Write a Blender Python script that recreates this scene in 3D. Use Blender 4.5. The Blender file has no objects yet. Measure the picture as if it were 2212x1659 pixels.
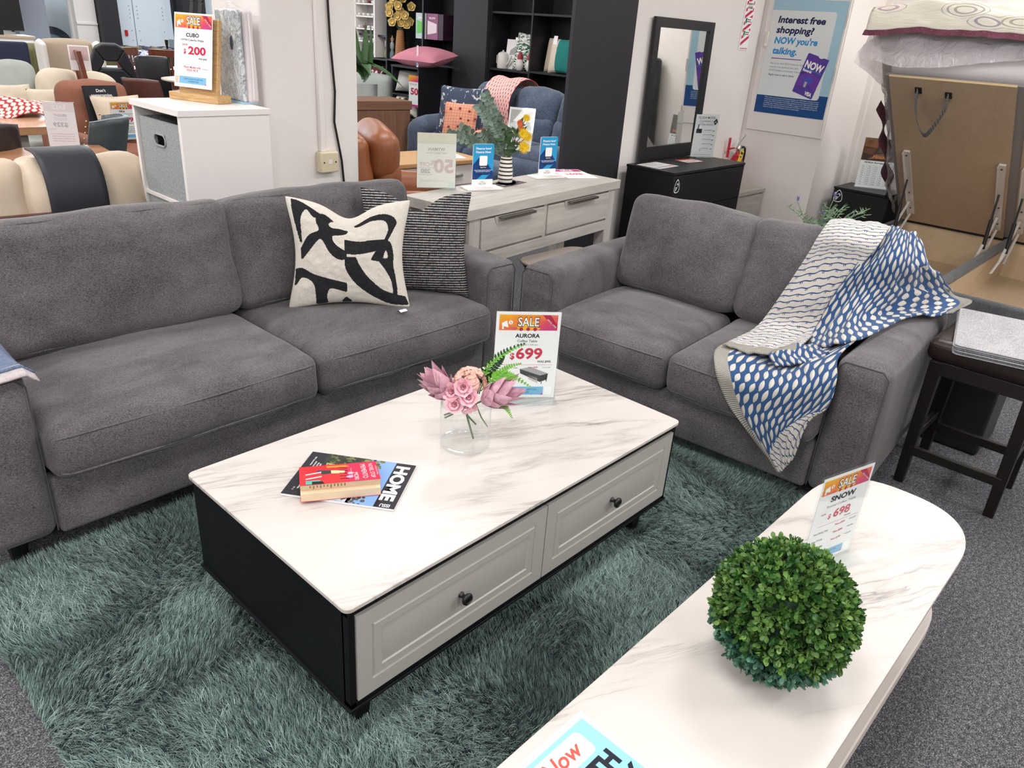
import bpy, bmesh, math, random
import numpy as np
from mathutils import Vector, Matrix
from mathutils.noise import noise

random.seed(7); RNG = np.random.default_rng(11)
S = bpy.context.scene; COL = S.collection
R = math.radians

# ------------------------------------------------------------------ camera, world, lights, exposure
cd = bpy.data.cameras.new('camera'); cam = bpy.data.objects.new('camera', cd); COL.objects.link(cam)
cd.sensor_width = 36; cd.lens = 1625.145/2212*36; cd.clip_start = .05; cd.clip_end = 100
cam.location = (-.6993, -1.0271, 1.5525); cam.rotation_euler = (1.13025545, -.0665392976, -.817271882)
S.camera = cam
w = bpy.data.worlds.new('showroom_world'); S.world = w; w.use_nodes = True
w.node_tree.nodes['Background'].inputs[0].default_value = (.80, .88, 1, 1)
w.node_tree.nodes['Background'].inputs[1].default_value = .6
S.view_settings.view_transform = 'Standard'; S.view_settings.look = 'None'
S.view_settings.gamma = 1; S.view_settings.use_curve_mapping = False
S.view_settings.exposure = 0.22
S.cycles.transparent_max_bounces = 32
def area(x, y, sx, sy, e, col=(1, .975, .97), z=2.97, rot=(0, 0, 0)):
    l = bpy.data.lights.new('ceiling_or_window_lamp', 'AREA'); l.shape = 'RECTANGLE'; l.size = sx; l.size_y = sy
    l.energy = e; l.color = col
    o = bpy.data.objects.new('ceiling_or_window_lamp', l); COL.objects.link(o); o.location = (x, y, z); o.rotation_euler = rot
for lx in (-3.2, -.4, 2.4, 5.2):
    for ly in (-3.2, -.3, 2.6, 5.5, 8.4, 11.3):
        area(lx, ly, 1.2, .6, 62 if lx < -3 or ly < -3 else 32)  # rows left of and behind the camera turned up as added fill
# area lamp inside the far shop-front windows, standing in for their daylight
area(5.0, 13.2, 3.2, 1.6, 90, (.78, .9, 1), 1.6, (R(-90), 0, 0))

# ------------------------------------------------------------------ materials
def lin(h):
    h = h.lstrip('#'); c = [int(h[i:i+2], 16)/255 for i in (0, 2, 4)]
    return tuple((v/12.92 if v <= .04045 else ((v+.055)/1.055)**2.4) for v in c)+(1,)
class NT:
    """short node-building helper"""
    def __init__(s, name):
        s.m = bpy.data.materials.new(name); s.m.use_nodes = True
        s.t = s.m.node_tree; s.b = s.t.nodes['Principled BSDF']
    def n(s, typ, ins=None, **kw):
        x = s.t.nodes.new(typ)
        for k, v in kw.items(): setattr(x, k, v)
        for k, v in (ins or {}).items(): s.put(v, x.inputs[k])
        return x
    def put(s, v, sock):
        if isinstance(v, bpy.types.NodeSocket): s.t.links.new(v, sock)
        elif isinstance(v, bpy.types.Node): s.t.links.new(v.outputs[0], sock)
        else: sock.default_value = v
    def f(s, op, a, b=0., c=None):
        x = s.n('ShaderNodeMath', operation=op); s.put(a, x.inputs[0]); s.put(b, x.inputs[1])
        if c is not None: s.put(c, x.inputs[2])
        return x.outputs[0]
    def mix(s, f, a, b):
        x = s.n('ShaderNodeMix', data_type='RGBA'); s.put(f, x.inputs[0]); s.put(a, x.inputs[6]); s.put(b, x.inputs[7])
        return x.outputs[2]
    def ramp(s, f, stops):
        x = s.n('ShaderNodeValToRGB', {0: f}); e = x.color_ramp.elements
        while len(e) < len(stops): e.new(.5)
        for i, (p, c) in enumerate(stops): e[i].position = p; e[i].color = c if len(c) == 4 else (*c, 1)
        return x.outputs[0]
    def obj(s): return s.n('ShaderNodeTexCoord').outputs['Object']
    def map(s, v, scale=(1, 1, 1), rot=(0, 0, 0), loc=(0, 0, 0)):
        return s.n('ShaderNodeMapping', {0: v, 1: loc, 2: rot, 3: scale}).outputs[0]
    def noise(s, v, scale=5, detail=3, rough=.55, dist=0):
        return s.n('ShaderNodeTexNoise', {'Vector': v, 'Scale': scale, 'Detail': detail, 'Roughness': rough, 'Distortion': dist}).outputs[0]
    def bump(s, h, st=.3, d=.01):
        s.put(s.n('ShaderNodeBump', {'Height': h, 'Strength': st, 'Distance': d}).outputs[0], s.b.inputs['Normal'])
    def set(s, **kw):
        nm = {'col': 'Base Color', 'rough': 'Roughness', 'metal': 'Metallic', 'spec': 'Specular IOR Level', 'sheen': 'Sheen Weight',
              'coat': 'Coat Weight', 'trans': 'Transmission Weight', 'em': 'Emission Color', 'es': 'Emission Strength', 'ior': 'IOR', 'sheenr': 'Sheen Roughness'}
        for k, v in kw.items(): s.put(v, s.b.inputs[nm[k]])
        return s
MATS = {}
def pm(name, hexc, rough=.55, metal=0., var=0, vs=8, bump=0, bs=60, spec=.5, sheen=0, coat=0, stretch=(1, 1, 1)):
    if name in MATS: return MATS[name]
    t = NT(name); c = lin(hexc); t.set(col=c, rough=rough, metal=metal, spec=spec, sheen=sheen, coat=coat)
    if var or bump:
        v = t.map(t.obj(), stretch)
        if var:
            d = tuple(x*(1-var) for x in c[:3])+(1,); e = tuple(min(1, x*(1+var)) for x in c[:3])+(1,)
            t.set(col=t.mix(t.ramp(t.noise(v, vs, 4), [(.3, (0, 0, 0)), (.7, (1, 1, 1))]), d, e))
        if bump: t.bump(t.noise(v, bs, 3), bump, .004)
    MATS[name] = t.m
    return t.m
def paint(h): return pm('ink_'+h.lstrip('#'), h, .5, spec=.25)
def fabric(name, hexa, hexb, ws=420, patch=5, sheen=.25, st=.35):
    if name in MATS: return MATS[name]
    t = NT(name); o = t.obj()
    p = t.noise(t.map(o, (1, 2.2, 1.3)), patch, 6, .62, .4)
    g = t.noise(t.map(o, (1, 1, .35)), ws, 2, .6)
    g2 = t.noise(t.map(o, (.3, 1, 1)), ws*.8, 2, .6)
    gg = t.f('ADD', t.f('MULTIPLY', g, .5), t.f('MULTIPLY', g2, .5))
    fac = t.f('ADD', t.f('MULTIPLY', t.f('SUBTRACT', p, .5), .95), t.f('ADD', t.f('MULTIPLY', t.f('SUBTRACT', gg, .5), 2.6), .45))
    x = t.ramp(fac, [(.1, lin(hexa)), (.95, lin(hexb))])
    t.set(col=x, rough=.9, spec=.2, sheen=sheen, sheenr=.4); t.bump(gg, st, .003)
    MATS[name] = t.m; return t.m
def wood(name, ha, hb, scale=1, axis=0, rough=.5, bump=.05, spec=.5):
    if name in MATS: return MATS[name]
    t = NT(name); sc = [14*scale]*3; sc[axis] = .9*scale
    v = t.map(t.obj(), tuple(sc))
    n = t.noise(v, 1.0, 6, .6, 1.2); n2 = t.noise(t.map(t.obj(), tuple(k*6 for k in sc)), 1, 2)
    k = t.f('ADD', t.f('MULTIPLY', n, .75), t.f('MULTIPLY', n2, .25))
    t.set(col=t.ramp(k, [(.3, lin(ha)), (.68, lin(hb))]), rough=rough, spec=spec); t.bump(k, bump, .003)
    MATS[name] = t.m; return t.m
def marble(name, rot, sx=0., sy=0.):
    t = NT(name); o = t.map(t.map(t.obj(), rot=(0, 0, R(rot)), loc=(sx, sy, 0)), (1, 1, 1))
    wob = t.noise(o, 2.2, 4, .5); ow = t.n('ShaderNodeVectorMath', {0: o, 1: t.n('ShaderNodeCombineXYZ', {1: t.f('MULTIPLY', t.f('SUBTRACT', wob, .5), .10)}).outputs[0]}, operation='ADD').outputs[0]
    n = t.noise(t.map(ow, (.8, 4.2, 1)), 1.0, 7, .56, .2)
    vein = t.ramp(t.f('ABSOLUTE', t.f('SUBTRACT', n, .5)), [(0, (1, 1, 1)), (.008, (.55, .55, .55)), (.035, (0, 0, 0))])
    n2 = t.noise(t.map(ow, (1.3, 15, 1), loc=(2, 7, 0)), 1.0, 5, .6, .3)
    v2 = t.ramp(t.f('ABSOLUTE', t.f('SUBTRACT', n2, .5)), [(0, (1, 1, 1)), (.02, (.3, .3, .3)), (.06, (0, 0, 0))])
    mk = t.ramp(t.noise(t.map(o, (.7, 2.4, 1), loc=(5, 1, 0)), 1.6, 3), [(.50, (0, 0, 0)), (.64, (1, 1, 1))])
    mk2 = t.ramp(t.noise(t.map(o, (.6, 1.5, 1), loc=(1, 9, 0)), 1.6, 2), [(.42, (0, 0, 0)), (.6, (1, 1, 1))])
    fac = t.f('ADD', t.f('MULTIPLY', vein, t.f('MULTIPLY', mk2, .42)), t.f('MULTIPLY', t.f('ADD', t.f('MULTIPLY', v2, .5), .06), mk))
    t.set(col=t.mix(t.f('MINIMUM', fac, 1.), lin('#CCC6C0'), lin('#68635D')), rough=.32, spec=.4)
    return t.m
def clear(name, tint=(.96, .98, .98, 1), ior=1.3, rough=.03):
    """thin clear plastic / glass: transparent with a fresnel reflection"""
    if name in MATS: return MATS[name]
    t = NT(name); out = t.t.nodes['Material Output']; t.t.nodes.remove(t.b)
    tr = t.n('ShaderNodeBsdfTransparent', {0: tint}); gl = t.n('ShaderNodeBsdfGlossy', {0: (1, 1, 1, 1), 1: rough})
    fc = t.n('ShaderNodeLayerWeight').outputs['Facing']; r0 = ((ior-1)/(ior+1))**2
    fr = t.f('ADD', t.f('MULTIPLY', t.f('POWER', fc, 5.), 1-r0), r0); mx = t.n('ShaderNodeMixShader', {0: fr, 1: tr.outputs[0], 2: gl.outputs[0]})
    t.t.links.new(mx.outputs[0], out.inputs[0]); MATS[name] = t.m; return t.m

M = dict(
 white=pm('white_paint', '#EDE8E4', .6), wall=pm('wall_paint', '#EFEAE6', .75, bump=.08, bs=18, var=.015, vs=3),
 blackp=pm('black_paint', '#23242A', .6), black=pm('black_melamine', '#17181B', .42), blackw=wood('black_oak', '#08090C', '#101116', 2, 2, .55, .25, .18),
 lam=pm('white_laminate', '#F2EEEB', .35), chrome=pm('chrome', '#D8D8D8', .15, 1), steel=pm('brushed_steel', '#A8A6A2', .32, 1),
 paper=pm('paper', '#F4F2F1', .6, spec=.3), acryl=clear('clear_acrylic'), glass=clear('vase_glass', (.985, .993, .99, 1), 1.5, .01),
 sofa=fabric('grey_chenille', '#373538', '#827D7F', 700, 3.5), sofaseam=pm('grey_seam', '#4A4749', .95),
 darkwood=pm('espresso_wood', '#140D0D', .38), blkplastic=pm('black_plastic', '#0E0E10', .4),
 green=pm('leaf_green', '#3F7A2C', .5, var=.35, vs=30), mirror=pm('mirror_silver', '#F2F4F3', .02, 1),
)

# ------------------------------------------------------------------ mesh builder
def rotm(rx=0, ry=0, rz=0): return Matrix.Rotation(R(rz), 4, 'Z') @ Matrix.Rotation(R(ry), 4, 'Y') @ Matrix.Rotation(R(rx), 4, 'X')
def T(x=0, y=0, z=0): return Matrix.Translation((x, y, z))
TXT = {}
def text_mesh(txt, weight=0., shear=0., spacing=1.):
    k = (txt, weight, shear, spacing)
    if k not in TXT:
        c = bpy.data.curves.new('lettering', 'FONT'); c.body = txt; c.size = 1; c.offset = weight; c.shear = shear; c.space_character = spacing
        c.resolution_u = 3; c.fill_mode = 'FRONT'
        o = bpy.data.objects.new('lettering', c); COL.objects.link(o)
        dg = bpy.context.evaluated_depsgraph_get(); me = bpy.data.meshes.new_from_object(o.evaluated_get(dg))
        V = [tuple(v.co) for v in me.vertices]; F = [tuple(p.vertices) for p in me.polygons]
        bpy.data.objects.remove(o); bpy.data.curves.remove(c); bpy.data.meshes.remove(me)
        TXT[k] = (V, F)
    return TXT[k]
class MB:
    def __init__(s): s.v = []; s.f = []; s.mi = []; s.mats = []; s.uv = None
    def mat(s, m):
        if m is None: return 0
        if m not in s.mats: s.mats.append(m)
        return s.mats.index(m)
    def add(s, V, F, m=None, X=None):
        o = len(s.v); k = s.mat(m)
        if X is not None: V = [X @ Vector(p) for p in V]
        s.v.extend([tuple(p) for p in V]); s.f.extend([tuple(i+o for i in f) for f in F]); s.mi.extend([k]*len(F)); return s
    def box(s, x0, x1, y0, y1, z0, z1, m=None, X=None):
        V = [(x, y, z) for x in (x0, x1) for y in (y0, y1) for z in (z0, z1)]
        return s.add(V, [(0, 1, 3, 2), (4, 6, 7, 5), (0, 4, 5, 1), (2, 3, 7, 6), (0, 2, 6, 4), (1, 5, 7, 3)], m, X)
    def cb(s, c, d, m=None, X=None):
        return s.box(c[0]-d[0]/2, c[0]+d[0]/2, c[1]-d[1]/2, c[1]+d[1]/2, c[2]-d[2]/2, c[2]+d[2]/2, m, X)
    def tube(s, pts, r, n=8, m=None, X=None, closed=False, flat=1.):
        P = [Vector(p) for p in pts]; L = len(P); rs = r if isinstance(r, (list, tuple)) else [r]*L
        V = []; F = []; up = None
        for i, p in enumerate(P):
            if closed: d = (P[(i+1) % L]-P[i-1])
            else: d = P[min(i+1, L-1)]-P[max(i-1, 0)]
            d.normalize()
            if up is None: up = Vector((0, 0, 1)) if abs(d.z) < .9 else Vector((1, 0, 0))
            a = d.cross(up)
            if a.length < 1e-5: a = d.cross(Vector((1, 0, 0)))
            a.normalize(); b = a.cross(d).normalized(); up = b
            for k in range(n):
                t = 2*math.pi*k/n; V.append(p+a*rs[i]*math.cos(t)+b*rs[i]*flat*math.sin(t))
        for i in range(L if closed else L-1):
            j = (i+1) % L
            for k in range(n):
                l = (k+1) % n; F.append((i*n+k, i*n+l, j*n+l, j*n+k))
        if not closed: F.append(tuple(range(n))[::-1]); F.append(tuple((L-1)*n+k for k in range(n)))
        return s.add(V, F, m, X)
    def lathe(s, prof, n=28, m=None, X=None, cap=True):
        V = []; F = []
        for r, z in prof:
            for k in range(n):
                t = 2*math.pi*k/n; V.append((r*math.cos(t), r*math.sin(t), z))
        for i in range(len(prof)-1):
            for k in range(n):
                l = (k+1) % n; F.append((i*n+k, i*n+l, (i+1)*n+l, (i+1)*n+k))
        if cap: F.append(tuple(range(n))[::-1]); F.append(tuple((len(prof)-1)*n+k for k in range(n)))
        return s.add(V, F, m, X)
    def prism(s, poly, z0, z1, m=None, X=None):
        n = len(poly); V = [(x, y, z0) for x, y in poly]+[(x, y, z1) for x, y in poly]
        F = [tuple(range(n))[::-1], tuple(range(n, 2*n))]+[(i, (i+1) % n, n+(i+1) % n, n+i) for i in range(n)]
        return s.add(V, F, m, X)
    def sphere(s, c, r, m=None, n=12, X=None, sc=(1, 1, 1)):
        V = []; F = []
        for i in range(n//2+1):
            a = math.pi*i/(n//2)
            for k in range(n):
                b = 2*math.pi*k/n
                V.append((c[0]+r*sc[0]*math.sin(a)*math.cos(b), c[1]+r*sc[1]*math.sin(a)*math.sin(b), c[2]+r*sc[2]*math.cos(a)))
        for i in range(n//2):
            for k in range(n):
                l = (k+1) % n; F.append((i*n+k, (i+1)*n+k, (i+1)*n+l, i*n+l))
        return s.add(V, F, m, X)
    def grid(s, fn, nu, nv, m=None, X=None, cu=False, mfn=None):
        V = [fn(i/nu, j/nv) for j in range(nv+1) for i in range(nu+(0 if cu else 1))]; w_ = nu if cu else nu+1
        F = []
        for j in range(nv):
            for i in range(nu):
                i2 = (i+1) % w_ if cu else i+1
                F.append((j*w_+i, j*w_+i2, (j+1)*w_+i2, (j+1)*w_+i))
        o = len(s.f); s.add(V, F, m, X)
        if mfn:
            for j in range(nv):
                for i in range(nu): s.mi[o+j*nu+i] = s.mat(mfn((i+.5)/nu, (j+.5)/nv))
        return s
    def soft(s, size, r, crown=(0, 0, 0), m=None, X=None, nm=8, nr=4, wob=0, seed=0):
        fn = softfn(size, r, crown, wob, seed); h = [k/2 for k in size]
        ax = []
        for k in range(3):
            rr = min(r, h[k]*.98); i_ = h[k]-rr
            a = [-h[k]+rr*(t/nr) for t in range(nr)]+[-i_+2*i_*t/nm for t in range(nm+1)]+[i_+rr*((t+1)/nr) for t in range(nr)]
            ax.append(a)
        V = []; F = []; idx = {}
        def vid(p):
            key = (round(p[0], 6), round(p[1], 6), round(p[2], 6))
            if key not in idx: idx[key] = len(V); V.append(fn(p))
            return idx[key]
        for d in range(3):
            u, v_ = [(1, 2), (2, 0), (0, 1)][d]
            for sg in (-1, 1):
                for i in range(len(ax[u])-1):
                    for j in range(len(ax[v_])-1):
                        q = []
                        for di, dj in ((0, 0), (1, 0), (1, 1), (0, 1)):
                            p = [0, 0, 0]; p[d] = sg*h[d]; p[u] = ax[u][i+di]; p[v_] = ax[v_][j+dj]; q.append(vid(p))
                        F.append(tuple(q) if sg > 0 else tuple(q[::-1]))
        return s.add(V, F, m, X)
    def text(s, txt, x, z, cap, m, align='C', fit=None, wt=0., shear=0., y=0., mirror=False, X=None, rot=0., maxw=None):
        """lettering on the local x-z plane facing -y; (x, z) = anchor on the baseline, cap = capital height"""
        V, F = text_mesh(txt, wt, shear)
        if not V: return s
        k = cap/.69; x0 = min(p[0] for p in V); x1 = max(p[0] for p in V); kx = k
        if fit: kx = fit/(x1-x0)
        if maxw and (x1-x0)*kx > maxw: kx = maxw/(x1-x0)
        c = {'C': (x0+x1)/2, 'L': x0, 'R': x1}[align]; sg = -1 if mirror else 1
        cr, sr = math.cos(R(rot)), math.sin(R(rot))
        W_ = []
        for p in V:
            a, b = (p[0]-c)*kx, p[1]*k; W_.append((x+sg*(a*cr-b*sr), y, z+a*sr+b*cr))
        if mirror: F = [f[::-1] for f in F]
        return s.add(W_, F, m, X)
    def rect(s, x0, x1, z0, z1, m, y=0., X=None): return s.add([(x0, y, z0), (x1, y, z0), (x1, y, z1), (x0, y, z1)], [(0, 1, 2, 3)], m, X)
    def poly(s, pts, m, y=0., X=None): return s.add([(a, y, b) for a, b in pts], [tuple(range(len(pts)))], m, X)
    def disc(s, cx, cz, r, m, y=0., n=20, X=None): return s.poly([(cx+r*math.cos(2*math.pi*k/n), cz+r*math.sin(2*math.pi*k/n)) for k in range(n)], m, y, X)
    def build(s, name, m=None, parent=None, loc=(0, 0, 0), rot=(0, 0, 0), smooth=35, bevel=0, seg=2, sub=0, fixn=True):
        me = bpy.data.meshes.new(name); me.from_pydata(s.v, [], s.f)
        mats = s.mats if s.mats else ([m] if m else [])
        for k in mats: me.materials.append(k)
        if s.mats: me.polygons.foreach_set('material_index', s.mi)
        if fixn:
            b = bmesh.new(); b.from_mesh(me); bmesh.ops.recalc_face_normals(b, faces=b.faces) if fixn is True else None; b.to_mesh(me); b.free()
        me.update()
        if smooth:
            me.polygons.foreach_set('use_smooth', [True]*len(me.polygons))
            if smooth < 180: me.set_sharp_from_angle(angle=R(smooth))
        o = bpy.data.objects.new(name, me); COL.objects.link(o); o.location = loc; o.rotation_euler = [R(a) for a in rot]
        if parent: o.parent = parent
        if bevel:
            q = o.modifiers.new('bevel', 'BEVEL'); q.width = bevel; q.segments = seg; q.limit_method = 'ANGLE'; q.angle_limit = R(40)
        if sub:
            q = o.modifiers.new('subdivision', 'SUBSURF'); q.levels = sub; q.render_levels = sub
        return o
def softfn(size, r, crown=(0, 0, 0), wob=0, seed=0):
    h = [k/2 for k in size]
    def fn(p):
        q = []; d = []
        for k in range(3):
            rr = min(r, h[k]*.98); c = max(-(h[k]-rr), min(h[k]-rr, p[k])); q.append(c); d.append((p[k]-c)/max(rr, 1e-6))
        L = math.sqrt(sum(x*x for x in d))
        if L > 1e-9:
            mx = max(abs(x) for x in d); dd = [x/L*min(1, mx) for x in d]
        else: dd = d
        o = [q[k]+dd[k]*min(r, h[k]*.98) for k in range(3)]; n = [max(-1, min(1, o[k]/h[k])) for k in range(3)]
        for k in range(3):
            a, b = [(1, 2), (0, 2), (0, 1)][k]
            if crown[k]: o[k] += crown[k]*(n[k])*(1-n[a]**2)*(1-n[b]**2)
        if wob:
            e = noise(Vector((o[0]*6+seed, o[1]*6, o[2]*6)))*wob; o = [o[k]+e*n[k] for k in range(3)]
        return tuple(o)
    return fn
def tag(o, label=None, cat=None, group=None, kind=None):
    if label: o['label'] = label
    if cat: o['category'] = cat
    if group: o['group'] = group
    if kind: o['kind'] = kind
    return o
def thing(name, label, cat, loc=(0, 0, 0), rz=0, group=None, tilt=0):
    o = bpy.data.objects.new(name, None); COL.objects.link(o); o.empty_display_size = .05
    o.location = loc; o.rotation_euler = (R(tilt), 0, R(rz)); return tag(o, label, cat, group)
def struct(name, mb, m=None, **kw): return tag(mb.build(name, m, **kw), kind='structure')
def copytree(o, loc=None, rz=None, parent=None, label=None, group=None):
    c = o.copy(); COL.objects.link(c)
    if parent: c.parent = parent
    if loc: c.location = loc
    if rz is not None: c.rotation_euler[2] = R(rz)
    if label: c['label'] = label
    if group: c['group'] = group
    for ch in list(o.children): copytree(ch, parent=c)
    return c
def rrect(x0, x1, y0, y1, r, n=6):
    P = []
    for cx, cy, a in ((x1-r, y1-r, 0), (x0+r, y1-r, 90), (x0+r, y0+r, 180), (x1-r, y0+r, 270)):
        for k in range(n+1):
            t = R(a+90*k/n); P.append((cx+r*math.cos(t), cy+r*math.sin(t)))
    return P
def inside(P, x, y):
    c = False; n = len(P); j = n-1
    for i in range(n):
        if (P[i][1] > y) != (P[j][1] > y) and x < (P[j][0]-P[i][0])*(y-P[i][1])/(P[j][1]-P[i][1])+P[i][0]: c = not c
        j = i
    return c
def smoothpoly(P, n=6):
    """closed Catmull-Rom through the points; a point given as (x, y, 1) stays a sharp corner"""
    o = []; L = len(P)
    for i in range(L):
        p0, p1, p2, p3 = P[i-1], P[i], P[(i+1) % L], P[(i+2) % L]
        if len(p1) > 2: p0 = p1
        if len(p2) > 2: p3 = p2
        for k in range(n):
            t = k/n
            o.append(tuple(.5*((2*p1[d])+(-p0[d]+p2[d])*t+(2*p0[d]-5*p1[d]+4*p2[d]-p3[d])*t*t+(-p0[d]+3*p1[d]-3*p2[d]+p3[d])*t**3) for d in (0, 1)))
    return o

# ------------------------------------------------------------------ the room
t = NT('carpet'); o_ = t.obj()
n1 = t.noise(o_, 260, 2, .7); n2 = t.noise(o_, 75, 3, .6)
t.set(col=t.ramp(t.f('ADD', t.f('MULTIPLY', n1, .7), t.f('MULTIPLY', n2, .3)), [(.36, lin('#202124')), (.5, lin('#515155')), (.64, lin('#98979A'))]), rough=.95, spec=.15)
t.bump(n1, .6, .006); M['carpet'] = t.m
struct('floor', MB().box(-6, 9.5, -6, 13.5, -.1, 0), M['carpet'], smooth=0)
struct('ceiling', MB().box(-6.1, 9.6, -6.1, 13.7, 3, 3.1), M['white'], smooth=0)
struct('wall_left', MB().box(-6.1, -6, -6.1, 13.7, 0, 3), M['wall'], smooth=0)
struct('wall_front', MB().box(-6, 9.6, -6.1, -6, 0, 3), M['wall'], smooth=0)
struct('wall_right', MB().box(7.45, 7.6, 2.27, 13.5, 0, 3), M['wall'], smooth=0)
struct('wall_mirror_side', MB().box(3.81, 5.6, 2.12, 2.27, 0, 3), M['wall'], smooth=30, bevel=.02)
struct('wall_black_end', MB().box(3.17, 3.808, 2.10, 2.125, 0, 3), M['blackp'], smooth=0)
struct('wall_poster_side', MB().box(5.6, 7.6, 1.42, 2.27, 0, 3), M['wall'], smooth=0)
struct('wall_bed_side', MB().box(6.3, 6.45, -6, 1.42, 0, 3), M['wall'], smooth=0)
struct('trim_1', MB().box(6.262, 6.3, 1.375, 1.42, 0, 3), M['white'], smooth=0)
struct('wall_pillar', MB().box(1.335, 1.888, 2.5, 2.95, 0, 3), M['wall'], smooth=30, bevel=.012)
# shop front
wb = MB()
for x0, x1 in ((-6.1, 2.6), (6.95, 9.6)): wb.box(x0, x1, 13.5, 13.7, 0, 3, M['wall'])
wb.box(2.6, 6.95, 13.5, 13.7, 2.4, 3, M['wall']); wb.box(3.5, 4.75, 13.5, 13.7, 0, .72, M['wall']); wb.box(2.6, 3.5, 13.5, 13.7, 0, 1.0, M['wall'])
struct('wall_back', wb, smooth=0)
struct('wall_grey_column', MB().box(3.47, 3.9, 13.3, 13.7, 0, 2.4), pm('grey_blue_paint', '#8E95A3', .7), smooth=0)
struct('wall_black_column', MB().box(4.69, 4.98, 13.25, 13.7, 0, 2.4), M['blackp'], smooth=0)
struct('wall_black_column', MB().box(6.08, 6.5, 13.25, 13.7, 0, 2.4), M['blackp'], smooth=0)
for i, (a, b, z0) in enumerate(((2.75, 3.47, 1.0), (3.9, 4.36, .72), (5.86, 6.08, 0))):
    wn = tag(MB().box(a+.03, b-.03, 13.59, 13.6, z0+.03, 2.37).build('window_%d' % (i+1), M['acryl'], smooth=0), kind='structure')
    fm = MB()
    for q in ((a, a+.035, z0, 2.4), (b-.035, b, z0, 2.4), (a, b, z0, z0+.035), (a, b, 2.365, 2.4)): fm.box(q[0], q[1], 13.55, 13.64, q[2], q[3])
    fm.build('window_frame', M['white'] if i < 2 else M['blackp'], wn, smooth=0)
struct('trim_2', MB().box(4.36, 4.68, 13.42, 13.66, 0, 2.4).box(4.36, 4.68, 13.40, 13.43, 1.16, 1.19), M['white'], smooth=0)
dp = pm('daylight_tinted_door', '#DCE8F2', .55)  # white doors; the blue tint of daylight is put into the colour
for i, (a, b) in enumerate(((4.98, 5.30), (5.31, 5.86), (6.5, 6.95))):
    dr = struct('door_%d' % (i+2), MB().box(a, b-.006, 13.45, 13.5, 0, 2.4), dp, smooth=0)
    sc = MB()
    for xx in (a+.06, b-.06):
        for zz in (.95, 1.1, 1.3, 1.36, 1.42, 1.48): sc.cb((xx, 13.447, zz), (.012, .008, .014))
    sc.build('screw_row', paint('#8A97A3'), dr, smooth=0)
    if i == 0: MB().cb((5.14, 13.44, 1.06), (.045, .02, .09)).build('handle', paint('#C4242C'), dr, smooth=0)
tag(MB().box(-20, 25, 13.75, 40, -.15, -.05).build('pavement', pm('asphalt', '#9A9DA0', .9), smooth=0), kind='structure')
car = thing('car', 'white car parked outside the shop window, only its wheel arch showing', 'car', (4.3, 15.2, 0))
MB().soft((2.8, 1.5, 1.05), .3, (0, .05, .06), X=T(0, 0, .98)).build('body', pm('car_white', '#F4F6F8', .25, coat=.5), car, smooth=60)
ch = MB(); ch.lathe([(.0, -.05), (.36, -.05), (.36, .05), (0, .05)], 30, X=T(0, 0, 0) @ rotm(90)); ch.build('wheel', pm('tyre', '#3A4150', .6), car, loc=(-.05, -.78, .72))
MB().lathe([(0, -.02), (.25, -.02), (.22, .02), (0, .03)], 24, X=rotm(90)).build('hubcap', pm('alloy', '#B9C4D6', .3, .8), car, loc=(-.05, -.84, .72))

# cupboard door with the finance poster
d1 = struct('door_1', MB().box(5.586, 5.599, 1.43, 2.085, .925, 2.6), M['white'], smooth=0, bevel=.002)
hm = MB(); hm.cb((5.575, 2.045, 1.62), (.02, .03, .11)); hm.box(5.56, 5.586, 2.035, 2.055, 1.56, 1.585); hm.build('handle', pm('cream_plastic', '#E8E2D6', .4), d1, bevel=.006)
for zz in (1.02, 1.4, 1.78): MB().lathe([(.006, -.05), (.006, .05)], 8).build('hinge', M['white'], d1, loc=(5.583, 1.428, zz))

# pillar fittings
cd_ = thing('cable_conduit', 'white square cable conduit running down the white pillar', 'conduit', (1.645, 2.5, 0))
MB().box(-.017, .017, -.026, -.001, .905, 3).build('duct', M['white'], cd_, bevel=.003)
MB().box(.022, .03, -.012, -.001, .905, 3).build('side_rib', M['white'], cd_)
sk = thing('wall_socket', 'cream telephone socket box on the white pillar under the conduit', 'socket', (1.665, 2.5, .85))
MB().box(-.055, .055, -.05, -.001, -.05, .055).build('box', pm('old_cream', '#DDD3B4', .45), sk, bevel=.006)
MB().box(-.012, .012, -.053, -.05, -.005, .014).build('jack', M['white'], sk)
for sx in (-.036, .036): MB().lathe([(.004, 0), (.004, .004)], 8, X=rotm(90)).build('screw', M['blkplastic'], sk, loc=(sx, -.049, .003))
cb = [(1.70, 2.488, 3.0), (1.70, 2.488, 1.9), (1.715, 2.488, 1.45), (1.735, 2.488, 1.2), (1.725, 2.488, 1.05), (1.765, 2.488, .85), (1.778, 2.488, .7), (1.78, 2.49, .05)]
cc = [tuple(Vector(cb[i]).lerp(Vector(cb[i+1]), k/4)) for i in range(len(cb)-1) for k in range(4)]
tag(MB().tube(cc, .006).build('power_cable', M['blkplastic']), 'black power cable hanging down the right side of the white pillar', 'cable')

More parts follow.
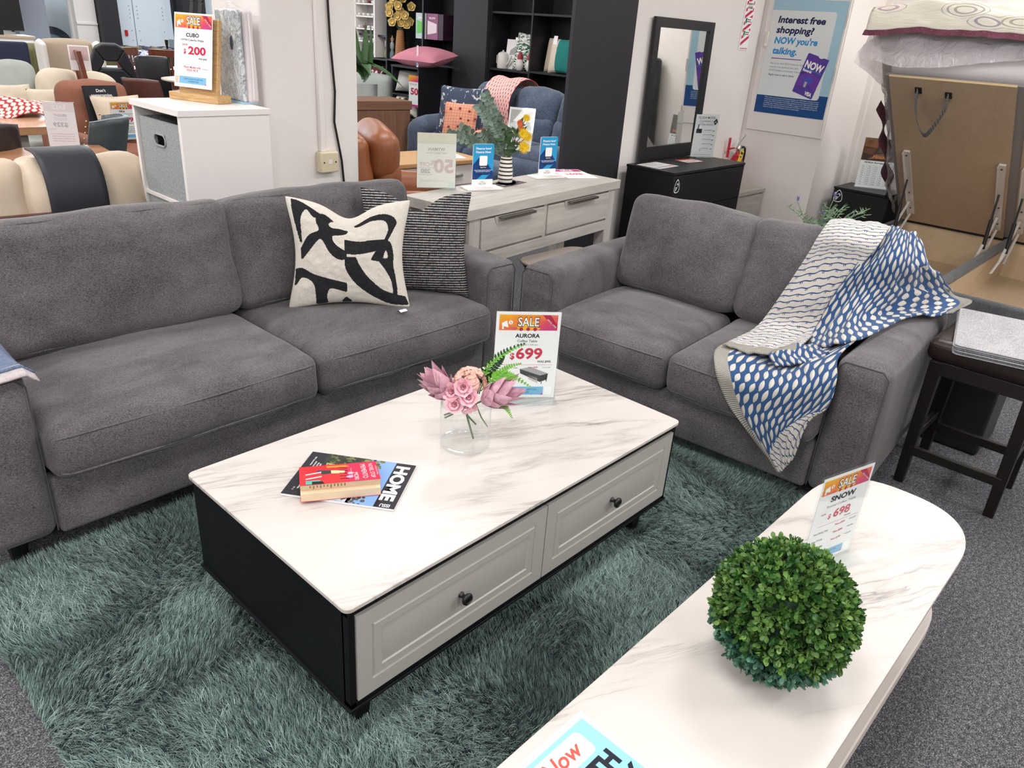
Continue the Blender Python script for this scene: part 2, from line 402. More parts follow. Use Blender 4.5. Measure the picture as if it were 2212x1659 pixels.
# ------------------------------------------------------------------ sofas
def sofa(name, label, loc, rz, W, arm, D=.93, lean=13, seed=0, by=.60):
    r = thing(name, label, 'sofa', loc, rz); m = M['sofa']; hw = W/2; iw = hw-arm; cw = iw
    MB().soft((2*iw-.004, .06, .195), .015, (0, .01, 0), X=T(0, .03, .18)).build('front_rail', m, r, smooth=60)
    MB().box(-iw, iw, .06, .8, .10, .26).build('seat_deck', m, r)
    MB().soft((W-2*arm+.03, .16, .64), .04, X=T(0, D-.08, .085+.32)).build('back_frame', m, r, smooth=60)
    for sg in (-1, 1):
        MB().soft((arm, D-.01, .535), .04, (.004, .008, .012), X=T(sg*(hw-arm/2), (D-.01)/2, .083+.2675), nm=10).build('arm', m, r, smooth=60)
        x0, x1 = sorted((sg*(hw-.008), sg*(iw+.008)))
        pp = [(x0-.002, .006, .10), (x0-.002, .006, .578), (x0+.02, .004, .603), (x1-.02, .004, .603), (x1+.002, .006, .578), (x1+.002, .006, .10)]
        MB().tube(pp, .0022, 6).build('arm_seam', M['sofaseam'], r)
    for sg in (-1, 1):
        cx = sg*cw/2; sz = (cw-.006, .66, .175); cr = (.004, .02, .035)
        c = MB().soft(sz, .045, cr, X=T(cx, .275, .365), nm=12, wob=.006, seed=seed+sg).build('seat_cushion', m, r, smooth=70)
        fn = softfn(sz, .045, cr); q = MB()
        for zz in (.06, -.062):
            P = [fn((-sz[0]/2+sz[0]*k/40, -sz[1]/2, zz)) for k in range(41)]
            q.tube([(p[0]*.99, p[1]-.001, p[2]) for p in P], .0032, 6, X=T(cx, .275, .365))
        q.build('seam', M['sofa'], c)
        bs = (cw+.012, .20, .43); bc = (.006, .045, .018); X = T(cx, by, .665) @ rotm(-lean, 0, 0)
        b = MB().soft(bs, .05, bc, X=X, nm=12, wob=.01, seed=seed+3+sg).build('back_cushion', m, r, smooth=70)
        fb = softfn(bs, .05, bc); q = MB()
        loop = rrect(-bs[0]/2, bs[0]/2, -bs[2]/2, bs[2]/2, .05, 5)
        for yy in (-bs[1]/2+.012, bs[1]/2-.012):
            q.tube([Vector(fb((a, yy, c_)))*1.0 for a, c_ in loop], .003, 6, X=X, closed=True)
        q.build('piping', M['sofa'], b)
        for yy in (.07, D-.09): MB().lathe([(.022, 0), (.03, .085)], 10).build('foot', M['blkplastic'], r, loc=(sg*(hw-.08), yy, 0))
    return r
sofa('sofa', 'long grey two-cushion sofa along the left behind the coffee table', (.69, 1.17, 0), 0, 2.16, .185, seed=1)
sofa('loveseat', 'short grey loveseat on the right with the blue throw over its arm', (1.795, .335, 0), -86, 1.57, .18, seed=5, by=.65)

# ------------------------------------------------------------------ throw cushions
def pillow_fn(w, h, t, c=.055, dip=0., seed=0, wr=.004):
    def fn(u, v, side):
        a, b = 2*u-1, 2*v-1
        x = w/2*a*(1-c*(1-b*b)**1.5*1.0); z = h/2*b*(1-c*(1-a*a)**1.5)
        e = max(0, (1-a*a)*(1-b*b)); y = side*t/2*e**.42
        if dip:
            k = math.exp(-(a/.33)**2)*max(0, b)**1.6; z -= dip*k; y *= 1-.35*k
        y += side*wr*noise(Vector((a*3+seed, b*3, side)))*min(1, 4*e)
        y += side*.5*wr*noise(Vector((a*9+seed, b*9, side)))*min(1, 4*e)
        return (x, y, z)
    return fn
def pillow(mb, w, h, t, m, n=24, front=None, c=.055, dip=0, seed=0, X=None, wr=.004):
    f = pillow_fn(w, h, t, c, dip, seed, wr)
    mb.grid(lambda u, v: f(u, v, -1), n, n, m, X, mfn=front); mb.grid(lambda u, v: f(u, v, 1), min(n, 40), min(n, 40), m, X); return mb
# black shapes of the abstract print, x right / z up, 0..1
BLK = [
 smoothpoly([(.05, .98, 1), (.13, .965), (.26, .90), (.36, .86, 1), (.30, .88), (.22, .86), (.17, .92), (.13, .90), (.09, .82), (.075, .70), (.07, .60, 1), (.05, .75)]),
 smoothpoly([(.07, .55, 1), (.15, .67), (.25, .735), (.235, .82), (.255, .885), (.31, .905), (.37, .875, 1), (.345, .86), (.325, .815), (.36, .785), (.42, .80), (.485, .795, 1), (.475, .765), (.42, .735), (.355, .71), (.35, .66), (.385, .60), (.47, .535, 1), (.47, .465, 1), (.40, .47), (.33, .535), (.27, .65), (.225, .65), (.15, .56), (.07, .46, 1)]),
 smoothpoly([(.55, .86, 1), (.68, .90), (.82, .885), (.90, .82), (.89, .75), (.845, .645, 1), (.83, .65, 1), (.855, .74), (.835, .81), (.79, .85), (.68, .865), (.58, .845)]),
 smoothpoly([(.47, .675, 1), (.60, .645), (.72, .65), (.845, .645, 1), (.885, .60), (.905, .50), (.90, .42), (.91, .30), (.905, .16), (.88, .13, 1), (.885, .25), (.845, .36), (.78, .455, 1), (.71, .465, 1), (.735, .51), (.765, .56, 1), (.66, .535), (.56, .52), (.47, .525, 1)]),
 smoothpoly([(.47, .475, 1), (.56, .475, 1), (.60, .38), (.67, .27), (.78, .165), (.90, .13), (.97, .12, 1), (.985, .055, 1), (.90, .045), (.80, .05), (.68, .11), (.56, .22), (.48, .36)]),
 smoothpoly([(.02, .36, 1), (.08, .365), (.18, .31), (.34, .25), (.47, .21, 1), (.47, .13, 1), (.36, .17), (.32, .155), (.305, .09), (.315, .02, 1), (.235, .02, 1), (.225, .12), (.20, .22), (.14, .28), (.07, .29), (.03, .22, 1)]),
 smoothpoly([(.44, .02, 1), (.475, .06, 1), (.51, .02, 1)]),
]
HOLE = smoothpoly([(.805, .47, 1), (.83, .555), (.85, .56), (.87, .50), (.865, .47, 1)])
cream = fabric('cream_linen', '#C9C3B8', '#DDD8CE', 300, 3, .1, .2); ink = fabric('black_linen', '#1B1B1E', '#2E2E31', 300, 3, .1, .2)
BB = [(min(p[0] for p in P), max(p[0] for p in P), min(p[1] for p in P), max(p[1] for p in P)) for P in BLK]
OFF = [(0, 0)]+[(.009*math.cos(k*.785), .009*math.sin(k*.785)) for k in range(8)]
def abs_front(u, v):
    if inside(HOLE, u, v) and min(abs(u-p[0])+abs(v-p[1]) for p in HOLE) > .012: return cream
    for P, q in zip(BLK, BB):
        if q[0]-.02 < u < q[1]+.02 and q[2]-.02 < v < q[3]+.02 and any(inside(P, u+a, v+c) for a, c in OFF): return ink
    return cream
p1 = thing('throw_cushion', 'cream cushion with a bold black abstract print standing on the grey sofa', 'cushion', (1.045, 1.43, .47), -37.5, tilt=-13)
pillow(MB(), .49, .445, .16, cream, 210, abs_front, .13, .05, 2, X=T(0, 0, .215)).build('cover', parent=p1, smooth=70)
tg = MB(); tg.grid(lambda u, v: (u*.055, v*.03*1, .003+.006*math.sin(3*u)), 8, 2, M['paper']); tg.build('care_label', parent=p1, loc=(.19, -.05, -.012), rot=(13, 0, -75), fixn=False)
t = NT('tweed'); uv = t.n('ShaderNodeTexCoord').outputs['Object']; sp = t.n('ShaderNodeSeparateXYZ', {0: uv})
rowz = t.f('FRACT', t.f('MULTIPLY', sp.outputs[2], 92.)); rows = t.f('LESS_THAN', t.f('ABSOLUTE', t.f('SUBTRACT', rowz, .5)), .26)
bead = t.f('LESS_THAN', t.f('ABSOLUTE', t.f('SUBTRACT', t.f('FRACT', t.f('MULTIPLY', sp.outputs[0], 190.)), .5)), .36)
brk = t.f('GREATER_THAN', t.noise(t.map(uv, (40, 1, 75)), 1, 2), .30)
fac = t.f('MULTIPLY', t.f('MULTIPLY', rows, bead), brk)
hue = t.ramp(t.noise(t.map(uv, (60, 60, 75)), 1, 1), [(.35, lin('#8E7F7E')), (.5, lin('#C6C2C0')), (.65, lin('#84908F'))])
t.set(col=t.mix(fac, lin('#101116'), hue), rough=.9, spec=.1); t.bump(fac, .8, .004); M['tweed'] = t.m
p2 = thing('throw_cushion', 'black and white woven tweed cushion tucked behind the abstract print cushion', 'cushion', (1.395, 1.43, .46), -40, tilt=-12)
pillow(MB(), .475, .455, .17, M['tweed'], 40, None, .11, .065, 9, X=T(0, 0, .22)).build('cover', parent=p2, smooth=70)

# denim-like fabric tip on the left sofa arm
den = fabric('denim', '#4D5C78', '#7F8DA6', 500, 6, .1)
dn = MB(); dn.grid(lambda u, v: (-.36+.165*u+.012*v*u, 1.46-.28*v, .632+.012*math.sin(5*v+2*u)*u-.05*max(0, u-.85)*4), 14, 14, den)
dn.grid(lambda u, v: (-.36+.175*u, 1.20-.055*v, .630+.012*math.sin(5+2*u)*u-.012*v-.05*max(0, u-.85)*4), 14, 4, fabric('pale_fray', '#A79EA0', '#CFC8C9', 400))
q = dn.build('throw_blanket', fixn=False); sm = q.modifiers.new('thick', 'SOLIDIFY'); sm.thickness = .006
tag(q, 'blue denim throw with a pale frayed hem on the left sofa arm', 'blanket')

# ------------------------------------------------------------------ shag rug
YF = -.62
rug = thing('shag_rug', 'deep teal shaggy rug under the black and white coffee table', 'rug', (0, 0, 0))
rx0, rx1, ry0, ry1 = -.47, 1.93, -.75, 1.21
def rug_edge(x, y): return min(x-(rx0+.015*math.sin(y*3)), rx1-x, y-ry0, ry1-y)
MB().box(rx0+.01, rx1-.01, ry0+.01, ry1-.01, 0, .012).build('backing', pm('rug_backing', '#12272A', .95), rug, smooth=0)
def vnoise(x, y, seed, cell):
    g = np.random.default_rng(seed).random((64, 64)); X_ = (x+5)/cell; Y_ = (y+5)/cell
    i = np.floor(X_).astype(int); j = np.floor(Y_).astype(int); a = X_-i; b = Y_-j; a = a*a*(3-2*a); b = b*b*(3-2*b)
    G = lambda p, q: g[p % 64, q % 64]
    return G(i, j)*(1-a)*(1-b)+G(i+1, j)*a*(1-b)+G(i, j+1)*(1-a)*b+G(i+1, j+1)*a*b
NS = 430000
px_ = RNG.uniform(rx0, rx1, NS); py_ = RNG.uniform(ry0, ry1, NS)
ang = 2*math.pi*(vnoise(px_, py_, 1, .33)*1.1+vnoise(px_, py_, 2, .11)*.35)-1.2
amp = .12+1.25*np.clip(1.5*(.7*vnoise(px_, py_, 3, .26)+.3*vnoise(px_, py_, 4, .08))-.25, 0, 1)
cl = np.round((px_+.004*np.sin(py_*90))/.012)*.012, np.round((py_+.004*np.sin(px_*80))/.012)*.012          # yarn tufts share a lean
h1 = np.sin(cl[0]*913.7+cl[1]*1277.3)*43758.5; h1 -= np.floor(h1); h2 = np.sin(cl[0]*419.2+cl[1]*771.9)*24634.6; h2 -= np.floor(h2)
ang = ang+(h1-.5)*2.4+RNG.normal(0, .45, NS); amp = amp*(.7+.6*h2)
Ls = RNG.uniform(.022, .040, NS); dx, dy = np.cos(ang), np.sin(ang)
kk = 4; st = np.linspace(0, 1, kk)
wd = RNG.uniform(.00045, .00085, NS); ra = RNG.uniform(0, math.pi, NS); sx_, sy_ = np.cos(ra)*wd, np.sin(ra)*wd
VV = np.zeros((NS, 2*kk-1, 3), np.float32)
for k, s_ in enumerate(st):
    lean = amp*(s_**1.6)*Ls*.75; zz = .008+Ls*(s_-.28*amp*s_**2); zz = np.maximum(zz, .008)
    cx, cy = px_+dx*lean, py_+dy*lean
    if k < kk-1:
        tap = 1-.35*s_
        VV[:, 2*k] = np.stack([cx-sx_*tap, cy-sy_*tap, zz], 1); VV[:, 2*k+1] = np.stack([cx+sx_*tap, cy+sy_*tap, zz], 1)
    else: VV[:, 2*k] = np.stack([cx, cy, zz], 1)
nv = 2*kk-1; base = (np.arange(NS)*nv)[:, None]
quads = np.concatenate([base+np.array([[2*k, 2*k+1, 2*k+3, 2*k+2]]) for k in range(kk-2)], 1).reshape(-1, 4)
tris = (base+np.array([[2*kk-4, 2*kk-3, 2*kk-2]])).reshape(-1, 3)
me = bpy.data.meshes.new('pile'); me.vertices.add(NS*nv); me.vertices.foreach_set('co', VV.ravel())
me.loops.add(quads.size+tris.size); me.loops.foreach_set('vertex_index', np.concatenate([quads.ravel(), tris.ravel()]).astype(np.int32))
me.polygons.add(len(quads)+len(tris))
me.polygons.foreach_set('loop_start', np.concatenate([np.arange(len(quads))*4, len(quads)*4+np.arange(len(tris))*3]).astype(np.int32))
me.update(calc_edges=True); me.polygons.foreach_set('use_smooth', np.ones(len(me.polygons), bool))
ca = me.color_attributes.new('yarn', 'FLOAT_COLOR', 'POINT')
tone = np.clip(.45+.30*RNG.normal(0, 1, NS), 0, 1)
c0, c1 = np.array(lin('#264948')), np.array(lin('#BAD6CC'))
colr = (c0+(c1-c0)*tone[:, None]).astype(np.float32); ca.data.foreach_set('color', np.repeat(colr, nv, 0).ravel())
t = NT('shag_yarn'); at_ = t.n('ShaderNodeAttribute', attribute_name='yarn'); t.set(col=at_.outputs[0], rough=.5, spec=.35, sheen=.3)
me.materials.append(t.m); po = bpy.data.objects.new('pile', me); COL.objects.link(po); po.parent = rug; po['kind'] = 'stuff'

# ------------------------------------------------------------------ coffee table with drawers
ct = thing('coffee_table', 'low coffee table with marble top, black body and two white drawers', 'coffee table', (0, 0, 0))
M['marble'] = marble('marble_top', 24, .3, .12)
MB().prism(rrect(-.004, 1.304, -.004, .704, .018), .428, .44, M['marble']).build('tabletop', parent=ct, bevel=.002)
b = MB(); b.box(.006, 1.294, .022, .694, .142, .428); b.box(.006, .022, .004, .03, .142, .428); b.box(1.278, 1.294, .004, .03, .142, .428)
b.box(.006, 1.294, .004, .03, .142, .158); b.box(.006, 1.294, .006, .03, .408, .428); b.box(.0, 1.3, .0, .7, .136, .144)
b.build('body', M['blackw'], ct, bevel=.0015)
dg_ = pm('drawer_white', '#AAA7A2', .4)
for sx in (0, 1):
    x0 = .024+sx*.628; x1 = x0+.624; zb, zt = .162, .405
    d = MB(); Y = [0.0, -.0, .005, .005, .0015, .0015]; ins = [0, .052, .058, .064, .070, .16]
    rings = []
    ins = [0, .040, .044, .048, .066, .070, .074]; Y = [0, 0, .003, .0, .0, .003, .0022]
    V = []; F = []
    for a_, y_ in zip(ins, Y):
        V += [(x0+a_, y_, zb+a_), (x1-a_, y_, zb+a_), (x1-a_, y_, zt-a_), (x0+a_, y_, zt-a_)]
    for i in range(len(ins)-1):
        for k in range(4): l = (k+1) % 4; F.append((4*i+k, 4*i+l, 4*i+4+l, 4*i+4+k))
    L = 4*(len(ins)-1); F.append((L, L+1, L+2, L+3)); o = len(V)
    V += [(x0, .02, zb), (x1, .02, zb), (x1, .02, zt), (x0, .02, zt)]
    for k in range(4): l = (k+1) % 4; F.append((k, o+k, o+l, l))
    F.append((o+3, o+2, o+1, o))
    d.add(V, F); dr = d.build('drawer', dg_, ct, smooth=20)
    MB().lathe([(.009, 0), (.0085, .003), (.006, .006), (.006, .014), (.010, .018), (.0155, .021), (.0165, .025), (.0145, .029), (.010, .0305), (.0085, .0285), (0, .029)], 24, X=rotm(90)).build('knob', M['blkplastic'], dr, loc=((x0+x1)/2, .003, .284), smooth=50)
for x in (.075, 1.225):
    for y in (.075, .625): MB().add([(x+a*s_, y+b*s_, z) for z, s_ in ((.012, .017), (.138, .027)) for a, b in ((-1, -1), (1, -1), (1, 1), (-1, 1))], [(0, 1, 2, 3), (4, 5, 6, 7), (0, 1, 5, 4), (1, 2, 6, 5), (2, 3, 7, 6), (3, 0, 4, 7)]).build('leg', M['blackw'], ct, smooth=0)

# ------------------------------------------------------------------ marble table in front
M['marble2'] = marble('marble_snow', 27, 1.7, .35)
def stadium(x0, x1, y0, y1, rx, n=24, e=2.5):
    cy = (y0+y1)/2; ry = (y1-y0)/2; P = []
    for k in range(n+1):
        a = -math.pi/2+math.pi*k/n; c, s_ = math.cos(a), math.sin(a)
        P.append((x1-rx+rx*abs(c)**(2/e), cy+ry*math.copysign(abs(s_)**(2/e), s_)))
    for k in range(n+1):
        a = math.pi/2+math.pi*k/n; c, s_ = math.cos(a), math.sin(a)
        P.append((x0+rx-rx*abs(c)**(2/e), cy+ry*math.copysign(abs(s_)**(2/e), s_)))
    return P
st_ = thing('coffee_table', 'white marble coffee table with rounded ends holding the leafy ball', 'coffee table', (0, 0, 0))
q = MB().prism(stadium(-.32, 1.515, -.862, -.452, .26), .385, .40, M['marble2']).build('tabletop', parent=st_, bevel=.002)
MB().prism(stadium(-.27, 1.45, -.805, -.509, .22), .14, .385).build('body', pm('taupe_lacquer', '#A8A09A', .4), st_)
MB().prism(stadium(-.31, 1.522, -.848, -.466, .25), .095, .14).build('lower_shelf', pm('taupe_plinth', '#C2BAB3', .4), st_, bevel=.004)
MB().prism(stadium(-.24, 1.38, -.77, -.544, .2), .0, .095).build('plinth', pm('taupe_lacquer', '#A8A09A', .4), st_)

# ------------------------------------------------------------------ leafy ball
lb = thing('topiary_ball', 'round artificial boxwood ball resting on the white marble table', 'topiary', (.565, -.676, .545))
MB().sphere((0, 0, 0), .118, n=24).build('core', pm('topiary_core', '#16301A', .9), lb, smooth=180)
base_leaf = [(0, 0, 0), (-.0025, .006, .0006), (.0025, .006, .0006), (-.0055, .013, .002), (.0055, .013, .002), (-.0045, .019, .0035), (.0045, .019, .0035), (0, .0225, .0045), (0, .007, -.0006), (0, .0135, .0), (0, .0195, .0022)]
LF = [(0, 8, 1), (0, 2, 8), (1, 8, 9, 3), (8, 2, 4, 9), (3, 9, 10, 5), (9, 4, 6, 10), (5, 10, 7), (10, 6, 7)]
NL = 2600; VV = []; FF = []; LC = []
for k in range(NL):
    z = 1-2*(k+.5)/NL; a = k*2.399963+random.uniform(-.2, .2); rr = math.sqrt(1-z*z); d = Vector((rr*math.cos(a), rr*math.sin(a), z))
    d = (d+Vector((random.gauss(0, .05), random.gauss(0, .05), random.gauss(0, .05)))).normalized()
    rad = random.uniform(.102, .131); t1 = d.cross(Vector((random.gauss(0, 1), random.gauss(0, 1), random.gauss(0, 1)))).normalized(); t2 = d.cross(t1)
    sh = random.uniform(.25, 1); tint = Vector(lin('#22501E')[:3]).lerp(Vector(lin('#749A4C')[:3]), random.random()**1.4)
    if d.z < -.35+.25*random.random() : tint = Vector(lin('#1B4634')[:3]).lerp(Vector(lin('#5A8A70')[:3]), random.random())
    for j in range(5):
        th = j*2.4+random.uniform(-.4, .4); out = (t1*math.cos(th)+t2*math.sin(th)); el = random.uniform(.35, 1.2)
        f_ = (out*math.cos(el)+d*math.sin(el)).normalized(); n_ = (d*math.cos(el)-out*math.sin(el)).normalized(); s_ = f_.cross(n_)
        sc = random.uniform(.5, .8); o = len(VV); p0 = d*(rad+.004*j/2)
        for p in base_leaf: VV.append(p0+s_*p[0]*sc*1.15+f_*p[1]*sc+n_*p[2]*sc)
        FF += [tuple(i+o for i in f) for f in LF]; tc = tint*random.uniform(.85, 1.15); LC += [(*tc, 1)]*len(base_leaf)
q = MB(); q.v = [tuple(v) for v in VV]; q.f = FF; q.mi = [0]*len(FF)
t = NT('boxwood'); t.set(col=t.n('ShaderNodeAttribute', attribute_name='leaf').outputs[0], rough=.42, spec=.45)
lo = q.build('leaves', t.m, lb, smooth=180, fixn=False); lo['kind'] = 'stuff'
ca = lo.data.color_attributes.new('leaf', 'FLOAT_COLOR', 'POINT'); ca.data.foreach_set('color', np.array(LC, np.float32).ravel())

# ------------------------------------------------------------------ signs
t = NT('sale_banner'); g = t.n('ShaderNodeSeparateXYZ', {0: t.n('ShaderNodeTexCoord').outputs['UV']})
nb = t.noise(t.n('ShaderNodeTexCoord').outputs['UV'], 4, 4)
t.set(col=t.ramp(t.f('ADD', t.f('ADD', t.f('MULTIPLY', g.outputs[0], .45), t.f('MULTIPLY', t.f('SUBTRACT', 1., g.outputs[1]), .5)), t.f('MULTIPLY', t.f('SUBTRACT', nb, .5), .45)),
      [(0, lin('#F6B61E')), (.35, lin('#F08A3A')), (.62, lin('#DD4E62')), (.95, lin('#C23A86'))]), rough=.5, spec=.25)
M['banner'] = t.m
RED, INK, BLU, RIB = paint('#C92A4C'), paint('#1E1F2A'), paint('#7DB9DC'), paint('#B8244A')
M['whiteink'] = paint('#FDFCFB')
def set_uv(o, box):
    """uv = position inside box (x0, x1, z0, z1) of the local x-z plane"""
    uvl = o.data.uv_layers.new(name='UVMap'); me = o.data; x0, x1, z0, z1 = box
    for l in me.loops:
        p = me.vertices[l.vertex_index].co; uvl.data[l.index].uv = ((p[0]-x0)/(x1-x0), (p[2]-z0)/(z1-z0))
def banner(b, x0, x1, z0, z1, e, ribbon=True):
    W_ = x1-x0; H = z1-z0; b.rect(x0, x1, z0, z1, M['banner'], -e)
    yl = paint('#F4B32E'); P = []
    cx = x0+W_*.5
    for k in range(22):
        a = math.pi*k/21; r_ = (.22 if k % 2 else .17)*W_
        P.append((cx+r_*math.cos(a), z0+H*.03+r_*.9*math.sin(a)))
    b.poly(P, yl, -1.5*e)
    for k in (-.12, 0, .12): b.disc(cx+k*W_, z0+H*.08, H*.12, RIB, -1.7*e, 12)
    b.text('SALE', cx, z0+H*.27, H*.56, INK, fit=W_*.38, wt=.055, y=-2*e); b.text('SALE', cx, z0+H*.28, H*.54, M['whiteink'], fit=W_*.36, wt=.012, y=-3*e)
    wi = M['whiteink']; mx = x0+W_*.1; mz = z0+H*.38
    b.poly([(mx-.05*W_, mz-.10*H), (mx+.06*W_, mz-.2*H), (mx+.03*W_, mz+.24*H), (mx-.055*W_, mz+.08*H)], wi, -2*e)
    b.poly([(mx-.045*W_, mz-.1*H), (mx-.02*W_, mz-.12*H), (mx-.02*W_, mz-.32*H), (mx-.05*W_, mz-.3*H)], wi, -2*e)
    b.disc(x0+W_*.195, z0+H*.5, .13*H, wi, -2*e); b.text('%', x0+W_*.195, z0+H*.43, .14*H, RED, y=-3*e)
    if ribbon:
        b.poly([(x1-.27*W_, z1), (x1-.13*W_, z1), (x1, z0+.32*H), (x1, z0+.02*H)], RIB, -2*e)
        b.text('SPECIAL OFFER', x1-.11*W_, z0+H*.42, .09*H, M['whiteink'], fit=.22*W_, y=-3*e, rot=-math.degrees(math.atan2(.68*H, .2*W_)))
def footer(b, x0, x1, z0, z1, e, txt=('HUMM, LAYBUY & GEM VISA', 'INTEREST FREE')):
    W_ = x1-x0; H = z1-z0; b.rect(x0, x1-.15*W_, z0, z1, BLU, -e); b.poly([(x1-.21*W_, z0), (x1-.15*W_, z0), (x1-.15*W_, z0+.25*H)], paint('#D84C9A'), -1.5*e)
    ik = paint('#2A5D86')
    for k, s_ in enumerate(txt): b.text(s_, x0+.45*W_, z0+H*(.56-.34*k), H*.2, ik, maxw=.6*W_, y=-2*e)
    b.rect(x1-.13*W_, x1, z0+.02*H, z1, M['whiteink'], -e)
def greek(b, x0, x1, z, h, m, e, n=1, dz=0, gap=.35, seed=0):
    rr = random.Random(seed+int(1e4*abs(x0)+1e4*abs(z)))
    for k in range(n):
        x = x0
        while x < x1:
            l = rr.uniform(2, 6)*h; b.rect(x, min(x1, x+l), z-k*dz, z-k*dz+h, m, -e); x += l+h*gap*2
def acrylic_sign(name, label, loc, rz, w, h, draw, group=None, lean=0, base=None, back=True, cat='price sign', thick=.004, matp=None):
    r = thing(name, label, cat, loc, rz, group); X = rotm(-lean)
    b = MB(); b.rect(-w/2+.004, w/2-.004, .006, h-.004, matp or M['paper'], 0); draw(b, w, h, .0003)
    if back: b.rect(-w/2+.004, w/2-.004, .006, h-.004, M['paper'], .0006)
    q = b.build('printed_sheet', parent=r, smooth=0, fixn=None, rot=(-lean, 0, 0)); set_uv(q, (-w/2+.012, w/2-.012, h-.012-.19*h, h-.012))
    a = MB(); a.box(-w/2, w/2, -thick, -.0025, .002, h); a.box(-w/2, w/2, .0015, thick, .002, h)
    a.build('acrylic_panel', M['acryl'], r, rot=(-lean, 0, 0), smooth=0)
    if base: MB().box(-w/2, w/2, -base[0], base[1], 0, .008).build('acrylic_foot', M['acryl'], r, smooth=0, bevel=.001)
    return r
def d_aurora(b, w, h, e):
    x0, x1 = -w/2+.014, w/2-.014
    banner(b, x0, x1, h*.785, h*.955, e)
    b.text('AURORA', 0, h*.705, h*.042, INK, fit=w*.37, wt=.03, y=-e); b.text('Coffee Table', 0, h*.655, h*.026, paint('#4A4A50'), fit=w*.30, wt=.008, y=-e)
    b.text('1300 x 700 x 420 mm', .0, h*.618, h*.017, paint('#6A6A70'), fit=w*.33, y=-e)
    b.text('$', -w*.21, h*.465, h*.065, RED, wt=.03, y=-e); b.text('699', w*.045, h*.47, h*.115, RED, fit=w*.40, wt=.03, y=-e)
    b.text('WAS $995', w*.28, h*.425, h*.024, INK, fit=w*.21, wt=.02, y=-e)
    b.rect(x0, x1-.02*w, h*.398, h*.401, RED, -e); b.text('Now $899', w*.12, h*.362, h*.016, RED, wt=.02, y=-e); b.text('Was $1298', w*.32, h*.364, h*.013, paint('#77777C'), y=-e)
    b.text('Aurora TV Unit', -w*.36, h*.355, h*.018, paint('#55555A'), 'L', wt=.01, y=-e)
    for P, c in (([(-.08, .35), (.08, .375), (.36, .30), (.24, .275)], '#A9A6A8'), ([(-.08, .35), (.24, .275), (.245, .2), (-.07, .30)], '#3A3A40'), ([(.24, .275), (.36, .30), (.35, .23), (.245, .2)], '#2A2A30'),
                 ([(.06, .285), (.2, .245), (.21, .185), (.06, .235)], '#CDBFC0'), ([(.26, .2), (.275, .205), (.27, .175), (.262, .175)], '#2A2A30'), ([(.335, .225), (.35, .23), (.345, .205), (.337, .203)], '#2A2A30')):
        b.poly([(a*w, c_*h) for a, c_ in P], paint(c), -e)
    footer(b, x0, x1, h*.05, h*.145, e)
acrylic_sign('price_sign', 'acrylic sale sign reading 699 dollars on the coffee table behind the flowers', (1.018, .434, .441), -39, .217, .312, d_aurora, base=(.05, .012))
def d_snow(b, w, h, e):
    x0, x1 = -w/2+.01, w/2-.012
    banner(b, x0, x1, h*.80, h*.955, e); b.text('SNOW', 0, h*.705, h*.055, INK, fit=w*.48, wt=.04, y=-e)
    b.text('Round Coffee Table', 0, h*.645, h*.026, paint('#6A6A70'), fit=w*.55, y=-e); b.text('NOW', -w*.3, h*.575, h*.018, RED, wt=.02, y=-e)
    b.text('$', -w*.17, h*.515, h*.05, RED, wt=.03, y=-e); b.text('698', w*.06, h*.515, h*.085, RED, fit=w*.32, wt=.03, y=-e); b.text('WAS $995', w*.2, h*.475, h*.014, INK, wt=.02, y=-e)
    b.rect(x0+.02, x1, h*.452, h*.455, RIB, -e)
    for k, (s_, n_, p_) in enumerate((('Snow Dining Table', 'Now $999', 'WAS $1499'), ('Snow TV Unit', 'Now $899', 'WAS $990'), ('Lamp Table', 'Now $199', 'WAS $299'))):
        z = h*(.39-.085*k); b.text(s_, x0+.012, z-.02*h, h*.018, INK, 'L', wt=.01, y=-e); b.text(n_, w*.1, z+.012*h, h*.022, RED, wt=.02, y=-e); b.text(p_, w*.34, z+.02*h, h*.014, INK, wt=.01, y=-e)
    footer(b, x0, x1, h*.05, h*.14, e)
acrylic_sign('price_sign', 'slanted white sale sign reading 698 dollars behind the leafy ball', (.997, -.616, .401), -16, .195, .268, d_snow, base=(.05, .05))

# ------------------------------------------------------------------ glass vase and flowers on the coffee table
vz = thing('glass_vase', 'clear glass cylinder vase of pink flowers on the coffee table', 'vase', (.665, .344, .4405))
MB().lathe([(.070, .0), (.073, .004), (.0735, .02), (.0735, .135), (.070, .148), (.066, .153), (.066, .158), (.0675, .160), (.065, .160), (.063, .155), (.067, .147), (.0705, .134), (.0705, .014), (.069, .010), (0.001, .009)], 48, M['glass'], cap=False).build('body', parent=vz, smooth=60)
MB().lathe([(.0695, .0005), (.071, .003), (.071, .009), (.066, .0095)], 40, clear('glass_base', (.95, .97, .98, 1), 1.6, .01), cap=False).build('thick_base', parent=vz, smooth=60)
VL = (.665, .344, .441)
def petal(b, p, d, nrm, L, W, m, curl=.25, cup=.3, n=6, tip=1.0):
    d = Vector(d).normalized(); nn = Vector(nrm); nn = (nn-d*nn.dot(d)).normalized(); s_ = d.cross(nn); p = Vector(p)
    def f(u, v):
        wv = W*math.sin(math.pi*min(1, v**.75*(.92+.08*tip)+.03))**.9*(1 if v < .98 else .2); a = (u-.5)*2; wv = W*2.5*(v+.03)**.62*max(0., 1.0-v)**1.12*.95+W*.015 if tip >= 1 else wv
        return p+d*(L*v*(1-.15*curl*v))+nn*(L*curl*v*v*.6+wv*cup*a*a)+s_*(a*wv)
    b.grid(f, 4, n, m)
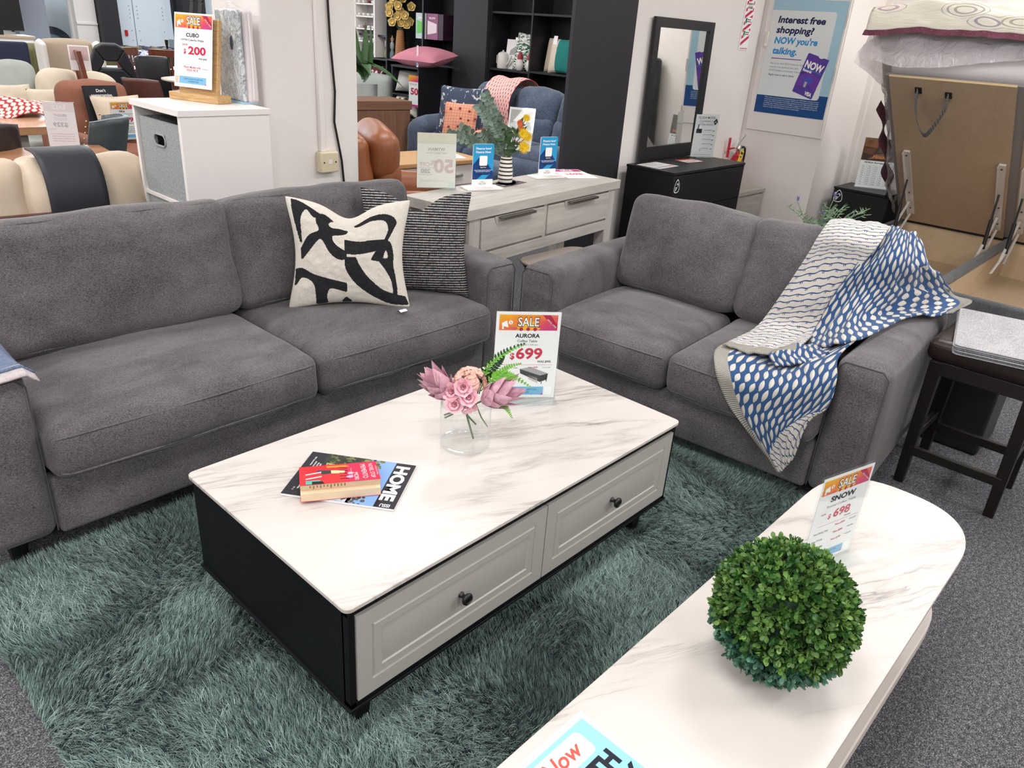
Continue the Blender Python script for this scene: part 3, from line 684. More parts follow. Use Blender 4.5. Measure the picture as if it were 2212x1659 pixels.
pk = fabric('dusty_pink', '#C08FA2', '#E3BBC6', 60, 40, .1, .1); pk2 = pm('pink_rose', '#F8C6D1', .7, var=.10, vs=60, spec=.2); pk3 = pm('peach_petal', '#EEC3B6', .7, var=.12, vs=50, spec=.2)
grn = pm('stem_green', '#5C7350', .5)
def protea(base, axis, L, stem_to, lab):
    r = thing('protea_flower', lab, 'flower', VL, -47); ax = Vector(axis).normalized(); B = Vector(base)
    u_ = ax.cross(Vector((0, 0, 1))).normalized(); v_ = ax.cross(u_); b = MB()
    for ring, (n, el, l_, off) in enumerate(((3, .12, 1., .01), (4, .28, 1., .006), (5, .46, .90, .0), (6, .70, .60, -.004))):
        for k in range(n):
            t_ = 2*math.pi*(k+.5*ring)/n+random.uniform(-.15, .15); o_ = u_*math.cos(t_)+v_*math.sin(t_)
            d = ax*math.cos(el)+o_*math.sin(el); petal(b, B+ax*off+o_*.014, d, ax*.5-o_*.0+o_*-.6, L*l_*random.uniform(.9, 1.08), .031, pk, (.02, .08, .16, .26)[ring], .3, 10)
    b.sphere(B+ax*.008, .019, pk, 14); q = b.build('petals', parent=r, smooth=80, fixn=False)
    P = [B-ax*.0, B-ax*.03, Vector(stem_to).lerp(B, .5), Vector(stem_to)]
    MB().tube(P, .0028, 8, grn).build('stem', parent=r, smooth=80); return r
protea((-.050, -.01, .158), (-.62, -.15, .78), .105, (.030, .02, .055), 'left dusty pink protea leaning out of the glass vase')
protea((.052, -.012, .152), (.84, -.12, .50), .112, (-.062, -.01, .095), 'right dusty pink protea leaning out of the glass vase')
hy = thing('rose_spray', 'bunch of pink roses and peach hydrangea in the glass vase', 'flower', VL, -47)
def blossom(b, c, d, r_, m, npet=5, layers=2):
    # cupped petals in layers around d
    d = Vector(d).normalized(); u_ = d.cross(Vector((.3, .2, 1))).normalized(); v_ = d.cross(u_)
    for l_ in range(layers):
        for k in range(npet):
            t_ = 2*math.pi*(k+.5*l_)/npet; o_ = u_*math.cos(t_)+v_*math.sin(t_); el = (1.15, .75, .4)[l_]
            petal(b, Vector(c), d*math.cos(el)+o_*math.sin(el), d, r_*(1, .75, .5)[l_]*1.15, r_*.66, m, .22, .16, 7, .4)
b = MB()
for c in ((-.008, -.045, .205), (-.040, -.035, .185), (-.030, -.048, .152), (.008, -.05, .178)): blossom(b, c, (c[0]*4, -1, .35), .030, pk2, 6, 3)
for c in ((.002, -.05, .145), (.016, -.05, .15)): blossom(b, c, (.2, -1, -.3), .02, pk2, 4, 2)
b.build('rose_petals', parent=hy, smooth=80, fixn=False); b = MB()
for k in range(46):
    z = random.uniform(-.5, 1); a = random.uniform(0, 6.28); rr = math.sqrt(max(0, 1-z*z)); d = Vector((rr*math.cos(a), rr*math.sin(a), z))
    blossom(b, Vector((.008, -.005, .200))+d*.036, d, .017, pk3, 4, 1)
b.sphere((.008, -.005, .195), .03, pk3); b.build('hydrangea_petals', parent=hy, smooth=80, fixn=False)
MB().tube([(.0, -.01, .17), (.004, 0, .09), (.025, .01, .012)], .003, 8, grn).tube([(-.01, -.02, .15), (-.03, .02, .09), (-.062, .02, .07)], .0028, 8, grn).tube([(.02, 0, .15), (.045, 0, .09), (.065, 0, .06)], .002, 8, grn).build('stem', parent=hy, smooth=80)
fe = thing('fern_spray', 'bright and dark green fern fronds behind the pink flowers in the vase', 'foliage', VL, -47)
def frond(P, n, L, m, wleaf):
    b = MB(); Q = [Vector(p) for p in P]
    def at(t_):
        x = t_*(len(Q)-1); i = min(int(x), len(Q)-2); f = x-i; p0, p1, p2, p3 = Q[max(i-1, 0)], Q[i], Q[i+1], Q[min(i+2, len(Q)-1)]
        return .5*(2*p1+(p2-p0)*f+(2*p0-5*p1+4*p2-p3)*f*f+(3*p1-p0-3*p2+p3)*f**3)
    b.tube([at(k/16) for k in range(17)], [.0018-.0012*k/16 for k in range(17)], 6, m)
    for k in range(n):
        t_ = .22+.78*k/n; p = at(t_); d = (at(min(1, t_+.03))-at(t_-.03)).normalized(); sd = d.cross(Vector((.2, -1, .3))).normalized()
        for sg in (-1, 1): petal(b, p, sd*sg*.85+d*.55, Vector((.1, -1, .3)), L*(1.08-t_)*random.uniform(.9, 1.1), wleaf*(1.2-t_*.6), m, .1, .1, 3)
    return b
lg = pm('fern_bright', '#6FB33C', .5, var=.3, vs=30); dk = pm('fern_dark', '#274A2A', .5, var=.3, vs=30)
frond([(.03, .01, .16), (.055, .015, .24), (.10, .02, .29), (.158, .02, .322)], 16, .030, dk, .005).build('frond', parent=fe, smooth=80, fixn=False)
frond([(.04, .01, .18), (.06, .0, .255), (.11, 0, .30), (.155, 0, .325)], 15, .016, lg, .004).build('frond', parent=fe, smooth=80, fixn=False)
frond([(.05, .0, .19), (.09, .0, .225), (.13, -.0, .225), (.182, -.01, .200)], 16, .028, lg, .005).build('frond', parent=fe, smooth=80, fixn=False)
frond([(.05, -.01, .15), (.09, -.015, .15), (.115, -.02, .135), (.135, -.025, .105)], 15, .022, lg, .0045).build('frond', parent=fe, smooth=80, fixn=False)
frond([(.04, .01, .17), (.08, .0, .225), (.115, -.0, .255), (.15, 0, .268)], 14, .022, lg, .0045).build('frond', parent=fe, smooth=80, fixn=False)
frond([(.035, .01, .16), (.05, .02, .21), (.085, .03, .25), (.10, .03, .275)], 14, .03, dk, .006).build('frond', parent=fe, smooth=80, fixn=False)

# ------------------------------------------------------------------ magazine and paperback
mg = thing('magazine', 'black covered home magazine lying under the red paperback', 'magazine', (.2975, .394, .4405), 0)
mr = -145.3                                       # local x = reading direction, local y = towards the masthead
mg.rotation_euler[2] = R(mr+0.)
pg = pm('page_edge', '#E6E7EA', .6)
MB().box(-.1075, .1075, -.149, .149, 0, .0062).build('pages', pg, mg, bevel=.0008)
FL = rotm(-90)
def flat(b, name, par, z, m=None): return b.build(name, m, par, (0, 0, z), smooth=0, fixn=None)
b = MB(); e = .00025; kb = paint('#23222B')
def z2(v): return v
b.rect(-.1075, .1075, -.149, .149, kb, 0, FL)
b.rect(-.1075, .1075, -.100, .062, paint('#2E332C'), -e, FL)
rr = random.Random(3)
for (px0, px1, pz0, pz1, c) in ((-.1075, .1075, .02, .094, '#7FA6DD'), (-.02, .1075, -.03, .03, '#B9CDE6')): b.rect(px0, px1, pz0, pz1, paint(c), -1.2*e, FL)
for k in range(170):
    x, z = rr.uniform(-.105, .0), rr.uniform(-.095, .06)
    c = rr.choice(['#4E5B34', '#66703F', '#3A4428', '#8C8250', '#2A3020']); s_ = rr.uniform(.004, .011)
    b.poly([(max(-.107, min(.107, x+s_*math.cos(t_)*rr.uniform(.6, 1))), z+s_*math.sin(t_)*rr.uniform(.6, 1)) for t_ in (0, 1, 2, 3, 4, 5)], paint(c), -(2+k*.01)*e, FL)
for k in range(60):
    x, z = rr.gauss(.072, .016), rr.gauss(.025, .016); s_ = rr.uniform(.003, .007)
    b.poly([(min(.107, x+s_*math.cos(t_)), z+s_*math.sin(t_)) for t_ in (0, 1.2, 2.5, 3.7, 5)], paint(rr.choice(['#5B5340', '#7A6E55', '#423D30'])), -(2.5+k*.01)*e, FL)
for (P, c) in (([(-.06, -.09), (-.035, -.085), (-.03, -.03), (-.055, -.04)], '#B99877'), ([(.03, -.098), (.1, -.07), (.1, -.035), (.035, -.06)], '#1E1E22'), ([(.06, -.04), (.105, -.02), (.105, .01), (.065, -.01)], '#AFC3DA')):
    b.poly(P, paint(c), -3*e, FL)
b.text('HOME', -.008, .101, .034, M['whiteink'], fit=.168, wt=.045, y=-2*e, X=FL); b.text('ISSU', .091, .1215, .0125, M['whiteink'], fit=.026, wt=.02, y=-2*e, X=FL, rot=-90)
for i, (s_, x, z) in enumerate((('VOLCANIC TENNIS', -.03, -.112), ('NORTHLAND HAPPINESS', -.026, -.121), ('10TH', -.045, -.105), ('NSF Commodities', -.06, -.130), ('INNER CITY', .06, -.112), ('MAKEOVERS', .06, -.119), ('C+ vs', .078, -.129))): b.text(s_, x, z, .0042, M['whiteink'], y=-2*e, X=FL, wt=.01)
flat(b, 'cover', mg, .0064)
bk = thing('paperback_book', 'red covered paperback lying on the black home magazine', 'book', (.2585, .390, .4478), 0)
bk.rotation_euler[2] = R(-121.3)                 # local y = towards the title end
q = MB().add([(x, y, z if x > 0 else zb) for z, x1, zb in ((.0006, .065, .0006), (.022, .065, .017), (.0245, .052, .019), (.0455, .061, .0215)) for x, y in ((-.065, -.099), (x1, -.099), (x1, .099), (-.065, .099))],
             [(0, 1, 2, 3), (12, 13, 14, 15)]+[(4*i+k, 4*i+(k+1) % 4, 4*i+4+(k+1) % 4, 4*i+4+k) for i in (0, 1, 2) for k in range(4)], pm('page_cream', '#E3CBAB', .7, bump=.4, bs=300, stretch=(.05, .05, 6)))
q.build('pages', parent=bk, smooth=0)
MB().box(-.0656, .066, -.1, .1, 0, .0006).box(-.0656, -.065, -.1, .1, 0, .0218).build('back_cover', paint('#C22748'), bk, smooth=0)
b = MB(); XF = T(0, 0, .0212) @ rotm(0, 3.0, 0) @ FL; XF = T(0, 0, .0348) @ rotm(0, -10.8, 0) @ FL
b.rect(-.066, .064, -.1, .1, paint('#D12650'), 0, XF); b.rect(-.066, .064, -.1, .015, paint('#DE2C34'), -e, XF)
for k in range(9): b.rect(-.064+.006*k, -.062+.006*k, -.1+.01*(k % 3), .0+.012*(k % 2), paint('#A31C2A'), -1.3*e, XF)
b.poly([(-.058, -.03), (-.045, -.03), (-.04, .03), (-.055, .02)], paint('#EE8A2C'), -1.6*e, XF)
b.poly([(-.03, -.045), (0, -.045), (-.002, -.02), (-.024, -.02)], paint('#2F3B33'), -2*e, XF); b.poly([(-.03, -.045), (-.02, -.045), (-.016, -.055), (-.034, -.055)], paint('#5A3A6C'), -2*e, XF)
b.poly([(-.024, -.02), (-.002, -.02), (.004, .012), (-.016, .016)], paint('#E2D29C'), -2*e, XF)
for x in (-.02, .01): b.poly([(x, -.045), (x+.007, -.045), (x+.018, -.085), (x+.012, -.085)], paint('#F4EFE6'), -2*e, XF)
b.disc(.006, .028, .008, paint('#F3B9C0'), -2*e, X=XF); b.disc(.03, .025, .009, paint('#F0A9C8'), -2*e, X=XF)
b.poly([(.038, -.085), (.06, -.085), (.06, -.045), (.038, -.05)], paint('#3FB7A6'), -2*e, XF); b.poly([(.044, -.07), (.063, -.07), (.063, -.04), (.046, -.044)], paint('#17181C'), -2.5*e, XF)
for k in range(5): b.tube([(-.04+.02*k, -3*e, .0), (-.03+.018*k, -3*e, .022)], .0008, 4, paint('#17181C'), X=XF)
for s_, z, c in (('NOVEL STOP', .078, .011), ('MEMENTO', .057, .013), ('MORI', .036, .011)): b.text(s_, 0 if z > .04 else .03, z, c, paint('#F6E3DF'), fit=.10 if z > .04 else .05, wt=.0, y=-2*e, X=XF)
b.text('INTRODUCED BY A FRIEND', .0, .094, .0035, paint('#F6E3DF'), y=-2*e, X=XF); b.text('This very funny memoir will stay', .0, .03, .003, paint('#F6E3DF'), y=-2*e, X=XF)
b.rect(-.066, .064, -.1, .1, paint('#E9D9C0'), .0006, XF)
flat(b, 'front_cover', bk, 0)
tx = paint('#7E6350'); b = MB(); rr = random.Random(8)
for k in range(11):                                # lines of print on the page showing under the lifted cover
    y = -.075+.0085*k; p0, p1 = Vector((.0612, y, .0435)), Vector((.0528, y, .0275))
    a_, c_ = p0.lerp(p1, .06), p0.lerp(p1, rr.uniform(.55, .95)); o = Vector((.0006, 0, -.0001)); h_ = Vector((0, .0012, 0))
    b.add([a_-h_+o, c_-h_+o, c_+h_+o, a_+h_+o], [(0, 1, 2, 3)])
b.build('page_print', tx, bk, smooth=0, fixn=None)
# ------------------------------------------------------------------ flyer at the front edge of the marble table
fl = thing('flyer', 'blue and white flyer lying on the near corner of the marble table', 'flyer', (.187, -.4785, .4012), 0)
fl.rotation_euler[2] = R(-1)
b = MB(); W_, H_ = -.297, -.21                    # page lies from its corner towards -x and -y
b.rect(-.297, 0, -.21, 0, M['paper'], 0, FL); b.rect(-.285, -.012, -.20, -.013, paint('#8FC6E3'), -e, FL)
b.poly([(x-.152, z-.049) for x, z in rrect(-.11, .11, -.026, .026, .012)], M['whiteink'], -2*e, FL)
b.text('Shop Now', -.062, -.062, .030, paint('#E2564A'), 'R', wt=.02, shear=.25, y=-3*e, X=FL)
b.text('PAY WITH', -.03, -.118, .032, INK, 'R', wt=.05, y=-3*e, X=FL); b.text('MONTHLY', -.018, -.165, .032, INK, 'R', wt=.05, y=-3*e, X=FL)
flat(b, 'printed_sheet', fl, 0)

# ------------------------------------------------------------------ knitted throw over the loveseat
def catm(P, t_):
    n = len(P)-1; x = max(0., min(.99999, t_))*n; i = int(x); f = x-i
    p0, p1, p2, p3 = (Vector(P[max(i-1, 0)]), Vector(P[i]), Vector(P[i+1]), Vector(P[min(i+2, n)]))
    if i == 0: p0 = 2*p1-p2
    if i+1 == n: p3 = 2*p2-p1
    return .5*(2*p1+(p2-p0)*f+(2*p0-5*p1+4*p2-p3)*f*f+(3*p1-p0-3*p2+p3)*f**3)
def patch(rows): return lambda u, v: catm([catm(r_, u) for r_ in rows], v)
t = NT('blue_leaf_knit'); uvn = t.n('ShaderNodeSeparateXYZ', {0: t.n('ShaderNodeTexCoord').outputs['UV']})
U, V_ = uvn.outputs[0], uvn.outputs[1]; su = t.f('MULTIPLY', U, 1/.021); col = t.f('FLOOR', su)
vv = t.f('ADD', t.f('MULTIPLY', V_, 1/.050), t.f('MULTIPLY', t.f('MODULO', t.f('ABSOLUTE', col), 2.), .5))
fx = t.f('ABSOLUTE', t.f('SUBTRACT', t.f('FRACT', su), .5)); fy = t.f('MULTIPLY', t.f('ABSOLUTE', t.f('SUBTRACT', t.f('FRACT', vv), .5)), 2.1)
edge = t.f('SUBTRACT', t.f('MULTIPLY', t.f('SUBTRACT', 1., t.f('MULTIPLY', fy, fy)), .345), fx)
leaf = t.ramp(edge, [(.0, (0, 0, 0)), (.06, (1, 1, 1))])
kn = t.noise(t.map(t.n('ShaderNodeTexCoord').outputs['UV'], (900, 300, 1)), 1, 2)
wht = t.mix(t.f('MULTIPLY', kn, .6), lin('#D2CEC4'), lin('#BEB9AE')); blu = t.mix(kn, lin('#22406C'), lin('#3A5C88'))
t.set(col=t.mix(leaf, blu, wht), rough=.95, spec=.1, sheen=.15); t.bump(t.f('ADD', t.ramp(edge, [(0, (0, 0, 0)), (.3, (1, 1, 1))]), t.f('MULTIPLY', kn, .3)), .9, .004); M['leafknit'] = t.m
t = NT('white_dash_knit'); uvn = t.n('ShaderNodeSeparateXYZ', {0: t.n('ShaderNodeTexCoord').outputs['UV']}); U, V_ = uvn.outputs[0], uvn.outputs[1]
wv = t.f('MULTIPLY', t.f('SINE', t.f('MULTIPLY', U, 120.)), .09); r_ = t.f('ADD', t.f('MULTIPLY', V_, 1/.0185), wv); fr = t.f('FRACT', r_); rowi = t.f('FLOOR', r_)
ln = t.f('LESS_THAN', t.f('ABSOLUTE', t.f('SUBTRACT', fr, .5)), .085)
cx_ = t.f('FRACT', t.f('ADD', t.f('MULTIPLY', U, 1/.052), t.f('MULTIPLY', rowi, .37)))
tk = t.f('MULTIPLY', t.f('LESS_THAN', t.f('ABSOLUTE', t.f('SUBTRACT', t.f('ABSOLUTE', t.f('SUBTRACT', cx_, .5)), .055)), .028), t.f('LESS_THAN', t.f('ABSOLUTE', t.f('SUBTRACT', fr, .66)), .2))
kn = t.noise(t.map(t.n('ShaderNodeTexCoord').outputs['UV'], (900, 300, 1)), 1, 2)
t.set(col=t.mix(t.f('MAXIMUM', ln, tk), t.mix(t.f('MULTIPLY', kn, .6), lin('#D3CFC7'), lin('#ACA79E')), lin('#2A4374')), rough=.95, spec=.1, sheen=.15); t.bump(kn, .4, .002); M['dashknit'] = t.m
t = NT('rib_knit'); uvn = t.n('ShaderNodeSeparateXYZ', {0: t.n('ShaderNodeTexCoord').outputs['UV']})
rb = t.f('MULTIPLY', t.f('ADD', t.f('SINE', t.f('MULTIPLY', t.f('ADD', uvn.outputs[0], uvn.outputs[1]), 900.)), 1.), .5)
t.set(col=t.mix(rb, lin('#8C8981'), lin('#BAB6AC')), rough=.95, spec=.1); t.bump(rb, .7, .004); M['rib'] = t.m
thr = MB(); UV = []
def tpatch(rows, nu, nv, mfn, size, wr=.006, off=(0, 0), seed=0, rot=0, edge=.6):
    f = patch([[Vector(p) for p in r_] for r_ in rows]); e_ = .01
    def g(u, v):
        p = f(u, v); n_ = (f(min(1, u+e_), v)-f(max(0, u-e_), v)).cross(f(u, min(1, v+e_))-f(u, max(0, v-e_)))
        if n_.length > 1e-9: n_.normalize()
        if n_.dot(Vector((-.3, -.8, .6))) < 0: n_ = -n_
        return p+n_*(wr*noise(Vector((u*3.2+seed, v*2.2, seed)))+.5*wr*noise(Vector((u*11+v*3+seed, v*4, seed))))
    thr.grid(g, nu, nv, mfn(.5, .5), mfn=mfn)
    c_, s_ = math.cos(R(rot)), math.sin(R(rot))
    for j in range(nv+1):
        for i in range(nu+1):
            a, b_ = i/nu*size[0]+off[0], j/nv*size[1]+off[1]; UV.append((a*c_-b_*s_, a*s_+b_*c_))
LK, DK, RB = M['leafknit'], M['dashknit'], M['rib']
# blue side: from the sofa back over the arm
tpatch([[(.47, .76, .90), (.53, .78, .90), (.585, .79, .87), (.62, .82, .80)],
        [(.50, .61, .950), (.546, .63, .950), (.595, .66, .940), (.628, .70, .905)],
        [(.475, .465, .830), (.556, .472, .866), (.642, .52, .868), (.705, .72, .815)],
        [(.429, .434, .693), (.538, .446, .738), (.634, .57, .745), (.764, .93, .69)],
        [(.403, .395, .550), (.537, .299, .655), (.628, .516, .668), (.838, .965, .662)],
        [(.437, .247, .525), (.612, .11, .642), (.685, .51, .650), (.808, .745, .645)]], 60, 70,
       lambda u, v: RB if (u > .95 and v > .55) else LK, (.40, .68), .026, seed=3)
# white side folded over, from the back cushion down to the seat
tpatch([[(.305, .70, .935), (.38, .72, .94), (.515, .72, .94)], [(.316, .545, .952), (.393, .60, .952), (.525, .60, .954)],
        [(.305, .485, .898), (.40, .49, .908), (.53, .488, .910)], [(.281, .463, .801), (.38, .472, .832), (.496, .47, .832)],
        [(.231, .431, .650), (.35, .434, .672), (.451, .44, .697)], [(.178, .385, .510), (.289, .395, .535), (.407, .40, .55)],
        [(.172, .16, .508), (.30, .19, .525), (.43, .21, .56)], [(.170, .065, .505), (.305, .04, .522), (.43, .075, .552)]], 40, 90,
       lambda u, v: RB if v > .93 else DK, (.25, .72), .012, off=(0, 0), seed=11, rot=7)
# blue side hanging over the front of the seat
tpatch([[(.160, .16, .496), (.317, .18, .500), (.468, .22, .515), (.612, .14, .645)], [(.158, .03, .492), (.317, .02, .495), (.46, .03, .51), (.60, .03, .60)],
        [(.215, -.072, .455), (.391, -.085, .454), (.529, -.085, .505), (.632, -.06, .56)],
        [(.290, -.082, .345), (.427, -.092, .365), (.537, -.092, .407), (.634, -.078, .462)], [(.413, -.08, .246), (.48, -.092, .281), (.537, -.095, .333), (.585, -.085, .39)],
        [(.530, -.082, .152), (.540, -.09, .168), (.549, -.09, .19), (.565, -.085, .225)]], 60, 70,
       lambda u, v: RB if (u < .12-.0*v) else (DK if v > .80+.35*(.45-u) and u > .12 else LK), (.36, .46), .020, seed=21, rot=-28)
# small curled fold between them
tpatch([[(.36, .10, .535), (.40, .12, .56), (.44, .16, .565), (.48, .22, .555)], [(.36, .04, .53), (.42, .05, .552), (.47, .09, .56), (.52, .13, .575)], [(.40, .005, .51), (.46, .01, .535), (.51, .035, .555), (.56, .07, .595)]], 24, 16,
       lambda u, v: RB if v < .3 and u < .5 else LK, (.2, .12), .012, seed=31)
q = thr.build('throw_blanket', smooth=180, loc=(1.795, .335, 0), rot=(0, 0, -86), fixn=False)
uvl = q.data.uv_layers.new(name='UVMap')
for l in q.data.loops: uvl.data[l.index].uv = UV[l.vertex_index]
sm = q.modifiers.new('thick', 'SOLIDIFY'); sm.thickness = .007; sm.offset = 0
tag(q, 'blue and cream knitted throw draped over the loveseat back and arm', 'blanket')

# ------------------------------------------------------------------ stool and placemats
sl = thing('bar_stool', 'dark leather topped wooden stool beside the loveseat arm', 'stool', (2.49, -.635, 0), 0)
lth = pm('espresso_leather', '#2A1B1B', .35, bump=.15, bs=120)
MB().soft((.39, .41, .085), .03, (.006, .006, .02), lth, T(0, 0, .585), nm=10).build('seat', parent=sl, smooth=70)
MB().tube([(a*.995, b*.995, .607) for a, b in rrect(-.195, .195, -.205, .205, .028)], .003, 6, lth, closed=True).build('seat_piping', parent=sl)
MB().box(-.185, .185, -.18, .18, .49, .545).build('apron', M['darkwood'], sl, bevel=.003)
for sx in (-1, 1):
    for sy in (-1, 1):
        L8 = [(sx*a+dx_, sy*b_+dy_, z) for z, a, b_, h in ((0, .135 if sx < 0 else .17, .165, .018), (.54, .165, .16, .023)) for dx_, dy_ in ((-h, -h), (h, -h), (h, h), (-h, h))]
        MB().add(L8, [(0, 1, 2, 3), (4, 5, 6, 7), (0, 1, 5, 4), (1, 2, 6, 5), (2, 3, 7, 6), (3, 0, 4, 7)]).build('leg', M['darkwood'], sl, smooth=0, bevel=.002)
for sx, z in ((-1, .155), (1, .155)): MB().box(sx*.155-.011, sx*.155+.011, -.165, .165, z-.018, z+.018).build('stretcher', M['darkwood'], sl, bevel=.002)
for sy, z in ((-1, .21), (1, .21)): MB().box(-.15, .15, sy*.163-.011, sy*.163+.011, z-.018, z+.018).build('stretcher', M['darkwood'], sl, bevel=.002)
pmat = fabric('silver_weave', '#8E8E92', '#C0BEBE', 260, 5, .1)
for k in range(6):
    z = .634+.0062*k
    q = MB().prism(rrect(-.25, .25, -.175, .175, .02), 0, .0045, pmat if k == 5 else (pmat, fabric('slate_weave', '#4B5058', '#8C9096', 260))[k % 2])
    o = q.build('placemat', loc=(2.435+random.uniform(-.004, .004), -.655+random.uniform(-.004, .004), z), rot=(0, 0, 12+random.uniform(-1, 1)), bevel=.0015)
    pos = ('lowest', 'second lowest', 'third lowest', 'third from the top', 'second from the top', 'topmost')[k]
    tag(o, '%s silver grey woven placemat of the stack on the dark stool' % pos, 'placemat', 'stack of placemats on the stool')

# ------------------------------------------------------------------ behind the sofas: grey side table, whitewashed console and what stands on it
sd = thing('side_table', 'small taupe topped side table with thin black legs between the sofas', 'side table', (2.36, 1.34, 0), 0)
MB().prism(rrect(-.26, .26, -.16, .16, .1), .475, .487, pm('taupe_top', '#8F857C', .4)).build('tabletop', parent=sd, bevel=.003)
MB().tube([(a, b, .466) for a, b in rrect(-.245, .245, -.145, .145, .09)], .007, 6, M['blkplastic'], closed=True).build('rim', parent=sd)
for a, b in ((-.2, -.11), (.2, -.11), (.2, .11), (-.2, .11)): MB().tube([(a, b, 0), (a, b, .466)], .011, 8).build('leg', M['blkplastic'], sd, smooth=60)
ww = wood('whitewashed_oak', '#A39F98', '#C4C0B8', 1.6, 0, .55, .08); wv_ = wood('whitewashed_oak_upright', '#A39F98', '#C4C0B8', 1.6, 2, .55, .08)
cs = thing('console_table', 'whitewashed wooden console with two drawers behind the sofa corner', 'console table', (1.79, 1.52, -.034), 5.6)
MB().box(0, 1.436, 0, .43, .748, .8, ww).build('top', parent=cs, bevel=.003)
b = MB(); b.box(.03, 1.406, .03, .41, .56, .748); b.build('carcass', ww, cs, bevel=.002)
b = MB().box(.03, 1.406, .014, .03, .505, .565); b.build('front_rail', ww, cs, bevel=.002)
for x in (.03, .65, 1.325):
    w_ = .03 if x == .65 else .08
    if x == .65: MB().box(x, x+w_, .014, .04, .565, .748).build('divider', wv_, cs, bevel=.002)
    else:
        for y in (.012, .345): MB().box(x, x+w_, y, y+.07, .034, .748).build('leg', wv_, cs, bevel=.003)
for x0, x1 in ((.114, .646), (.684, 1.321)):
    d = MB().box(x0, x1, .006, .03, .578, .736)
    dr = d.build('drawer', ww, cs, bevel=.004); xm = (x0+x1)/2
    MB().add([(xm-.17, .0055, .737), (xm+.17, .0055, .737), (xm+.15, .0055, .70), (xm-.15, .0055, .70), (xm-.17, .0025, .742), (xm+.17, .0025, .742), (xm+.15, .0045, .70), (xm-.15, .0045, .70)], [(0, 1, 2, 3), (4, 5, 6, 7), (0, 1, 5, 4), (3, 2, 6, 7)]).build('finger_recess', ww, dr, smooth=0)
    MB().box(xm-.14, xm+.14, -.028, .006, .736, .740).box(xm-.14, xm+.14, -.030, -.027, .728, .740).build('handle', M['steel'], dr, smooth=0)
FB1, FB2 = paint('#2E9FD4'), paint('#14407C')
def d_fin(b, w, h, e):
    b.rect(-w/2, w/2, h*.18, h, FB1, -e); b.poly([(-w/2, h*.18), (w/2, h*.18), (w/2, h*.35), (w*.1, h*.62), (-w*.2, h*.7), (-w/2, h*.52)], FB2, -1.5*e)
    b.poly([(-w*.3, h*.18), (w*.1, h*.18), (w*.35, h*.30), (w*.0, h*.3)], FB1, -2*e)
    for k, s_ in enumerate(('Finance how?', 'Finance Now.')): b.text(s_, 0, h*(.875-.082*k), h*.048, M['whiteink'], fit=w*.74, wt=.025, y=-3*e)
    b.poly([(x, z) for x, z in rrect(-w*.19, w*.19, h*.50, h*.73, .006)], M['whiteink'], -3*e); b.poly(rrect(-w*.2, w*.2, h*.435, h*.49, .004), INK, -3*e)
    b.text('Apply Now', 0, h*.452, h*.024, M['whiteink'], wt=.02, y=-4*e, maxw=w*.34)
    b.text('WEEKLY PAYMENT OPTIONS TO SUIT YOUR', 0, h*.385, h*.017, M['whiteink'], fit=w*.86, wt=.02, y=-3*e); b.text('BUDGET EASY QUICK TO CHECK OUT', 0, h*.355, h*.017, M['whiteink'], fit=w*.7, wt=.02, y=-3*e)
    b.rect(-w*.3, w*.3, h*.285, h*.30, INK, -3*e)
    b.rect(-w/2, w/2, 0, h*.18, M['whiteink'], -2*e); b.text('finance', 0, h*.115, h*.03, INK, y=-3*e, maxw=w*.3); b.text('NOW', 0, h*.05, h*.055, INK, y=-3*e, wt=-.005, maxw=w*.42)
for lab, x, y, rz in (('left blue finance sign standing on the whitewashed console', 2.226, 1.870, -18), ('right blue finance sign on the whitewashed console beyond the striped vase', 2.832, 1.933, -14)):
    r = thing('finance_sign', lab, 'sign', (x, y, .7665), rz, 'blue finance signs')
    MB().prism(rrect(-.105, .105, -.05, .05, .004), 0, .01).build('base', M['white'], r, bevel=.002)
    b = MB(); d_fin(b, .122, .222, .0003); q = b.build('printed_front', parent=r, loc=(0, -.0035, .0105), smooth=0, fixn=None)
    X = rotm(90); MB().prism(rrect(-.061, .061, 0, .222, .008), -.003, .003, M['white'], X).build('panel', parent=r, loc=(0, 0, .0105), smooth=0)
sv = thing('striped_vase', 'small black and white striped vase on the whitewashed console', 'vase', (2.467, 1.927, .7685), -47)
t = NT('stripes'); zz = t.n('ShaderNodeSeparateXYZ', {0: t.obj()}).outputs[2]
t.set(col=t.mix(t.f('LESS_THAN', t.f('FRACT', t.f('ADD', t.f('MULTIPLY', zz, 47.), .08)), .36), lin('#EDE9E0'), lin('#17171A')), rough=.3)
MB().lathe([(.038, 0), (.041, .004), (.0415, .03), (.038, .08), (.033, .125), (.031, .138), (.033, .142), (.028, .142), (.026, .13), (.0, .12)], 32, t.m).build('body', parent=sv, smooth=50)
eu = thing('eucalyptus_bunch', 'grey green eucalyptus sprays leaning left out of the striped vase', 'foliage', (2.467, 1.927, .7685), -47)
eg = pm('eucalyptus_leaf', '#6F8374', .6, var=.3, vs=25); b = MB(); st_b = MB()
rr = random.Random(5)
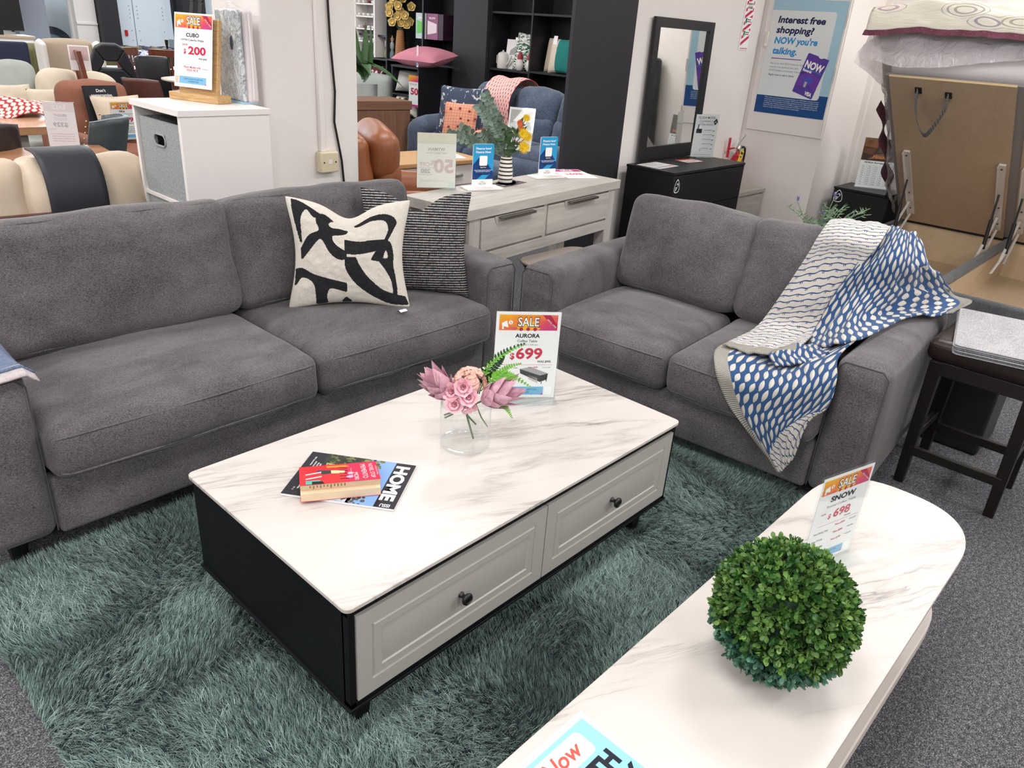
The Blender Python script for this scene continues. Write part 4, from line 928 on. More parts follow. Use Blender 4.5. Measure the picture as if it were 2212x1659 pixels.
for k in range(15):
    tx_, tz_ = rr.choice([(-.13, .36), (-.08, .40), (-.17, .26), (-.28, .24), (-.05, .33), (-.12, .30), (-.11, .44)]); tx_ += rr.uniform(-.04, .05); tz_ += rr.uniform(-.03, .04); ty = rr.uniform(-.05, .08)
    P = [Vector((rr.uniform(-.012, .0), rr.uniform(-.01, .01), .13)), Vector((tx_*.45, ty*.4, .13+(tz_-.13)*.55)), Vector((tx_, ty, tz_))]
    C_ = [catm(P, i/14) for i in range(15)]; st_b.tube(C_, .0018, 5, eg)
    for i in range(4, 15):
        for sg in (-1, 1):
            d = (C_[i]-C_[i-1]).normalized(); sd = d.cross(Vector((rr.uniform(-.6, .6), -1, rr.uniform(-.4, .4)))).normalized()*sg
            petal(b, C_[i], sd*.9+d*.4+Vector((0, rr.uniform(-.5, .2), 0)), Vector((rr.uniform(-.3, .3), -1, .5)), rr.uniform(.028, .046), rr.uniform(.012, .018), eg, .2, .2, 4, .3)
st_b.build('stems', parent=eu, smooth=80, fixn=False); b.build('leaves', parent=eu, smooth=80, fixn=False)['kind'] = 'stuff'
ge = thing('gerbera_bunch', 'yellow and orange gerberas in the striped vase', 'flower', (2.467, 1.927, .7685), -47)
yel, ora = pm('yellow_petal', '#E8C51E', .55, var=.15, vs=60), pm('orange_petal', '#E0733A', .55)
sb_ = MB(); yb = ob = 0
for (x, y, z), r_, m_, mb_ in (((.095, -.03, .355), .026, yel, yb), ((.085, -.045, .275), .036, yel, yb), ((.105, -.03, .258), .036, yel, yb), ((.092, -.05, .205), .040, yel, yb), ((.062, -.02, .325), .024, ora, ob), ((.07, -.02, .30), .02, ora, ob)):
    d = Vector((.25, -1, .25)).normalized(); mb_ = MB()
    for ring, (rs, n, el) in enumerate(((1, 22, .15), (.8, 18, .35), (.5, 14, .7))):
        u_ = d.cross(Vector((0, 0, 1))).normalized(); v_ = d.cross(u_)
        for k in range(n):
            t_ = 6.283*(k+.5*ring)/n; o_ = u_*math.cos(t_)+v_*math.sin(t_); petal(mb_, (x, y, z), o_*math.cos(el)+d*math.sin(el), d, r_*rs, r_*.12, m_, .1, .2, 3)
    mb_.build('bloom', parent=ge, smooth=80, fixn=False)
    sb_.tube([catm([Vector((0, 0, .12)), Vector((x*.5, y*.5, .12+(z-.12)*.6)), Vector((x, y+.006, z))], i/8) for i in range(9)], .0028, 6, grn)
sb_.build('stems', parent=ge, smooth=80)
lf = MB(); lgm = pm('gerbera_leaf', '#385530', .5, var=.3, vs=20)
for k in range(34):
    t_ = rr.uniform(.2, 1); x = rr.uniform(-.03, .075)*t_; z = .13+.17*t_+rr.uniform(-.02, .02)
    petal(lf, (x, -.02, z), (rr.uniform(-1, 1), rr.uniform(-.6, .3), rr.uniform(-.2, .9)), (.1, -1, .4), rr.uniform(.04, .07), .012, lgm, .3, .2, 4)
lf.build('leaves', parent=ge, smooth=80, fixn=False)
pc = thing('postcard', 'dark patterned postcard under the striped vase', 'card', (2.477, 1.911, .7665), 10)
b = MB().box(-.11, .11, -.055, .055, 0, .0012, paint('#5E4A52'))
for k in range(26): b.poly([(rr.uniform(-.1, .1)+.012*math.cos(a), rr.uniform(-.045, .045)+.01*math.sin(a)) for a in (0, 1.5, 3, 4.5)], paint(rr.choice(['#C9B9BE', '#8B2E44', '#2A2530', '#E6DDE0'])), -.0014, FL)
b.build('printed_sheet', parent=pc, smooth=0, fixn=None)
def paper_flat(name, label, loc, rz, w, h, draw, cat='leaflet', tilt=0):
    r = thing(name, label, cat, loc, rz); b = MB(); b.rect(-w/2, w/2, 0, h, M['paper'], 0, FL); draw(b, w, h, .0003)
    q = b.build('printed_sheet', parent=r, smooth=0, fixn=None); set_uv(q, (-w/2, w/2, .8*h, h)); return r
def d_flatsale(b, w, h, e):
    b.rect(-w*.46, w*.46, h*.74, h*.96, M['banner'], -e, FL); b.text('SALE', 0, h*.79, h*.12, M['whiteink'], fit=w*.4, wt=.03, y=-2*e, X=FL)
    b.text('$', -w*.25, h*.40, h*.10, RED, wt=.03, y=-e, X=FL); b.text('698', w*.06, h*.40, h*.13, RED, fit=w*.45, wt=.03, y=-e, X=FL); b.text('Console Table', 0, h*.6, h*.05, INK, y=-e, X=FL)
paper_flat('sale_sheet', 'sale price sheet lying flat on the right end of the console', (3.03, 1.80, .767), -25, .21, .297, d_flatsale)
def d_wyman(b, w, h, e):  # light through the sheet is painted: far-side print as pale mirrored ink
    pale, pale2, pk_ = paint('#D9D4C8'), paint('#CFC9BE'), paint('#DCC3BE')
    b.rect(-w/2+.004, w/2-.004, h*.80, h-.005, paint('#E6DDCB'), -.5*e)
    b.text('STOCKTAKE', 0, h*.90, h*.045, pale, fit=w*.42, y=-e, mirror=True); b.text('CLEARANCE PRICE', 0, h*.80, h*.05, pale, fit=w*.80, y=-e, mirror=True)
    b.text('WYMAN', 0, h*.68, h*.05, paint('#BDB8B2'), fit=w*.42, wt=.03, y=-e, mirror=True); b.text('Hall Table 2 Drw', 0, h*.625, h*.034, paint('#C6C1BA'), fit=w*.5, wt=.01, y=-e, mirror=True)
    b.text('50', w*.18, h*.30, h*.22, pk_, fit=w*.5, wt=.04, y=-e, mirror=True); b.text('%', -w*.1, h*.42, h*.09, pk_, y=-e, mirror=True, wt=.02); b.text('OFF', -w*.3, h*.40, h*.075, pk_, fit=w*.26, wt=.02, y=-e, mirror=True)
    b.text('280', -w*.27, h*.28, h*.075, paint('#C4C0BA'), fit=w*.24, wt=.04, y=-e, mirror=True); greek(b, -w*.45, -w*.05, h*.37, .003, pale2, e); greek(b, -w*.45, -w*.1, h*.245, .003, pale2, e)
    b.text('Floor model SOLD AS IS', -w*.1, h*.13, h*.03, pale2, fit=w*.6, y=-e, mirror=True); b.rect(w*.32, w*.45, h*.04, h*.13, paint('#DDE6DF'), -e)
acrylic_sign('price_sign', 'pale clearance sign seen from behind at the left end of the console', (2.0, 1.985, .767), -33, .21, .285, d_wyman, base=(.03, .03), matp=pm('off_white_paper', '#EEE9DF', .6))

# ------------------------------------------------------------------ dresser, mirror and fire extinguisher
ds = thing('dresser', 'black chest of drawers with the tall mirror on top', 'dresser', (3.825, 1.655, 0), 0)
MB().box(-.004, .994, -.004, .388, .742, .76).build('top', M['black'], ds, bevel=.0015)
MB().box(0, .018, .0, .384, 0, .742).box(.972, .99, .0, .384, 0, .742).box(.018, .972, .022, .384, .02, .74).build('carcass', M['black'], ds, smooth=0)
stk = MB()
for k in range(3):
    MB().box(.003, .987, -.002, .018, .735-.235*(k+1)+.006, .735-.235*k).build('drawer', M['black'], ds, bevel=.0015)
def roo_sticker(par, x, z, s_, y):
    b = MB(); P = smoothpoly([(0, .05), (.028, .012), (.03, -.03), (.0, -.042), (-.03, -.03), (-.028, .012)], 5)
    b.poly([(x+a*s_, z+c*s_) for a, c in P], M['whiteink'], y-.0006); b.poly([(x+a*s_*.88, z+c*s_*.88) for a, c in P], INK, y-.0009)
    b.disc(x+.004*s_, z+.012*s_, .011*s_, M['whiteink'], y-.0012); b.disc(x+.001*s_, z+.009*s_, .008*s_, INK, y-.0015)
    for k in range(3): b.rect(x-.018*s_, x+(.004-.005*k)*s_, z-(.008+.009*k)*s_, z-(.003+.009*k)*s_, M['whiteink'], y-.0012)
    b.build('sticker', parent=par, smooth=0, fixn=None)
roo_sticker(ds, .052, .665, 1.0, -.002)
mi = thing('mirror', 'tall black framed mirror leaning on the wall above the dresser', 'mirror', (4.40, 2.075, .7605), 0, tilt=-1.2)
fw, fh = .78, .935; b = MB()
for q in ((-fw/2, -fw/2+.062, 0, fh), (fw/2-.062, fw/2, 0, fh), (-fw/2+.062, fw/2-.062, 0, .095), (-fw/2+.062, fw/2-.062, fh-.062, fh)): b.box(q[0], q[1], -.016, .010, q[2], q[3])
b.build('frame', M['black'], mi, smooth=0, bevel=.002); MB().box(-fw/2+.05, fw/2-.05, .0, .008, .08, fh-.05).build('glass', M['mirror'], mi, smooth=0)
def d_leaf1(b, w, h, e):
    greek(b, -w*.4, w*.4, h*.8, h*.03, INK, e, 3, h*.06, X_FL if False else 1) if False else None
    b.rect(-w*.42, w*.1, h*.1, h*.32, paint('#B9C3CE'), -e, FL); b.rect(-w*.42, w*.42, h*.86, h*.89, paint('#77777C'), -e, FL); b.rect(w*.14, w*.42, h*.12, h*.3, paint('#D9A09A'), -e, FL)
    for k in range(7): b.rect(-w*.4, w*(.1+.04*k), h*(.78-.055*k), h*(.795-.055*k), paint('#9A9AA0'), -e, FL)
paper_flat('leaflet', 'white leaflet lying on the left end of the black dresser', (3.99, 1.80, .7612), 2, .26, .19, d_leaf1)
def d_leaf2(b, w, h, e):
    b.rect(-w*.5, w*.5, h*.72, h, paint('#E0694E'), -e, FL); b.rect(-w*.5, w*.5, 0, h*.1, paint('#E0694E'), -e, FL); b.text('SALE $399', 0, h*.3, h*.2, INK, fit=w*.7, wt=.02, y=-e, X=FL)
paper_flat('leaflet', 'orange edged sale card lying before the mirror on the dresser', (4.42, 1.84, .7612), -8, .19, .13, d_leaf2)
def d_floor(b, w, h, e):
    b.text('FLOOR MODEL', 0, h*.89, h*.05, INK, fit=w*.72, wt=.01, y=-e); b.text('CLEARANCE', -w*.03, h*.81, h*.05, paint('#3A3A40'), fit=w*.58, y=-e); b.text('ASTRA RANGE', -w*.02, h*.735, h*.05, paint('#3A3A40'), fit=w*.62, y=-e)
    b.poly([(w*.28, h*.83), (w*.40, h*.9), (w*.48, h*.82), (w*.36, h*.74)], INK, -1.5*e); b.text('NZ', w*.38, h*.80, h*.03, M['whiteink'], y=-2*e)
    b.rect(-w*.36, -w*.22, h*.66, h*.76, paint('#E9E9EC'), -e); b.rect(-w*.4, -w*.16, h*.56, h*.66, INK, -e); b.rect(-w*.36, -w*.30, h*.66, h*.76, paint('#6E6E74'), -1.2*e)
    for k, (s_, p_) in enumerate((('Astra Dressing Mirror', '$399'), ('Astra Chest 3 Drawers', '$499'), ('Astra Tallboy Chest', '$599'), ('Astra Bedside 2 Drawers', '$299'), ('Astra Queen Bed', '$899'))):
        z = h*(.62-.105*k); b.text(s_, -w*.08, z, h*.022, INK, 'L', y=-e, maxw=w*.38, wt=.01); b.text(p_, w*.40, z-.02*h, h*.022, INK, 'R', y=-e, wt=.03); b.rect(-w*.1, w*.42, z-.035*h, z-.031*h, paint('#B9B9BD'), -e)
    b.rect(-w*.16, -w*.08, h*.14, h*.2, paint('#C9B7C4'), -e); b.text('All prices valid until stock is sold', 0, h*.05, h*.022, paint('#55555A'), fit=w*.7, y=-e)
acrylic_sign('price_sign', 'floor model clearance sign standing right of the mirror on the dresser', (4.70, 1.965, .761), -20, .225, .315, d_floor, base=(.03, .03), matp=pm('grey_paper', '#DCDCDD', .6))
fx_ = thing('fire_extinguisher', 'red fire extinguisher with a yellow tag hung beside the dresser', 'fire extinguisher', (5.44, 2.04, .44), 0)
red = pm('extinguisher_red', '#C41E3A', .25, coat=.4)
MB().lathe([(.05, 0), (.056, .01), (.056, .21), (.05, .245), (.03, .28), (.018, .30), (.018, .315), (.0, .315)], 28, red).build('cylinder', parent=fx_, smooth=50)
MB().lathe([(.02, .31), (.022, .32), (.022, .35), (.012, .362), (.0, .362)], 16, M['chrome']).build('valve', parent=fx_, smooth=40)
MB().box(-.02, .085, -.009, .009, .352, .358, M['chrome'], rotm(0, 8)).build('carry_handle', parent=fx_, bevel=.002)
MB().tube([(-.02, 0, .37), (.03, 0, .405), (.085, 0, .44)], [.009, .009, .006], 8, M['chrome'], flat=.5).build('squeeze_lever', parent=fx_, smooth=60)
MB().tube([(.02, -.005, .335), (.06, -.012, .345), (.09, -.015, .33), (.098, -.015, .27), (.085, -.015, .15), (.07, -.012, .05)], .009, 10, M['blkplastic']).build('hose', parent=fx_, smooth=80)
MB().box(-.105, -.09, .03, .05, .26, .42, red).box(-.1, -.0, .03, .045, .325, .34, red).build('wall_bracket', parent=fx_, bevel=.004)
b = MB().box(-.028, .028, -.001, .001, -.13, 0, paint('#E4CF2A')); b.rect(-.02, .02, -.035, -.015, INK, -.0012); b.rect(-.014, .014, -.06, -.05, INK, -.0012)
b.build('service_tag', parent=fx_, loc=(-.04, -.062, .33), rot=(0, 22, 0), smooth=0, fixn=None)
fs = thing('fire_sign', 'red and white striped fire extinguisher sign on the wall', 'sign', (5.345, 2.118, 1.525), 0)
b = MB().box(-.075, .075, -.004, 0, 0, .62, M['whiteink']); e = .0004
for k in range(14):
    z = .03+.048*k; b.poly([(-.062, z), (-.062, z+.024), (.062, z+.084), (.062, z+.06)] if z+.084 < .61 else [(-.062, z), (-.062, min(z+.024, .61)), (0, .61), (.03, .61)], paint('#CC2F50'), -.0045)
b.rect(-.036, .04, .36, .61, paint('#CC2440'), -.005); b.poly(rrect(-.004, .022, .385, .50, .006), M['whiteink'], -.0055); b.rect(-.004, .022, .487, .495, INK, -.006)
b.poly([(0, .50), (.02, .50), (.018, .53), (.003, .53)], M['whiteink'], -.0055); b.poly([(-.024, .545), (.028, .565), (.028, .575), (-.02, .555)], M['whiteink'], -.0055); b.poly([(-.004, .51), (-.024, .44), (-.02, .438), (.0, .50)], M['whiteink'], -.0055)
b.rect(-.04, .045, .285, .345, M['whiteink'], -.005); b.text('KNOW HOW TO', 0, .320, .016, INK, fit=.075, wt=.02, y=-.0056); b.text('USE EXTINGUISHER', 0, .296, .016, INK, fit=.075, wt=.02, y=-.0056)
for z in (.19, .10):
    b.rect(-.045, .05, z, z+.045, M['whiteink'], -.005); b.rect(-.042, -.018, z+.004, z+.040, paint('#2E7D4A'), -.0056); greek(b, -.012, .045, z+.026, .006, INK, .0056, 1); greek(b, -.012, .045, z+.012, .006, INK, .0056, 1)
b.text('PULL PIN AIM AT BASE', 0, .008, .009, paint('#CC2F50'), fit=.12, wt=.02, y=-.0056); b.build('plate', parent=fs, smooth=0, fixn=None)
po_ = thing('finance_poster', 'large interest free shopping poster taped to the white cupboard door', 'poster', (5.584, 1.742, 1.068), -90)
b = MB(); b.rect(-.297, .297, 0, .841, paint('#A9CFE0'), 0); b.rect(-.297, .297, 0, .17, paint('#1B4A86'), -.0003)
b.poly([(-.297, .13)]+[(x, z) for x, z in rrect(-.5, .235, .09, .762, .016) if x > -.297][:14] if False else [(-.297, .135), (.205, .135), (.219, .141), (.225, .155), (.225, .745), (.219, .757), (.205, .763), (-.297, .763)], paint('#E3E9EA'), -.0006); e = .0009
NV, LB = paint('#1A2150'), paint('#2E93D6')
for s_, z, c, f_ in (('Interest free', .675, NV, .385), ('shopping?', .602, NV, .31), ("NOW you're", .525, LB, .355), ('talking.', .450, LB, .205)): b.text(s_, -.235, z, .046, c, 'L', fit=f_, wt=.035, shear=.12, y=-e)
b.rect(-.235, .02, .413, .419, paint('#7B3A96'), -e)
for k, s_ in enumerate(('Get more with NOW Rewards Visa:', 'interest free payment plans plus', 'NOW Dollars on everyday Visa spend.')): b.text(s_, -.232, .373-.026*k, .013, paint('#7A7F88'), 'L', y=-e)
b.text('Apply now or ask in store.', -.232, .288, .014, INK, 'L', y=-e, wt=.01)
CR, SR = math.cos(R(-14)), math.sin(R(-14)); cx0, cz0 = .118, .305
def rot_pts(P): return [(cx0+a*CR-c*SR, cz0+a*SR+c*CR) for a, c in P]
b.poly(rot_pts([(-.088, -.145), (.085, -.15), (.09, -.14), (.09, .152), (.045, .152), (.03, .142), (.01, .142), (-.005, .152), (-.082, .152), (-.09, .145)]), paint('#5A3F9C'), -e)
for ci, (P, c) in enumerate((([(-.09, -.1), (.02, -.06), (.09, -.09), (.09, .0), (.0, .02), (-.09, -.02)], '#6E3FA6'), ([(-.05, -.03), (.0, .0), (.05, -.02), (.03, -.05), (-.03, -.06)], '#4D54B8'), ([(-.09, .06), (-.02, .08), (.05, .13), (-.06, .14)], '#653DA0'))): b.poly(rot_pts(P), paint(c), -(1.2+.15*ci)*e)
def ctext(s_, x, z, cap, fit): b.text(s_, cx0+x*CR-z*SR, cz0+x*SR+z*CR, cap, M['whiteink'], fit=fit, wt=.04, y=-2*e, rot=-14)
ctext('NOW', .0, .05, .05, .155); ctext('Rewards', -.04, .022, .018, .075); ctext('VISA', .045, -.135, .026, .06)
b.poly(rot_pts([(-.085, .038), (.088, .038), (.088, .042), (-.085, .042)]), LB, -1.9*e); b.poly(rot_pts([(-.02, -.085), (.0, -.085), (.0, -.045), (-.02, -.045)]), paint('#B9B4BC'), -1.9*e)
for k, s_ in enumerate(('*NOW Dollars can be redeemed at Participating Retailers only. NOW Dollars cannot be earned or', 'redeemed on long term interest free purchases. NOW Rewards Visa terms and conditions, credit', 'criteria, rates and fees (including a one-off $55 establishment fee and a $24 account fee charged', '6 monthly) apply. Purchase interest rate of 29.49% p.a. applies to the outstanding balance after', 'interest free term ends. Cash advance interest rate of 29.67% p.a. applies. Rates and fees are', 'subject to change. Visit NOWnow.co.nz for more information.')):
    b.text(s_, -.225, .118-.0145*k, .0085, paint('#C9D6E4'), 'L', y=-e, maxw=.46, wt=.01)
b.build('printed_sheet', parent=po_, smooth=0, fixn=None)
bs_ = thing('bedside_table', 'pale oak bedside cabinet tucked beyond the black dresser', 'bedside table', (4.98, 1.74, 0), 0)
MB().box(-.005, .465, -.008, .35, .47, .5, ww).build('top', parent=bs_, bevel=.003); MB().box(0, .46, .012, .35, .02, .47, ww).build('carcass', parent=bs_)
for k in range(2): MB().box(.03, .425, -.002, .014, .46-.215*(k+1)+.008, .455-.215*k, ww).build('drawer', parent=bs_, bevel=.003)
for x in (0, .43): MB().box(x, x+.03, -.004, .02, 0, .47, wv_).build('front_post', parent=bs_, bevel=.002)

# ------------------------------------------------------------------ lift-up storage bed
ply = wood('plywood', '#AE9A83', '#BCA78F', .5, 2, .55, .02); plyf = wood('plywood_floor', '#B8A284', '#C9B394', .4, 0, .55, .03); plyedge = wood('plywood_edge', '#C7AC80', '#E0CBA0', 3, 1, .6, .1)
vel = fabric('charcoal_velvet', '#2E3133', '#54585A', 300, 4, .3); gry = fabric('grey_upholstery', '#3A3C3F', '#6C6E70', 420, 6, .2)
bed = thing('storage_bed', 'grey upholstered storage bed with its plywood base lifted open', 'bed', (0, 0, 0))
MB().soft((.06, 1.66, .30), .02, X=T(4.085, -.02, .215)).build('foot_panel', gry, bed, smooth=60)
for y in (.80, -.84): MB().soft((2.0, .05, .30), .018, X=T(5.10, y, .215)).build('side_rail', gry, bed, smooth=60)
MB().soft((2.0, .055, .06), .018, X=T(5.09, .005, .345)).build('centre_rail', gry, bed, smooth=60)
MB().box(4.115, 6.1, -.005, .015, .08, .33, plyf).build('centre_divider', parent=bed, smooth=0)
MB().box(4.11, 6.12, -.82, .78, .07, .085, plyf).build('box_floor', parent=bed, smooth=0)
for x, z in ((6.05, .345), (4.115, .33)): MB().box(x, x+.018, -.82, .78, .085, z, plyf).build('end_board', parent=bed, smooth=0)
for y in (.765, -.82): MB().box(4.13, 6.05, y, y+.012, .085, .33, plyf).build('inner_side_board', parent=bed, smooth=0)
MB().box(6.045, 6.085, -.82, .78, .345, .375, pm('black_batten', '#17181A', .6)).build('hinge_rail', parent=bed, smooth=0)
MB().box(3.99, 4.2, -.84, .80, .0, .055, plyf).build('plinth', parent=bed, smooth=0)
MB().soft((.10, 1.62, 1.42), .04, (.01, .01, .01), X=T(6.225, -.06, .74)).build('headboard', vel, bed, smooth=60)
blt = MB()
for (x, z) in ((5.6, .25), (5.25, .2)): MB().lathe([(.0, 0), (.012, 0), (.012, .004), (.006, .008), (0, .008)], 12, X=rotm(90)).build('bolt', M['chrome'], bed, loc=(x, .764, z))
LT = math.degrees(math.atan2(1.08, 1.20))           # lift angle
HX = Matrix.Translation((6.0, 0, .37)) @ Matrix.Rotation(math.pi, 4, 'Z') @ Matrix.Rotation(R(-LT), 4, 'Y')   # local +x runs up the board, +z is its mattress side
Lb = 1.60
for y0, y1 in ((-.78, -.045), (.02, .825)):
    # y flips under the half turn
    MB().box(0, Lb, y0, y1, 0, .016, ply, HX).box(Lb, Lb+.002, y0, y1, 0, .016, plyedge, HX).build('base_board', parent=bed, smooth=0)
MB().box(.0, Lb-.01, -.81, .80, .016, .04, pm('base_cloth', '#8F8B8C', .8), HX).build('base_frame', parent=bed, smooth=0)
def onb(x, y, z=0): return HX @ Vector((x, -y, z))
strap = [onb(1.5, .60, -.004), onb(1.42, .60, -.05), onb(1.30, .575, -.09), onb(1.20, .535, -.10), onb(1.27, .485, -.09), onb(1.40, .43, -.05), onb(1.48, .42, -.004)]
C_ = [catm(strap, i/30) for i in range(31)]; sb_ = MB()
for i in range(30):
    a, c = C_[i], C_[i+1]; o = (onb(.02, 0)-onb(0, 0))+Vector((-.012, 0, 0)); k = len(sb_.v)
    sb_.add([a-o, a+o, c+o, c-o], [(0, 1, 2, 3)])
q = sb_.build('lift_strap', fabric('webbing', '#3E4042', '#85878A', 500), bed, smooth=180, fixn=False); sm = q.modifiers.new('thick', 'SOLIDIFY'); sm.thickness = .004
for x, y in ((1.5, .60), (1.48, .42)): MB().box(x-.025, x+.025, -y-.02, -y+.02, -.006, 0, M['blkplastic'], HX).build('strap_anchor', parent=bed, smooth=0)
wm = pm('strut_white', '#D9D6D0', .35, .2)
for y in (.70, .085, -.06):
    MB().box(.12, .88, -y-.022, -y+.022, -.014, 0, wm, HX).box(.12, .88, -y-.022, -y-.018, -.035, 0, wm, HX).build('strut_plate', parent=bed, smooth=0)
    for xx in (.84, .40, .2): MB().lathe([(.007, -.018), (.007, 0)], 8, pm('rust_screw', '#6E4636', .5, .4), HX @ T(xx, -y, 0)).build('screw', parent=bed)
    top = onb(.58, y, -.03); bot = Vector((5.50, y-.02, .36)); mid = top.lerp(bot, .45)
    MB().tube([top, mid], .007, 8, M['blkplastic']).tube([mid, bot], .013, 10, M['blkplastic']).build('gas_strut', parent=bed, smooth=60)
    for a_, b_ in ((onb(.30, y, -.03), Vector((5.36, y-.02, .31))), (Vector((5.56, y-.02, .38)), Vector((5.20, y-.02, .27))), (onb(.14, y, -.03), Vector((5.55, y-.02, .28)))):
        MB().tube([a_, b_], .009, 6, wm, flat=.4).build('hinge_arm', parent=bed, smooth=0)
# mattress in plastic, duvet
mt = thing('mattress', 'plastic wrapped mattress on the lifted bed base', 'mattress', (0, 0, 0))
MB().soft((1.66, 1.66, .20), .05, (.0, .01, .02), pm('mattress_white', '#D9D6D6', .7), HX @ T(.82, .03, .145), nm=12).build('core', parent=mt, smooth=70)
t = NT('plastic_wrap'); nv_ = t.noise(t.map(t.obj(), (6, 9, 6)), 1.6, 4, .6, 1.4); t.set(col=lin('#D5D0D3'), rough=.12, spec=.6, coat=.3); t.bump(nv_, .9, .03)
tp = t.n('ShaderNodeBsdfTransparent', {0: (.93, .91, .92, 1)}); mx = t.n('ShaderNodeMixShader', {0: .55, 1: tp.outputs[0], 2: t.b.outputs[0]}); t.t.links.new(mx.outputs[0], t.t.nodes['Material Output'].inputs[0]); M['wrap'] = t.m
fs_ = softfn((1.72, 1.76, .23), .06)
def wrap(u, v):       # sheet over the foot end, from above the duvet line down past the edge of the board
    y = -.99+1.89*u; s_ = v
    if s_ < .5: p = Vector((1.55+.16*min(1, s_/.4), y, .27-.02*s_))
    else: p = Vector((1.715-.02*(s_-.5), y, .26-.30*(s_-.5)*2*(.72+.18*math.sin(u*9)+.25*max(0, u-.8)*4)))
    n_ = noise(Vector((u*9, v*5, 3)))*.022+noise(Vector((u*22, v*11, 5)))*.010
    return HX @ (p+Vector((n_, 0, n_*.4)))
b = MB(); b.grid(wrap, 90, 30, M['wrap'])
def wrap2(u, v):      # side drape
    x = 1.70*u; p = Vector((x+.02, -(.84+.05*math.sin(v*3)+.14*max(0, u-.86)*7*(.35+v*.65)), .27-.31*v*(.8+.2*math.sin(u*7))))
    n_ = noise(Vector((u*12, v*5, 9)))*.028; return HX @ (p+Vector((0, n_, n_*.5)))
b.grid(wrap2, 60, 16, M['wrap'])
b.build('plastic_wrap', parent=mt, smooth=180, fixn=False)
dv = thing('duvet', 'floral patterned duvet with a plum edge over the raised mattress end', 'duvet', (0, 0, 0))
t = NT('floral_cotton'); o = t.n('ShaderNodeTexCoord').outputs['UV']
vo = t.n('ShaderNodeTexVoronoi', {'Vector': o, 'Scale': 3.2, 'Randomness': .75}); d_ = vo.outputs['Distance']; cc_ = vo.outputs['Color']
ln = t.f('LESS_THAN', t.f('ABSOLUTE', t.f('SUBTRACT', t.f('FRACT', t.f('MULTIPLY', d_, 11.)), .5)), .16)
pos = t.n('ShaderNodeVectorMath', {0: t.map(o, (3.2, 3.2, 3.2)), 1: vo.outputs['Position']}, operation='SUBTRACT') if False else None
inn = t.f('LESS_THAN', d_, .5); hue = t.ramp(t.n('ShaderNodeSeparateColor', {0: cc_}).outputs[0], [(.0, lin('#8E98AE')), (.4, lin('#C7A6B4')), (.7, lin('#D9C08F')), (1, lin('#9AA0A8'))])
t.set(col=t.mix(t.f('MULTIPLY', t.f('MULTIPLY', ln, inn), .9), lin('#F0ECDC'), hue), rough=.85, spec=.15); t.bump(t.noise(o, 9, 4), .35, .02); M['floral'] = t.m
def duv(u, v):        # v: 0 hem below the mattress top edge, 1 far up the mattress
    y = -1.0+1.96*u; e_ = min(1, u*8, (1-u)*10)
    if v < .45: p = Vector((1.77+.04*math.sin(v/.45*1.5), y, .235+.14*(v/.45)))
    else: k = (v-.45)/.55; p = Vector((1.81-.05*k-1.0*k*k, y, .375+.05*math.sin(k*2.6)-.02*k))
    n_ = noise(Vector((u*6, v*3, 1)))*.03+noise(Vector((u*20, v*6, 2)))*.008; bulge = .025*math.sin(math.pi*min(1, v*1.6))
    return HX @ (p+Vector((n_+bulge, 0, n_*.6-(1-e_)*.04)))
b = MB(); b.grid(duv, 90, 40, M['floral']); q = b.build('cover', parent=dv, smooth=180, fixn=False); uvl = q.data.uv_layers.new(name='UVMap')
for l in q.data.loops: k = l.vertex_index; uvl.data[l.index].uv = ((k % 91)/90*1.9, (k//91)/40*1.1)
sm = q.modifiers.new('thick', 'SOLIDIFY'); sm.thickness = .02; sm.offset = -1
plum = fabric('plum_check', '#4A2230', '#7C4A58', 200)
b = MB(); b.grid(lambda u, v: (HX @ (HX.inverted() @ Vector(duv(u, 0))+Vector((.012, 0, -.045*v-.004)))), 90, 3, plum); b.build('plum_hem', parent=dv, smooth=180, fixn=False)
b = MB(); b.tube([duv(i/60, -.004) for i in range(61)], .005, 6, pm('plum_piping', '#2E1620', .7)); b.build('piping', parent=dv, smooth=80)
b = MB(); b.grid(lambda u, v: HX @ Vector((.1+1.1*u, -.90-.02*math.sin(u*20), .14-.14*v*(1-.4*u))), 40, 4, plum); b.build('side_hem', parent=dv, smooth=180, fixn=False)

